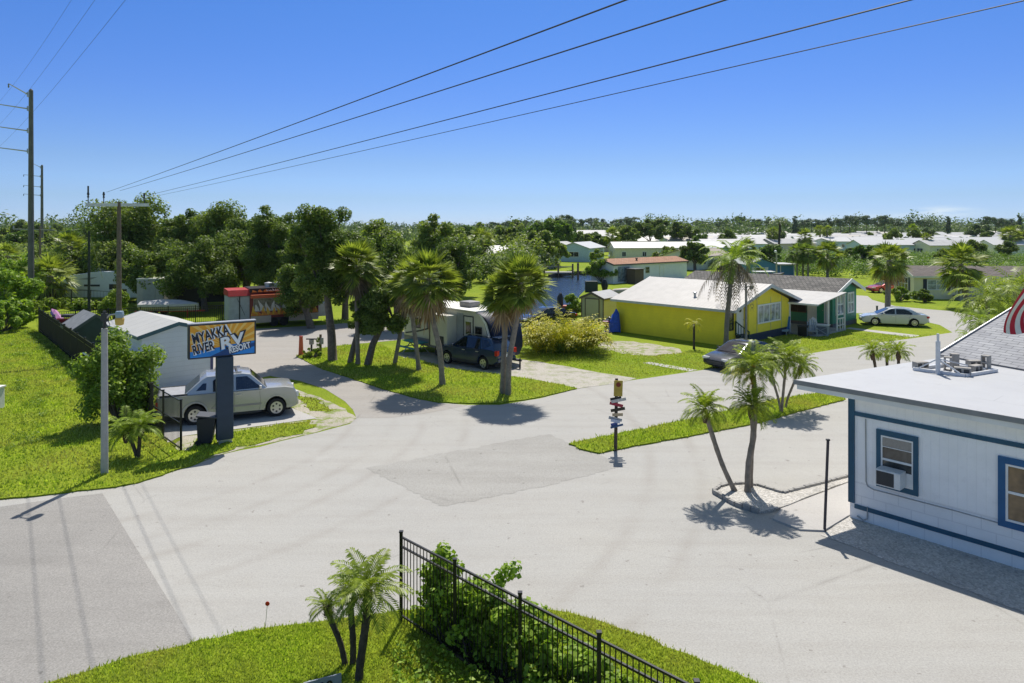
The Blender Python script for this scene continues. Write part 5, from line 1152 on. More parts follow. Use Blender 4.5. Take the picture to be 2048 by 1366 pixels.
# silver pickup with the sloping sail panels
rx_, fx_ = -1.66, 1.70
pk_body = [(-3.12,.55),(-3.18,.72),(-3.16,1.12),(-3.10,1.18),(-1.25,1.21),(1.00,1.20),(1.38,1.24),(2.12,1.22),(2.46,1.15),(2.60,.98),(2.64,.60),(2.58,.42),(2.42,.36)] + arc(fx_,.44,.49,-10,190,10) + [(1.1,.36),(-1.05,.36)] + arc(rx_,.44,.49,-10,190,10) + [(-2.45,.42)]
pk_cab = [(-2.14,1.17),(-1.42,1.78),(-1.20,1.90),(.30,1.93),(.62,1.87),(1.38,1.17)]
pk_body = [(x, z+.08 if z > 1 else z) for x, z in pk_body]; pk_cab = [(x, z+.07) for x, z in pk_cab]
PKC = paint('silver_beige_paint', (.43,.435,.43), .26, .45)
def pk_extra(t, wb, wc):
    m_ = MB(); m_.b(-3.06, -1.90, -.82, .82, 1.24, 1.315); m_.b(-2.7, -2.66, -.82, .82, 1.316, 1.32); m_.b(-2.3, -2.26, -.82, .82, 1.316, 1.32); m_.build('bed_cover', M('silver_bed_cover', (.36,.36,.37), .4), t)
    for s_ in (-1, 1):
        m_ = MB(); m_.b(-3.02, -1.95, s_*.90-.035, s_*.90+.035, 1.27, 1.33); m_.build('bed_rail', DARK, t)
        m_ = MB(); m_.bar((-.85,s_*.66,2.03),(.25,s_*.66,2.04),.05); m_.b(-.72,-.62,s_*.66-.03,s_*.66+.03,1.9,2.03); m_.b(.1,.2,s_*.66-.03,s_*.66+.03,1.9,2.03); m_.build('roof_rail', CHROME, t)
        m_ = MB(); m_.b(-1.0, 1.05, s_*(.985)-.06, s_*.985+.06, .30, .37); m_.build('running_board', DARK, t)
    m_ = MB(); m_.b(-.55,-.48,-.66,.66,2.03,2.06); m_.b(.02,.09,-.66,.66,2.035,2.065); m_.build('roof_bars', DARK, t)
    m_ = MB(); m_.b(2.52,2.68,-.86,.86,.42,.66); m_.build('front_bumper', PKC, t, bevel=.04)
    m_ = MB(); m_.b(2.52,2.61,-.55,.55,.70,.98); m_.build('grille', DARK, t)
    m_ = MB(); m_.b(-3.28,-3.14,-.88,.88,.48,.68); m_.build('rear_bumper', M('grey_bumper', (.22,.22,.22), .6), t, bevel=.03)
    for s_ in (-1, 1):
        for xc in (rx_, fx_):
            a = arc(xc,.44,.55,0,180,12); b_ = arc(xc,.44,.49,180,0,12); m_ = MB()
            for i in range(12): panel(m_, [a[i], a[i+1], b_[11-i], b_[12-i]] if s_ else [], wb, s_, .02)
            m_.build('wheel_arch', M('arch_silver', (.44,.43,.40), .5) if xc == rx_ and s_ == -1 else PKC, t)
xr, yr_ = G(390, 851); xf, yf = G(551, 834); hd_ = math.atan2(yf-yr_, xf-xr); cx_, cy_ = (xr+xf)/2, (yr_+yf)/2
nx_, ny_ = -math.sin(hd_), math.cos(hd_)
pkt = vehicle('pickup_truck', 'silver beige pickup with a bed cover parked behind the blue sign post', 'pickup', (cx_+nx_*.95, cy_+ny_*.95), hd_, pk_body, pk_cab, 2.02, None,
  [[(.0,1.33),(.0,1.86),(.46,1.86),(1.08,1.33)], [(-.10,1.33),(-.10,1.86),(-.80,1.86),(-.94,1.78),(-.94,1.33)], [(-1.22,1.42),(-1.20,1.70),(-1.34,1.70),(-1.62,1.42)]],
  ((1.38,1.24),(.62,1.94)), ((-2.14,1.24),(-1.42,1.85)), (rx_, fx_), .41, PKC, [[(-.95,.62),(1.05,.62),(1.05,.70),(-.95,.70)]],
  [[(.98,1.2),(1.02,.8),(.98,.42)],[(-.06,1.2),(-.06,.42)],[(-.78,1.2),(-.82,.85),(-1.02,.62)]], [(.12,1.12),(-.70,1.12)], (2.53,.92,.20,.24), (-3.12,.92,.1,.34), mirror=(1.0,1.40), extra=pk_extra, trimcol=M('beige_cladding', (.36,.33,.28), .6))
pkt.scale = (.93,.95,.96)
# dark blue SUV by the camper
rx_, fx_ = -1.38, 1.42
sv_body = [(-2.30,.50),(-2.36,.78),(-2.30,1.0),(-1.9,1.08),(1.0,1.04),(1.9,.98),(2.2,.88),(2.34,.68),(2.33,.45),(2.2,.33)] + arc(fx_,.36,.42,-5,185,9) + [(.9,.28),(-.9,.28)] + arc(rx_,.36,.42,-5,185,9) + [(-2.1,.36)]
sv_cab = [(-2.22,1.02),(-2.02,1.34),(-1.75,1.62),(-1.3,1.68),(-.1,1.69),(.25,1.62),(1.15,1.02)]
SVC = paint('dark_blue_paint', (.014,.036,.085), .2, .05)
def sv_extra(t, wb, wc):
    for s_ in (-1, 1): m_ = MB(); m_.tube([(-1.6,s_*.62,1.70),(-1.4,s_*.62,1.76),(-.1,s_*.62,1.76),(.1,s_*.62,1.70)], .022, 6); m_.build('roof_rail', CHROME, t)
    MB().b(-2.40,-2.30,-.78,.78,.46,.64).build('rear_bumper', SVC, t, bevel=.03); MB().b(-2.37,-2.33,-.42,.42,.86,.90).build('tailgate_trim', CHROME, t); plate(t, -2.365, .76)
    MB().b(-2.2,-1.7,-.55,.55,1.66,1.70).build('spoiler', SVC, t, bevel=.02)
xf, yf = G(900, 728); xr, yr_ = G(965, 739); hd_ = math.atan2(yf-yr_, xf-xr); nx_, ny_ = -math.sin(hd_), math.cos(hd_)
suv_ = vehicle('suv', 'dark blue SUV parked beside the camper with its red taillight showing', 'car', ((xr+xf)/2-nx_*.80, (yr_+yf)/2-ny_*.80), hd_, sv_body, sv_cab, 1.84, None,
  [[(-.05,1.07),(-.05,1.58),(.18,1.58),(.92,1.08)], [(-.15,1.07),(-.15,1.58),(-1.0,1.58),(-1.12,1.07)], [(-1.25,1.08),(-1.14,1.56),(-1.55,1.54),(-1.85,1.30)]],
  ((1.15,1.02),(.25,1.62)), ((-2.20,1.06),(-1.72,1.63)), (rx_, fx_), .35, SVC, [[(-.95,.28),(1.0,.28),(1.0,.42),(-.95,.42)]],
  [[(.95,1.04),(.98,.4)],[(-.10,1.04),(-.10,.4)],[(-1.12,1.04),(-1.15,.75)]], [(.08,.93),(-.95,.93)], (2.2,.76,.22,.16), (-2.27,.94,.18,.26), mirror=(.80,1.12), extra=sv_extra, spokes=5)
suv_.scale = (1, 1, 1.07)
# sedans
sd_rx, sd_fx = -1.40, 1.42
sd_body = [(-2.40,.42),(-2.44,.62),(-2.40,.92),(-2.2,.99),(-1.75,1.0),(.95,.93),(1.7,.84),(2.15,.74),(2.38,.58),(2.40,.38),(2.25,.24)] + arc(sd_fx,.33,.38,-5,185,9) + [(.95,.2),(-.95,.2)] + arc(sd_rx,.33,.38,-5,185,9) + [(-2.2,.28)]
sd_cab = [(-1.95,.97),(-1.30,1.32),(-.75,1.45),(-.05,1.46),(.35,1.38),(1.30,.90)]
SD_GL = [[(-.02,.99),(-.02,1.37),(.24,1.36),(.98,.97)], [(-.12,.99),(-.12,1.37),(-.72,1.36),(-1.05,1.24),(-1.28,1.06),(-1.25,.99)]]
def sedan(label, loc, hd, col, extra=None, sc=1):
    t = vehicle('sedan', label, 'car', loc, hd, sd_body, sd_cab, 1.82, None, SD_GL, ((1.30,.92),(.35,1.39)), ((-1.95,.99),(-1.30,1.33)), (sd_rx, sd_fx), .325, col, None,
      [[(.98,.93),(1.0,.3)],[(-.07,.95),(-.07,.3)],[(-1.12,.98),(-1.0,.5)]], [(.1,.80),(-.92,.82)], (2.22,.64,.3,.13), (-2.35,.80,.2,.15), mirror=(.78,1.0), spokes=10)
    MB().b(2.30,2.43,-.5,.5,.34,.50).build('grille', DARK, t); MB().b(-2.47,-2.38,-.75,.75,.36,.52).build('rear_bumper', col, t, bevel=.03); plate(t, -2.455, .72)
    return t
xf, yf = G(1753, 651); xr, yr_ = G(1826, 654); hd_ = math.atan2(yf-yr_, xf-xr); nx_, ny_ = -math.sin(hd_), math.cos(hd_)
sedan('silver white sedan parked on the grass beside the green house', ((xr+xf)/2-nx_*.8, (yr_+yf)/2-ny_*.8), hd_, paint('silver_white_paint', (.52,.55,.58), .25, .3))
sedan('dark grey sedan driving on the road behind the median palms', (13.2, 40.2), math.atan2(-.56,-.83), paint('dark_grey_paint', (.055,.062,.075), .2, .5))
sedan('red sedan parked at the left end of the cream house', (GX(1776,85), 85), R(185), paint('red_car_paint', (.40,.015,.02), .25, .2))
sedan('black car parked in front of the canal partly hidden by the yellow shrub', (GX(1092,57), 57), R(205), paint('black_car_paint', (.018,.022,.03), .2, .4))

# travel trailer (camper) with the dark nose
cp0 = Vector(G(808, 698)); cp1 = Vector(G(986, 739)); dcp = (cp1-cp0).normalized(); CL = (cp1-cp0).length
cam_t = thing('travel_trailer', 'white and tan travel trailer with a dark navy nose behind the SUV', 'camper', tuple(cp0), math.atan2(dcp.y, dcp.x))
CWH = M('camper_cream', (.60,.57,.48), .4, var=.04); CGR = M('camper_grey', (.20,.20,.20), .5)
prof = [(0,.55),(CL-.9,.55),(CL-.25,.9),(CL,1.5),(CL-.15,2.3),(CL-.9,2.95),(CL-1.6,3.08),(0,3.08)]
Lb = CL-1.5
mb = MB(); mb.b(0, Lb, 0, 2.45, .95, 3.05); mb.build('body', CWH, cam_t, bevel=.05)
MB().b(.02, Lb-.02, .01, 2.44, .50, .945).build('skirt', CGR, cam_t)
nose = [(Lb+.003,.5),(CL-.35,.5),(CL-.02,1.0),(CL,1.6),(CL-.22,2.3),(CL-.7,2.84),(CL-1.2,3.03),(Lb+.003,3.06)]
def wn(x, z): return 1.225*(1-.10*max(0,(x-Lb)/(CL-Lb))**2.5)
mb = MB(); side_loft(mb, nose, wn, .06, .12); ns = mb.build('nose', NAVY, cam_t, True); ns.location.y = 1.225
tn = MB(); 
sw_ = [(Lb+.01,.62),(Lb+.01,3.0),(Lb+.28,2.98),(Lb+.72,2.5),(Lb+1.0,1.7),(Lb+1.12,.62)]
panel(tn, sw_, wn, -1, .006); pn = tn.build('side_panel', CWH, ns)
gs = MB()
for k_, w__ in ((0,.10),(.16,.05)):
    pts_ = [(Lb+.34+k_*.6,2.95),(Lb+.80+k_*.6,2.5),(Lb+1.08+k_*.6,1.8),(Lb+1.2+k_*.6,1.0)]
    seam(gs, pts_, wn, -1, w__, .012)
gs.build('stripe', WHITE, ns)
MB().add([(CL-.58,-.5,2.72),(CL-.58,.5,2.72),(CL-.14,.55,2.2),(CL-.14,-.55,2.2)], [(0,1,2,3)]).build('front_window', CGLASS, ns) if False else None
for x0, x1, z0, z1, nm in ((1.0,1.9,1.55,2.2,0),(2.6,4.0,1.6,2.35,0),(Lb-.05,Lb+.55,1.5,2.25,0)):
    m_ = MB(); m_.b(x0, x1, -.035, -.004, z0, z1); f_ = m_.build('window', DARK, cam_t); MB().b(x0+.07, x1-.07, -.045, -.036, z0+.07, z1-.07).build('pane', CGLASS, f_)
d_ = MB().b(Lb-1.05, Lb-.25, -.03, -.003, .75, 2.75).build('door', M('camper_door', (.62,.60,.54), .4), cam_t); MB().b(Lb-.9,Lb-.4,-.04,-.031,1.7,2.45).build('pane', CGLASS, d_)
fr_ = MB(); rect_frame(fr_, Lb-1.10, Lb-.20, .70, 2.80, 0, .06, .04); fr_.build('door_frame', DARK, d_)
MB().b(3.9, 5.6, -.75, -.004, .85, 2.75).build('slide_out', CWH, cam_t, bevel=.03); MB().b(3.86, 3.95, -.77, -.70, .82, 2.78).build('slide_trim', DARK, cam_t)
MB().b(5.61, Lb-1.15, -.02, -.004, .98, 2.9).build('grey_panel', M('camper_silver', (.34,.35,.36), .4), cam_t); MB().b(4.5,5.3,-.775,-.752,1.0,1.5).build('vent_panel', DARK, cam_t)
sw2 = MB()
for pts_ in ([(.2,1.1),(1.6,1.35),(3.8,1.9)], [(.2,2.4),(1.4,2.7),(3.4,2.8)], [(Lb-.2,2.2),(Lb-1.4,1.5),(Lb-2.3,1.2)]):
    for a, b_ in zip(pts_, pts_[1:]): sw2.bar((a[0],-.012,a[1]),(b_[0],-.012,b_[1]),.015,.09)
sw2.build('swoosh', DARK, cam_t)
MB().b(-.05, Lb, -.05, 2.5, 3.053, 3.12).build('roof', OFFW, cam_t, bevel=.02)
MB().b(Lb-2.6, Lb-1.6, .8, 1.7, 3.123, 3.46).build('air_conditioner', M('grey_plastic', (.25,.24,.23), .6), cam_t, bevel=.08)
for x in (CL*.42, CL*.42+.9): wheel(cam_t, x, .12, .36, .24)
tg = MB(); tg.bar((CL-.4,1.0,.48),(CL+1.0,1.225,.48),.1); tg.bar((CL-.4,1.45,.48),(CL+1.0,1.225,.48),.1); tg.tube([(CL+.9,1.225,0),(CL+.9,1.225,.6)],.05); tg.build('tow_bar', DARK, cam_t)
def text(parent, s, size, mat, loc, rot, off=.0, ext=.006, name='lettering', shear=0, align='LEFT', sx=1):
    cu = bpy.data.curves.new('lettering', 'FONT'); cu.body = s; cu.size = size; cu.offset = off; cu.extrude = ext; cu.align_x = align; cu.shear = shear; cu.space_character = 1.0 + off*1.5/size
    o = bpy.data.objects.new('lettering', cu); COL.objects.link(o); bpy.context.view_layer.update()
    me = bpy.data.meshes.new_from_object(o.evaluated_get(bpy.context.evaluated_depsgraph_get())); COL.objects.unlink(o); bpy.data.objects.remove(o)
    me.materials.clear(); me.materials.append(mat); q = bpy.data.objects.new(name, me); COL.objects.link(q); q.parent = parent; q.location = loc; q.rotation_euler = rot; q.scale = (sx, 1, 1); return q
text(ns, 'MA', .42, WHITE, (CL-.13,-.95,1.98), (R(72), 0, R(90)), .012)

# food trailer with flames
f0 = Vector(G(500, 656)); fd = Vector((.86, .51)).normalized(); FL = 5.4
ft = thing('food_trailer', 'red and black food trailer painted with flames under the oaks', 'food trailer', tuple(f0), math.atan2(fd.y, fd.x))
FRED = M('dark_red_paint', (.16,.02,.02), .4); BLK = M('trailer_black', (.02,.015,.018), .4)
MB().b(0, FL, 0, 2.4, .72, 2.78).build('body', FRED, ft, bevel=.03)
MB().b(-.02, FL+.02, -.05, 2.42, 2.783, 3.1).build('roof_sign_band', BLK, ft)
for x0, x1 in ((.05,1.6),(3.0,FL-.02)): MB().b(x0, x1, -.03, .02, .36, .90).build('skirt_panel', M('tan_diamond_plate', (.46,.39,.32), .4), ft)
MB().b(0, FL, .1, 2.3, .45, .716).build('chassis', DARK, ft)
aw_ = MB(); aw_.exty([(.0,2.36),(4.0,2.36),(4.0,2.62),(.0,2.62)], -.55, -.035); aw_.build('awning_flap', ORANGE, ft) 
w_ = MB(); rect_frame(w_, .25, 2.9, 1.25, 2.3, 0, .05, .03); wf_ = w_.build('serving_window', GREYP, ft); MB().b(.3,2.85,-.012,-.003,1.3,2.25).build('pane', Mglass('grey_hatch_glass', (.12,.12,.12), .2), wf_)
FL_Y = M('flame_yellow', (.70,.42,.04), .5); FL_O = M('flame_orange', (.62,.20,.03), .5); FL_W = M('flame_white', (.62,.60,.58), .5)
def flames(parent, x0, x1, z0, h, n, mat, y, seed, wv=.16):
    r5 = random.Random(seed); mb = MB(); dx = (x1-x0)/n
    for i in range(n):
        xa = x0+dx*i; hh = h*r5.uniform(.5,1.1); lean = r5.uniform(-.6,.6)*dx; pts = []
        K = 8
        for k in range(K+1): t = k/K; pts.append((xa+dx*.05+lean*t*t+math.sin(t*5+i)*dx*wv*t, z0+hh*t))
        right = [(x+dx*.95*(1-t_)**.8, z) for (x, z), t_ in zip(pts, [k/K for k in range(K+1)])]
        for k in range(K): mb.add([(pts[k][0],y,pts[k][1]),(right[k][0],y,right[k][1]),(right[k+1][0],y,right[k+1][1]),(pts[k+1][0],y,pts[k+1][1])], [(0,1,2,3)])
    return mb.build('flame_art', mat, parent)
flames(ft, .3, 2.9, 1.28, .95, 6, FL_W, -.016, 1); flames(ft, .05, FL-.05, .93, .75, 13, FL_Y, -.034, 2); flames(ft, .1, FL-.1, .93, .5, 12, FL_O, -.038, 3); flames(ft, 3.2, 4.6, 1.3, .9, 5, FL_W, -.03, 4)
flames(ft, .1, FL, 2.80, .22, 12, FL_O, -.055, 5)
text(ft, 'UNFORGETTABLE', .26, FL_W, (1.15,-.062,2.86), (R(90),0,0), .008) if False else flames(ft, 1.2, 3.6, 2.87, .18, 14, FL_W, -.06, 8)
for x in (1.85, 2.62): wheel(ft, x, .14, .34, .22)
# grey porch end and red roof hatch
MB().b(-1.55, -.003, .15, 2.3, .55, 2.5).build('grey_end_room', M('grey_blue_panel', (.36,.39,.42), .5), ft)
pd = MB(); pd.bar((-.95,.14,2.4),(-.35,.14,1.0),.03); pd.b(-.80,-.70,.138,.148,.6,2.5); pd.build('door_brace', DARK, ft)
rd = MB(); rd.extx([(-.05,2.55),(2.5,2.55),(2.2,3.05),(.25,3.0)], -1.6, -.003); rd.build('red_roof', RED, ft)
MB().b(FL+.003, FL+.9, .6, 1.8, .5, 1.6).build('tongue_locker', STEEL, ft)
for x in (1.6, 2.3): MB().lathe([(.25,0),(.25,.2),(.32,.22),(.32,.34),(.05,.4)], 12, (x, 1.0, 3.1)).build('roof_vent', STEEL, ft)

# fifth wheel on the far left
fw = thing('fifth_wheel_trailer', 'white fifth wheel trailer behind the black fence on the far left', 'camper', (GX(112,73), 73.2), R(-3))
pr = [(0,.6),(2.2,.75),(2.3,.65),(7.6,.65),(9.8,.65),(9.8,3.5),(2.6,3.35),(1.2,2.95),(.6,2.5),(.1,1.6)]
pr = [(0,.85),(.3,.6),(9.4,.6),(9.4,3.35),(4.2,3.3),(1.4,2.9),(.35,2.2)]
mb = MB(); mb.exty(pr, 0, 2.4); mb.build('body', M('trailer_white', (.64,.67,.70), .4, var=.05), fw, bevel=.06)
MB().b(2.9,4.6,-.02,-.003,1.75,1.95).build('stripe', DARK, fw)
s_ = MB(); s_.add([(2.3,-.012,2.5),(3.6,-.012,2.45),(4.4,-.012,2.75),(3.2,-.012,2.65)],[(0,1,2,3)]); s_.add([(.6,-.012,1.25),(2.5,-.012,1.45),(5.0,-.012,1.35),(2.5,-.012,1.3)],[(0,1,2,3)]); s_.build('swoosh', GREYP, fw)
MB().b(5.6,6.5,-.02,-.003,1.45,2.0).build('window', GLASS, fw); MB().b(3.4,4.6,.8,1.6,3.3,3.62).build('air_conditioner', OFFW, fw, bevel=.05)
MB().b(6.9,7.5,-.02,-.003,1.0,1.5).build('hatch', GLASS, fw)
for x in (5.6,6.5): wheel(fw, x, .14, .36)
# grey trailer seen from behind
gt = thing('cargo_trailer', 'grey camper seen end on between the fifth wheel and the boat', 'camper', (GX(273,66), 66), R(4))
MB().b(0, 2.5, 0, 7, .55, 3.0).build('body', M('trailer_tan_grey', (.36,.35,.34), .5), gt, bevel=.08); MB().b(-.02,2.52,-.03,7,3.003,3.1).build('roof', OFFW, gt)
d_ = MB().b(.6,1.75,-.03,-.003,.75,2.6).build('door', GREYP, gt); MB().b(.1,2.4,-.08,-.003,.5,.62).build('bumper', DARK, gt)
dt = thing('dark_trailer', 'dark trailer with a white roof in the shade behind the boat', 'trailer', (GX(322,68), 69), R(8))
MB().b(0, 6, 0, 2.4, .5, 2.3).build('body', DARK, dt, bevel=.05); MB().b(-.05,6.05,-.05,2.45,2.303,2.42).build('roof', OFFW, dt)
for x in (2.5,3.4): wheel(dt, x, .12, .34)
# boat under a pale cover on a trailer
bt = thing('boat', 'boat under a pale grey cover on a red trailer', 'boat', (GX(282,62), 62.2), R(3))
mb = MB(); sec = []
for x, w, zt in ((0,.95,1.35),(1.5,1.0,1.5),(3.2,.9,1.45),(4.4,.5,1.25),(4.9,.1,1.1)): sec.append([(x,-w,.95),(x,-w*.95,1.15),(x,-w*.4,zt),(x,w*.4,zt),(x,w*.95,1.15),(x,w,.95),(x,w*.6,.55),(x,-w*.6,.55)])
vs = [p for s_ in sec for p in s_]; mb.add(vs, [(i*8+j,i*8+(j+1)%8,(i+1)*8+(j+1)%8,(i+1)*8+j) for i in range(4) for j in range(8)] + [tuple(range(8))[::-1], tuple(range(32,40))])
mb.build('covered_hull', M('boat_cover', (.48,.47,.45), .8, var=.1), bt, True)
tr_ = MB(); tr_.bar((-.3,-.7,.5),(5.4,-.1,.5),.09); tr_.bar((-.3,.7,.5),(5.4,.1,.5),.09); tr_.bar((0,-.8,.5),(0,.8,.5),.09); tr_.tube([(4.3,-.9,0),(4.3,-.9,.75)],.05); tr_.build('trailer_frame', RED, bt)
for y in (-.95,.95): wheel(bt, 1.5, y, .3, .2)
# motorcycle + tarp, orange machine on the bank
mc = thing('motorcycle', 'motorcycle with a maroon rear beside the cream shed', 'motorcycle', G(1216, 662), R(70))
wheel(mc, -.7, .001, .31, .14); wheel(mc, .75, .001, .31, .12)
mb = MB(); mb.tube([(-.75,0,.75),(-.3,0,.80),(.1,0,.78)], [.16,.2,.14], 8); mb.tube([(.1,0,.85),(.45,0,.88)], [.17,.14], 8); mb.build('seat', BLACK, mc, True)
mb = MB(); mb.box((-.85,0,.72),(.34,.5,.32)); mb.build('rear_box', M('maroon_paint', (.22,.02,.04), .3), mc, bevel=.06)
mb = MB(); mb.tube([(.75,0,.31),(.5,0,1.0)], .04, 6); mb.bar((.5,-.38,1.05),(.5,.38,1.05),.035); mb.build('handlebar', CHROME, mc)
mb = MB(); mb.box((0,0,.45),(.7,.34,.4)); mb.build('engine', STEEL, mc, bevel=.05)
tp_ = thing('tarp', 'crumpled bright blue tarp against the corner of the yellow house', 'tarp', G(1224, 664))
g = np.random.default_rng(300); n_ = 14; V = []; Q = []
for i in range(n_):
    for j in range(n_):
        u, v_ = i/(n_-1), j/(n_-1); h = 1.75*math.exp(-((u-.75)/.42)**2)*(1-.25*v_)*(1 if 0 < i < n_-1 else .35); V.append(((u-.5)*1.15, (v_-.5)*.9, max(.02, h + g.normal()*.09)*(0.05 if j in (0,n_-1) else 1)))
for i in range(n_-1):
    for j in range(n_-1): Q.append((i*n_+j,(i+1)*n_+j,(i+1)*n_+j+1,i*n_+j+1))
npmesh('cloth', V, Q, PURP, tp_)
om = thing('garden_tractor', 'orange machine with a dark upright stack at the canal edge', 'machine', (GX(1132,64), 64), R(-20))
MB().box((.3,0,.55),(1.3,.7,.5)).build('body', ORANGE, om, bevel=.08); mb = MB(); mb.tube([(-.55,0,.3),(-.55,0,1.5),(-.5,0,1.9)], [.28,.3,.1], 8); mb.build('upright', DARK, om, True)
for x in (-.2,.8):
    for y in (-.4,.4): wheel(om, x, y, .28, .18)
# ---------------------------------------------------------------- signs, poles, wires, fences and small things
# ---- the resort sign
sgn = thing('resort_sign', 'orange and blue resort sign board on a thick dark blue post', 'sign', G(447,888))
A_ = Vector((GX(376.5,25.2), 25.2)); B_ = Vector((GX(512,26.4), 26.4)); SW = (B_-A_).length; sa = math.atan2(B_.y-A_.y, B_.x-A_.x); z0, z1 = 3.20, 4.45; SH = z1-z0
sgn.location.y += .12
ctr = (A_+B_)/2; oxy = Vector((sgn.location.x, sgn.location.y))
sgn.rotation_euler.z = sa; c_, s_ = math.cos(-sa), math.sin(-sa); dv = A_-oxy; lx0, ly0 = dv.x*c_-dv.y*s_, dv.x*s_+dv.y*c_
SBL = M('sign_post_blue', (.022,.045,.075), .45, var=.12)
MB().b(-.30, .28, -.16, .16, .16, z0-.002).build('post', SBL, sgn, bevel=.02)
bo = MB(); bo.b(-.22,.22,-.14,.14,.06,.158)
for x in (-.2,.2): bo.b(x-.04,x+.04,-.2,.2,0,.06)
bo.build('base_plate', STEEL, sgn)
cab_ = MB().b(lx0, lx0+SW, ly0, ly0+.30, z0, z1).build('sign_cabinet', M('sign_frame_black', (.03,.035,.045), .45), sgn, bevel=.01)
MB().b(lx0-.01, lx0+SW+.01, ly0-.012, ly0+.31, z1+.002, z1+.035).build('cabinet_cap', M('cap_grey', (.35,.36,.38), .4), cab_)
S_OR = M('sign_orange', (.80,.36,.03), .4, var=.08); S_OL = M('sign_light_orange', (.88,.56,.14), .4, var=.06); S_BL = M('sign_blue', (.02,.24,.68), .4, var=.12); S_BD = M('sign_deep_blue', (.01,.06,.22), .4); S_NV = M('sign_navy', (.012,.018,.045), .4); S_WH = M('sign_white', (.80,.83,.86), .4, var=.05)
def face(u, v, y): return (lx0 + .06 + u*(SW-.12), ly0 - y, z0 + .05 + v*(SH-.10))
fc = MB(); fc.poly([face(0,0,.004),face(1,0,.004),face(1,1,.004),face(0,1,.004)])
for k in range(13):
    a0 = R(8+13.2*k); a1 = a0+R(5.2); cxy = (.55,.30); q = []
    def hit(a):
        dx, dy = math.cos(a), math.sin(a)*1.9; t = 9
        for lim, d, c in ((1,dx,cxy[0]),(0,dx,cxy[0]),(1,dy,cxy[1])):
            if abs(d) > 1e-6:
                tt = (lim-c)/d
                if tt > 0: t = min(t, tt)
        return (cxy[0]+dx*t, max(0, cxy[1]+dy*t))
    h0, h1 = hit(a0), hit(a1); fc.add([face(*cxy,.007), face(*h0,.007), face(*h1,.007)], [(0,1,2)], 1)
fc.poly([face(0,0,.010),face(1,0,.010),face(1,.40,.010),face(.62,.33,.010),(face(.42,.27,.010)),face(.0,.19,.010)], 2)
fc.poly([face(.30,0,.012),face(.62,0,.012),face(1,.22,.012),face(1,.34,.012),face(.55,.20,.012)], 3)
fc.build('sign_face', [S_OR, S_OL, S_BL, S_BD], cab_)
def lettering(s, u, v, size, ang, front, edge, off, eoff, y, sx=1, shear=0):
    p = face(u, v, y); rot = (R(90), -R(ang), 0)
    text(cab_, s, size, edge, (p[0], p[1]+.004, p[2]), rot, eoff, .003, sx=sx, shear=shear); text(cab_, s, size, front, (p[0], p[1]-.003, p[2]), rot, off, .003, sx=sx, shear=shear)
W_ = SW-.12
lettering('MYAKKA', .045, .44, .50, 12.5, S_NV, S_WH, .014, .036, .020, W_*.54/1.95)
lettering('RIVER', .05, .10, .46, 12.0, S_NV, S_WH, .014, .036, .020, W_*.37/1.37)
lettering('RV', .465, .20, .56, 13.5, S_WH, S_NV, .022, .058, .030, W_*.46/.86, .12)
lettering('RESORT', .60, .055, .31, 11.5, S_WH, S_NV, .012, .024, .024, W_*.385/1.28)
# ---- trash bin
tb = thing('trash_bin', 'dark grey wheeled trash bin leaning beside the blue sign post', 'trash bin', G(411,888), .25)
mb = MB(); b0 = [(-.24,-.22),(.24,-.22),(.24,.24),(-.24,.24)]; b1 = [(-.32,-.28),(.32,-.28),(.32,.30),(-.32,.30)]
mb.add([(x,y,.08) for x,y in b0]+[(x+.06,y,1.0) for x,y in b1], [(3,2,1,0),(4,5,6,7),(0,1,5,4),(1,2,6,5),(2,3,7,6),(3,0,4,7)]); mb.build('bin_body', M('bin_grey', (.025,.028,.035), .55), tb, bevel=.02)
MB().box((.08,0,1.06),(.72,.68,.07), 0, 0, 0, .14).build('lid', M('lid_grey', (.05,.055,.065), .5), tb, bevel=.02)
for y in (-.24,.24): MB().lathe([(.11,-.03),(.11,.03)], 12, (-.22,y,.11), 'Y').build('wheel', RUBBER, tb)
# ---- street light
sl = thing('street_light', 'pale concrete street light with a short arm and amber lamp on the lawn', 'street light', G(209,950))
MB().tube([(0,0,-.1),(0,0,2.5),(0,0,4.72)], [.115,.105,.095], 8).build('pole', CONC, sl)
mb = MB(); mb.tube([(0,0,4.72),(0,0,5.28)], .05, 6); mb.b(-.09,.09,-.06,.06,4.95,5.2); mb.build('bracket', DARK, sl)
MB().tube([(0,0,4.98),(.18,-.03,5.16),(.46,-.06,5.2)], .028, 6).build('arm', STEEL, sl)
lh = MB().lathe([(.03,.10),(.11,.10),(.13,.0),(.12,-.08),(.12,-.1)], 12, (.52,-.06,5.18)).build('lamp_housing', M('lamp_blue_grey', (.28,.36,.42), .4), sl)
MB().lathe([(.12,-.102),(.14,-.16),(.12,-.33),(.06,-.35)], 12, (.52,-.06,5.18)).build('lamp_lens', AMBER, lh)
MB().tube([(.04,0,4.9),(.16,-.05,4.7),(.2,-.05,4.85),(.1,0,5.0)], .012, 5).build('cable', BLACK, sl)
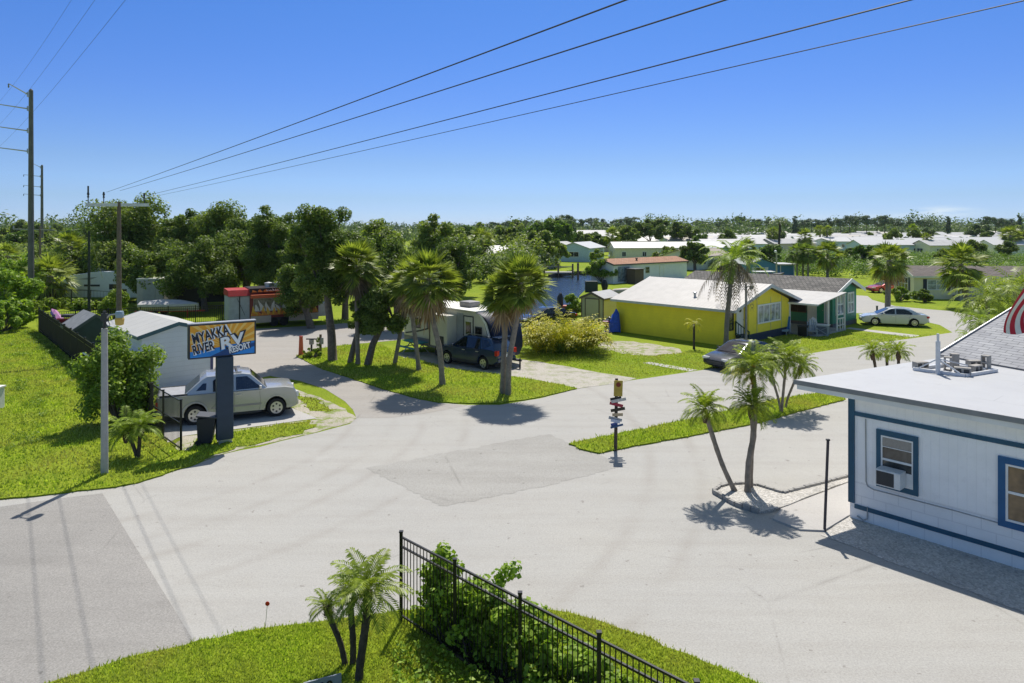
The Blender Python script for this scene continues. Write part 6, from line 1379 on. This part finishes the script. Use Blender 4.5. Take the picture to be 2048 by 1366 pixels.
# ---- tall concrete transmission poles
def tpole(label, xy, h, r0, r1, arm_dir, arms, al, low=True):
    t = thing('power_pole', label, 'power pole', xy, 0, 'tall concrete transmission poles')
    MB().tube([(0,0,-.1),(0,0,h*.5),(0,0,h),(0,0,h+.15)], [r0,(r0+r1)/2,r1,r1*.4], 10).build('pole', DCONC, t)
    for i, z in enumerate(arms):
        ax, ay = arm_dir; dz = .9 if i == 0 else .25; L = al*(.6 if i == 0 else 1)
        m_ = MB(); m_.tube([(ax*r1,ay*r1,z),(ax*L,ay*L,z+dz)], [.07,.04], 6); m_.tube([(ax*r1*1.02,ay*r1*1.02,z-.2),(ax*r1*1.02,ay*r1*1.02,z+.25)], .14, 6)
        a = m_.build('arm', STEEL, t); MB().lathe([(.03,0),(.08,-.08),(.04,-.16),(.08,-.24),(.04,-.4)], 8, (ax*L,ay*L,z+dz)).build('insulator', M('insulator_grey', (.2,.21,.22), .3), a)
    return t
P1 = (GX(62,67), 67.0); AD = (-.83,-.56)
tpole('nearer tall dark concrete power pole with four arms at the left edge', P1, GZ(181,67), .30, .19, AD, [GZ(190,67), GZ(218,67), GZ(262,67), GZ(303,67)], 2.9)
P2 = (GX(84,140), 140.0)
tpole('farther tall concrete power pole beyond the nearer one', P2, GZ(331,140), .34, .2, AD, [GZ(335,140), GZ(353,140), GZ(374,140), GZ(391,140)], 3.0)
# older wooden line pole behind
op = thing('utility_pole', 'low wooden pole with a long crossarm behind the nearer concrete pole', 'utility pole', (GX(80,112), 112))
MB().tube([(0,0,-.1),(0,0,GZ(452,112))], [.2,.14], 8).build('pole', WOOD, op); MB().bar((GX(26,112)-op.location.x,0,GZ(458,112)),(GX(108,112)-op.location.x,0,GZ(460,112)),.16).build('crossarm', GWOOD, op)
for px in (27,60,100): MB().lathe([(.05,0),(.1,.1),(.04,.5)], 8, (GX(px,112)-op.location.x,0,GZ(457,112))).build('insulator', GREYP, op)
# ---- wooden distribution pole with crossarm
up = thing('utility_pole', 'wooden utility pole with one pale crossarm behind the garage', 'utility pole', (GX(238,45), 45))
MB().tube([(0,0,-.1),(0,0,5),(0,0,GZ(404,45))], [.17,.15,.12], 10).build('pole', WOOD, up)
cdv = Vector((.81,.587)); ca, cb2 = (-1.85*cdv.x,-1.85*cdv.y), (1.72*cdv.x,1.72*cdv.y)
MB().bar((*ca, 9.36),(*cb2, 9.42),.16,.2).build('crossarm', M('pale_crossarm', (.62,.63,.63), .7), up)
ins = [(-1.7,10.55),(-.85,10.1),(1.45,10.05)]
for d_, zt in ins:
    m_ = MB(); m_.lathe([(.03,0),(.03,.35),(.07,.4),(.04,.5),(.08,.58),(.05,.7),(.05,max(.75,zt-9.45))], 8, (cdv.x*d_, cdv.y*d_, 9.45)); m_.build('insulator', DARK, up)
def wire(label, pts, r, group, sag=0):
    P = [Vector(p) for p in pts]; out = []
    for a, b_ in zip(P, P[1:]):
        for i in range(14):
            t = i/14; q = a.lerp(b_, t); q.z -= sag*4*t*(1-t); out.append(q)
    out.append(P[-1]); o = MB().tube(out, r, 5).build('power_line', M('wire', (.02,.022,.026), .5) if 'wire' not in bpy.data.materials else bpy.data.materials['wire'])
    return tag(o, label, 'wire', group)
ux, uy = up.location.x, up.location.y; DW = Vector((.587,-.81,0)); GW_ = 'overhead wires running across the sky to the wooden pole'
for lb, s0, e_, z_, r_ in (('highest of the four overhead wires, leaving the top of the picture farthest left', (GX(213,44.3),44.3,10.17), (1251,7.33), 10.37, .010), ('second overhead wire from the top', (GX(240,45),45,10.3), (1451,7.2), 10.33, .010),
        ('third overhead wire from the top', (GX(295,46),46,10.05), (1819,7.27), 10.35, .010), ('lowest and thinnest overhead wire, leaving at the upper right corner', (GX(312,46),46,10.0), (2048,6.85), 10.21, .007)):
    E = Vector((GX(e_[0],e_[1]), e_[1], z_)); S0 = Vector(s0); far = S0 - DW*62 + Vector((0,0,-.6)); wire(lb, [far, S0], r_*.8, GW_ + '', .5) if False else None
    wire(lb, [tuple(S0), tuple(E), tuple(E+(E-S0).normalized()*26)], r_, GW_, .04)
GT = 'thin transmission wires at the upper left'
for lb, s0, e_ in (('rightmost of the three thin wires at the upper left', (10,303,67), (250,22.6,15.3)), ('middle of the three thin wires at the upper left', (10,262,67), (190,28.4,17.2)), ('leftmost of the three thin wires at the upper left', (10,218,67), (143,35.2,19.4))):
    E = Vector((GX(e_[0],e_[1]), e_[1], e_[2])); S0 = Vector((P1[0]+AD[0]*2.9, P1[1]+AD[1]*2.9, GZ(s0[1],67)-.2)); wire(lb, [tuple(S0), tuple(E), tuple(E+(E-S0).normalized()*30)], .006, GT, .35)
wire('sagging service wire from the wooden pole to the concrete poles', [(ux,uy,9.1),(GX(95,110),110,GZ(455,110))], .014, None, 1.0)
# thin pole with a guy wire
tpo = thing('utility_pole', 'thin dark pole with a slanting guy wire left of the wooden pole', 'utility pole', (GX(178,56), 56))
MB().tube([(0,0,-.1),(0,0,GZ(462,56))], [.11,.09], 8).build('pole', M('dark_green_wood', (.035,.045,.035), .9), tpo); MB().tube([(0,0,GZ(466,56)),(GX(205,60)-tpo.location.x,4,GZ(556,60))], .02, 5).build('guy_wire', STEEL, tpo)
# ---- black fences
def fence(name, label, pts, h, spacing, rails, pick=.10, pr=.009, pw=.06, gate=False, rail_w=.035, screen=None, skip=()):
    t = thing(name, label, 'fence', pts[0]); o = Vector(pts[0]).to_3d()
    seg = []
    for a, b_ in zip(pts, pts[1:]):
        a, b_ = Vector(a), Vector(b_); n = max(1, round((b_-a).length/spacing))
        for i in range(n): seg.append((a.lerp(b_, i/n), a.lerp(b_, (i+1)/n)))
    posts = [seg[0][0]] + [s_[1] for s_ in seg]
    for p in posts:
        x, y = p.x-o.x, p.y-o.y; m_ = MB(); m_.b(x-pw/2,x+pw/2,y-pw/2,y+pw/2,-.05,h); m_.b(x-pw*.65,x+pw*.65,y-pw*.65,y+pw*.65,h+.001,h+.03); m_.build('post', BLACK, t)
    for a, b_ in seg:
        a, b_ = Vector((a.x-o.x, a.y-o.y)), Vector((b_.x-o.x, b_.y-o.y)); d = (b_-a).normalized(); L = (b_-a).length; m_ = MB()
        for z in rails: m_.bar((a.x+d.x*pw*.5,a.y+d.y*pw*.5,z),(b_.x-d.x*pw*.5,b_.y-d.y*pw*.5,z),rail_w)
        k = int(L/pick)
        for i in range(1, k): q = a+d*(L*i/k); m_.b(q.x-pr,q.x+pr,q.y-pr,q.y+pr,.05,rails[0])
        m_.build('panel', BLACK, t)
        if screen:
            m_ = MB(); m_.bar((a.x+d.x*.05,a.y+d.y*.05,h*.5),(b_.x-d.x*.05,b_.y-d.y*.05,h*.5),.01,h*.94); m_.build('privacy_screen', screen, t)
    return t
ff = [(-2.235,14.12),(-1.058,12.95),(.135,11.77),(1.32,10.62),(2.5,9.48),(3.7,8.35),(4.9,7.2)]
fence('metal_fence', 'black picket fence running out of the foreground beside the palm clump', ff, 1.83, 1.65, [1.74,1.55,.16], .1, .0085, .062)
SCR = M('black_privacy_mesh', (.006,.008,.008), .8)
fence('metal_fence', 'long black privacy fence along the left lawn', [(-14.2,27.6),(-22.2,37.1),(-35.8,53)], 1.83, 2.4, [1.75,1.5,.2], .12, .012, .08, screen=SCR)
fence('metal_fence', 'black mesh gate panel standing beside the pickup tail', [(-11.75,24.85),(-13.1,26.3),(-14.1,27.45)], 1.84, 1.9, [1.80,1.0,.12], .13, .006, .06)
fence('metal_fence', 'thin black picket fence behind the dark shed', [(-35.8,53.2),(-30,56.5),(-24,58),(-19,58.4)], 1.5, 2.4, [1.45,1.25,.15], .14, .012, .06)
fence('wire_fence', 'thin wire fence in front of the white fifth wheel', [(-52,72.4),(-45,68.6),(-38,66.2)], 1.9, 2.6, [1.85,.9,.1], .4, .006, .07)
# ---- wooden directional sign post on the median
dp = thing('direction_post', 'wooden post of painted direction boards under a yellow sign on the median tip', 'sign', G(1231,899,.05))
MB().tube([(0,0,0),(.02,0,1.2),(.04,0,2.58)], [.065,.06,.055], 8).build('post', M('dark_wood_post', (.07,.055,.04), .9, var=.3, scale=9), dp)
def dz(py): return (899-py)*8/446
def dx(px): return (px-1231)*8/446
ys = MB(); ys.b(dx(1224)-.01,dx(1240)+.01,-.10,-.07,dz(789),dz(758)); y_ = ys.build('yellow_sign', M('olive_yellow_sign', (.42,.31,.05), .6, var=.12, scale=6), dp); y_.rotation_euler.y = .03
rg_ = MB(); rg_.lathe([(.052,-.101),(.085,-.101),(.085,-.106),(.052,-.106)], 18, (.02,0,dz(766)), 'Y'); rg_.build('red_ring', M('dark_red_ring', (.20,.03,.015), .6), y_); MB().b(-.03,.07,-.104,-.101,dz(767),dz(765.5)).build('bar_mark', M('faded_pink', (.5,.3,.24), .6), y_)
for x0, x1, y0, y1, col, yy in ((1220,1242,796,792,(.03,.028,.025),-.075),(1222,1251,800,794,(.50,.49,.46),-.10),(1219,1245,802.5,809,(.32,.03,.05),-.08),(1221,1249,818,813,(.045,.04,.025),-.085),(1224,1245,826,825.5,(.42,.34,.22),-.08),(1217,1243,831,837,(.34,.36,.38),-.08),(1221,1239,836,840,(.42,.48,.60),-.11),(1221,1234,846,843,(.06,.10,.28),-.10),(1220,1245,851,844.5,(.03,.09,.20),-.125)):
    m_ = MB(); m_.bar((dx(x0),yy,dz(y0)),(dx(x1),yy,dz(y1)),.022,.105 if x0 != 1220 or y0 < 800 else .07); m_.build('direction_board', M('board_paint', col, .7, var=.2, scale=9), dp)
# ---- slim dark post beside the office
bp = thing('post', 'slim dark leaning post at the corner of the concrete walk', 'post', G(1649,1062)); MB().tube([(0,0,-.05),(.10,.02,2.36)], .038, 8).build('tube', M('dark_brown_post', (.06,.05,.055), .6), bp); MB().box((.10,.02,2.39),(.09,.07,.04)).build('cap', DARK, bp)
# ---- red reflector stake
rs = thing('reflector_stake', 'thin stake with a round red reflector at the foreground grass edge', 'marker', G(530,1262)); MB().tube([(0,0,0),(.045,0,.52)], .006, 5).build('stake', STEEL, rs); MB().lathe([(.0,-.008),(.042,-.008),(.046,0),(.042,.008),(.0,.008)], 14, (.048,0,.54), 'Y').build('reflector', LAMPR, rs)
# ---- number board at the bottom edge
nb = thing('number_sign', 'small grey board with black numbers half out of the bottom edge', 'sign', (GX(645,11.3), 11.3)); nb.rotation_euler.z = R(24)
zt = GZ(1351,11.3); MB().b(-.30,.30,-.012,.012,zt-.42,zt-.04).build('board', M('blue_grey_board', (.20,.23,.28), .6), nb)
for x in (-.2,.2): MB().b(x-.015,x+.015,.013,.035,-.05,zt-.05).build('leg', STEEL, nb)
text(nb, '100', .24, BLACK, (-.20,-.016,zt-.27), (R(90),0,0), .004, .002)
# ---- flag over the shingled roof
fl = thing('flag', 'red and white striped flag with a blue corner flying at the right edge', 'flag', (11.75, 15.0))
MB().tube([(.32,0,3.5),(.32,0,7.6)], .03, 8).build('flag_pole', STEEL, fl); MB().b(.22,.42,-.05,.1,3.3,3.6).build('bracket', STEEL, fl)
NX, NY = 30, 39; V = []; Q = []; mi = []
for i in range(NX+1):                                          # the cloth bends over from the hoist and hangs: stripes run left, then down
    for j in range(NY+1):
        u, v_ = i/NX, j/NY; th = R(90+92*u); rad = 1.43-.95*v_
        V.append((.28+rad*math.cos(th), .10*math.sin(u*8+v_*5)*u+.04*math.sin(v_*14), 5.77+rad*math.sin(th)-.05*math.sin(v_*9)*u))
for i in range(NX):
    for j in range(NY):
        Q.append((i*(NY+1)+j,(i+1)*(NY+1)+j,(i+1)*(NY+1)+j+1,i*(NY+1)+j+1)); mi.append(2 if (i+.5)/NX < .4 and j < 21 else (j//3) % 2)
F_R = M('flag_red', (.50,.02,.045), .7); F_W = M('flag_white', (.74,.72,.72), .7); F_B = M('flag_blue', (.03,.03,.16), .7)
cl = npmesh('cloth', V, Q, [F_R, F_W, F_B], fl, True); cl.data.polygons.foreach_set('material_index', mi)
# ---- posts at the left tip of the island
po = thing('post', 'tapered orange red post at the left tip of the island', 'post', G(602,712)); MB().add([(-.13,-.1,0),(.13,-.1,0),(.13,.1,0),(-.13,.1,0),(-.09,-.08,1.2),(.09,-.08,1.2),(.09,.08,1.2),(-.09,.08,1.2)], [(0,3,2,1),(4,5,6,7),(0,1,5,4),(1,2,6,5),(2,3,7,6),(3,0,4,7)]).build('post_body', ORANGE, po); MB().b(-.1,.1,-.09,.09,1.203,1.23).build('cap', RED, po)
mbx = thing('mailbox', 'grey box with a crossbar on a post beside the orange post', 'box', G(623,706)); MB().b(-.05,.05,-.05,.05,0,.55).build('post', DARK, mbx); MB().b(-.12,.12,-.12,.12,.553,.85).build('box', GREYP, mbx); MB().b(-.33,.33,-.06,.06,.853,.92).build('crossbar', DARK, mbx)
wpst = thing('meter_post', 'wooden post carrying a grey meter box with a vine beside it', 'post', G(641,705)); MB().tube([(0,0,0),(0,0,1.15)], .08, 8).build('post', WOOD, wpst); MB().b(.02,.22,-.14,-.085,.55,.95).build('meter_box', GREYP, wpst)
g = np.random.default_rng(401); leafobj('vine', leafcloud([(-.12,-.05,.5),(-.16,-.05,.75),(-.1,-.05,.9)], [.16,.16,.12], 220, .05, g), L_LIME, wpst)
# ---- kayak and red bin by the privacy fence
ky = thing('kayak', 'pink purple kayak leaning at the far end of the privacy fence', 'kayak', (GX(118,50), 50)); ky.rotation_euler.z = -.7
mb = MB(); mb.tube([(-1.5,0,2.0),(-1.1,0,1.8),(0,0,1.3),(1.1,0,.75),(1.5,0,.5)], [.03,.22,.34,.22,.03], 8); mb.build('hull', M('pink_plastic', (.42,.18,.34), .4), ky, True); MB().box((0,-.02,1.52),(.8,.36,.1),0,0,0,.47).build('cockpit', DARK, ky)
rb_ = thing('red_bin', 'red plastic bin between the kayak and the dark shed', 'bin', (GX(136,47), 47)); MB().add([(-.4,-.35,0),(.4,-.35,0),(.4,.35,0),(-.4,.35,0),(-.5,-.42,1.9),(.5,-.42,1.9),(.5,.42,1.7),(-.5,.42,1.7)], [(0,3,2,1),(4,5,6,7),(0,1,5,4),(1,2,6,5),(2,3,7,6),(3,0,4,7)]).build('bin_body', RED, rb_, bevel=.04); MB().b(-.3,.3,-.3,.3,1.92,2.1).build('lid', DARK, rb_, bevel=.03)
wl = thing('covered_cart', 'low white covered cart between the privacy fence and the garage', 'cart', (GX(205,38.5), 38.5), math.atan2(.73,-.68)); MB().b(-1.2,1.2,-.6,.6,.35,.9).build('cart_body', DARK, wl); mb = MB(); mb.b(-1.3,1.3,-.7,.7,.903,1.0); mb.build('white_cover', WHITE, wl, bevel=.03)
for x in (-.8,.8):
    for y in (-.55,.55): wheel(wl, x, y, .25, .14)
ub_ = thing('utility_box', 'white utility box cut by the left edge of the lawn', 'box', (GX(-14,30.5), 30.5)); MB().b(-.3,.3,-.3,.3,0,.95).build('cabinet', WHITE, ub_, bevel=.03); MB().b(-.34,.34,-.34,.34,.953,1.02).build('lid', OFFW, ub_); MB().b(-.36,.36,-.36,.36,-.02,.05).build('base', CONC, ub_) if False else None
# ---- patio of the green house
def chair(label, xy, rz, col):
    t = thing('garden_chair', label, 'chair', xy, rz, 'garden chairs in front of the green house porch')
    m_ = MB(); m_.b(-.3,.3,-.28,.25,.36,.41); m_.build('seat', col, t)
    m_ = MB()
    for i in range(5): x = -.26+.13*i; m_.bar((x,.26,.38),(x*1.05,.48,1.0+.08*(2-abs(i-2))),.09,.02)
    m_.build('backrest', col, t)
    for x in (-.33,.33):
        for y in (-.27,.25): MB().b(x-.03,x+.03,y-.04,y+.04,0,.56).build('leg', col, t)
        MB().b(x-.07,x+.07,-.34,.32,.563,.59).build('armrest', col, t)
GCH = M('grey_blue_plastic', (.34,.39,.44), .5)
chair('pale garden chair left of the lattice box on the green house lawn', G(1624,672), R(-20), GCH); chair('pale garden chair behind the lattice box on the green house lawn', G(1634,666), R(15), WHITE)
pb = thing('patio_box', 'pale lattice patio box in front of the green house porch', 'box', G(1643,670), R(-38)); m_ = MB(); rect_frame(m_, -.55,.55,0,.75,-.3,.08,.05); m_.bar((-.5,-.32,.1),(.5,-.32,.65),.04); m_.bar((-.5,-.33,.65),(.5,-.33,.1),.04); m_.build('lattice', GCH, pb); MB().b(-.55,.55,-.30,.3,.753,.80).build('top', WHITE, pb); MB().b(-.5,.5,-.28,.28,.02,.75).build('inner_box', M('blue_grey_box', (.16,.19,.23), .7), pb)
bk = thing('planter_bin', 'square black bin on the lawn before the green house porch', 'bin', G(1606,672), R(-38)); MB().b(-.3,.3,-.3,.3,0,.72).build('bin_body', BLACK, bk, bevel=.02); MB().b(-.33,.33,-.33,.33,.72,.77).build('rim', DARK, bk)
bc = thing('lounge_chair', 'blue folding lounge with a pale cushion beside the yellow house wall', 'chair', G(1565,668), R(-35)); MB().box((0,.3,.75),(.9,.08,1.1),0,0,-.25).build('backrest', BLUEP, bc); MB().box((0,-.15,.32),(.9,.8,.1)).build('seat', M('pale_blue_cushion', (.35,.48,.60), .7), bc)
for x in (-.4,.4):
    for y in (-.5,.3): MB().b(x-.03,x+.03,y-.03,y+.03,0,.27).build('leg', STEEL, bc)
# ---- light pole by the yellow house, post by the sedan, pole by the blue house
lp = thing('light_pole', 'slim wooden light pole in front of the yellow house window', 'light pole', G(1492,692)); MB().tube([(0,0,-.05),(0,0,GZ(569,lp.location.y))], [.09,.075], 8).build('pole', GWOOD, lp); zt = GZ(574,lp.location.y); MB().tube([(0,0,zt),(.3,-.05,zt+.1)], .03, 6).build('arm', STEEL, lp); MB().lathe([(.03,.06),(.13,0),(.13,-.18),(.05,-.24)], 10, (.34,-.05,zt+.08)).build('lamp', GREYP, lp)
sp = thing('post', 'short dark post on the verge left of the silver sedan', 'post', G(1754,629)); MB().b(-.06,.06,-.06,.06,0,.75).build('post_body', DARK, sp); MB().b(-.08,.08,-.08,.08,.753,.8).build('cap', GWOOD, sp)
l2 = thing('light_pole', 'pale concrete light pole between the blue house gable and its carport', 'light pole', (GX(1553,108), 108)); MB().tube([(0,0,0),(0,0,GZ(503,108))], [.14,.11], 8).build('pole', M('pale_yellow_pole', (.48,.44,.33), .8), l2); MB().lathe([(.05,0),(.2,.1),(.2,.35),(.05,.45)], 8, (-.2,-.1,GZ(506,108))).build('lamp', WHITE, l2)
l3 = thing('light_pole', 'small white globe lamp post on the canal lawn', 'light pole', (GX(1218,128), 128)); MB().tube([(0,0,0),(0,0,GZ(514,128))], .06, 6).build('pole', DARK, l3); MB().lathe([(.02,0),(.17,.08),(.2,.2),(.1,.36),(.01,.4)], 10, (0,0,GZ(514,128))).build('globe', WHITE, l3)
cb3 = thing('boat', 'dark boat with a white top parked before the blue house', 'boat', (GX(1531,104), 104), .05); mb = MB(); mb.add([(-2,-.7,.3),(1.6,-.7,.3),(2.5,0,.6),(1.6,.7,.3),(-2,.7,.3),(-2,-.9,1.0),(1.8,-.9,1.0),(2.9,0,1.15),(1.8,.9,1.0),(-2,.9,1.0)], [(4,3,2,1,0),(5,6,7,8,9),(0,1,6,5),(1,2,7,6),(2,3,8,7),(3,4,9,8),(4,0,5,9)]); mb.build('hull', DARK, cb3); MB().b(-1.9,1.2,-.8,.8,1.25,1.36).build('white_top', WHITE, cb3)
for x in (-1.6,.8): MB().b(x-.04,x+.04,-.7,-.62,1.0,1.25).build('top_post', STEEL, cb3)
# ---- picnic table beside the camper
pt = thing('picnic_table', 'teal picnic table in the shade beside the camper', 'table', G(832,706), math.atan2(dcp.y, dcp.x)); MB().b(-.95,.95,-.38,.38,.72,.77).build('tabletop', TEAL, pt)
for y in (-.72,.72): MB().b(-.95,.95,y-.14,y+.14,.42,.46).build('bench', TEAL, pt)
for x in (-.65,.65): m_ = MB(); m_.bar((x,-.55,0),(x,.1,.72),.05); m_.bar((x,.55,0),(x,-.1,.72),.05); m_.bar((x,-.8,.40),(x,.8,.40),.05); m_.build('leg_frame', STEEL, pt)
# ---- canal: seawall, dock, clutter
swl = MB(); 
for a, b_ in (((1098,556),(1140,549)),((1140,549),(1226,548.5))): p, q = G(*a), G(*b_); swl.bar((*p,.25),(*q,.25),.3,.62)
o = swl.build('seawall', M('dark_seawall', (.06,.06,.055), .9)); tag(o, 'dark seawall along the far bank of the canal', 'wall')
dkk = thing('dock', 'wooden dock with a rail on tall piles at the far bank of the canal', 'dock', (GX(1128,112), 112)); MB().b(-3.4,1.5,-1.2,1.2,.55,.75).build('deck', GWOOD, dkk)
for x in (-3.2,-1,1.3): MB().tube([(x,-1.1,0),(x,-1.1,2.1)], .14, 8).build('pile', WOOD, dkk)
MB().b(-3.3,1.4,-1.18,-1.1,1.55,1.68).build('rail', GWOOD, dkk)
MB().tube([(0,0,0),(0,0,2.4)], .15, 8).build('mooring_pile', WOOD) if False else None
mo = thing('mooring_pile', 'dark mooring pile standing in the canal right of the dock', 'pile', (GX(1156,107), 107)); MB().tube([(0,0,-.1),(0,0,2.2)], .16, 8).build('pile', WOOD, mo); MB().lathe([(.19,0),(.19,.08),(.03,.3)], 8, (0,0,2.2)).build('cap', DARK, mo)
gl_ = thing('grill', 'dark grill and boxes on the bank behind the cream shed', 'grill', (GX(1190,86), 86)); MB().b(-1.2,.3,-.5,.5,.0,1.3).build('box', M('dark_green_box', (.03,.045,.04), .7), gl_, bevel=.05); MB().tube([(1.2,0,0),(1.2,0,.8),(1.2,0,1.5)], [.25,.45,.2], 8).build('smoker', BLACK, gl_, True)
cn = thing('boat', 'upturned beige boat on the patio behind the cream shed', 'boat', (GX(1252,80), 80), .15); mb = MB(); mb.tube([(-2.0,0,.45),(-1.4,0,.5),(0,0,.5),(1.4,0,.5),(2.0,0,.45)], [.05,.4,.5,.4,.05], 10); mb.build('hull', M('beige_hull', (.42,.36,.30), .6), cn, True)
MB().b(-1.8,1.8,-.6,.6,0,.08).build('cradle', GWOOD, cn)
ws_ = thing('steps', 'white railed steps by the white mobile home', 'steps', (GX(1282,86), 86), .5); m_ = MB()
for i in range(4): m_.b(-1.0+.5*i, -.5+.5*i-.002, -.6, .6, 0, .25+.22*i)
m_.build('treads', WHITE, ws_); m_ = MB(); m_.bar((-1,-.62,1.0),(1,-.62,1.9),.07)
for i in range(6): m_.bar((-1+.4*i,-.62,.1+.18*i),(-1+.4*i,-.62,1.0+.18*i),.04)
m_.build('handrail', WHITE, ws_)
# ---------------------------------------------------------------- thin summer haze round the whole scene
hm = bpy.data.materials.new('haze_air'); hm.use_nodes = True; ht = hm.node_tree; ht.nodes.clear()
ho = ht.nodes.new('ShaderNodeOutputMaterial'); hv = ht.nodes.new('ShaderNodeVolumePrincipled')
hv.inputs['Color'].default_value = (.82,.90,1.0,1); hv.inputs['Density'].default_value = .00006; hv.inputs['Anisotropy'].default_value = .2
ht.links.new(hv.outputs[0], ho.inputs['Volume'])
hz_ = MB().b(-6500, 6500, -600, 7500, -1, 30).build('haze', hm); hz_['kind'] = 'stuff'; tag(hz_, 'thin pale summer haze over the distance', 'haze')
S.cycles.volume_bounces = 0
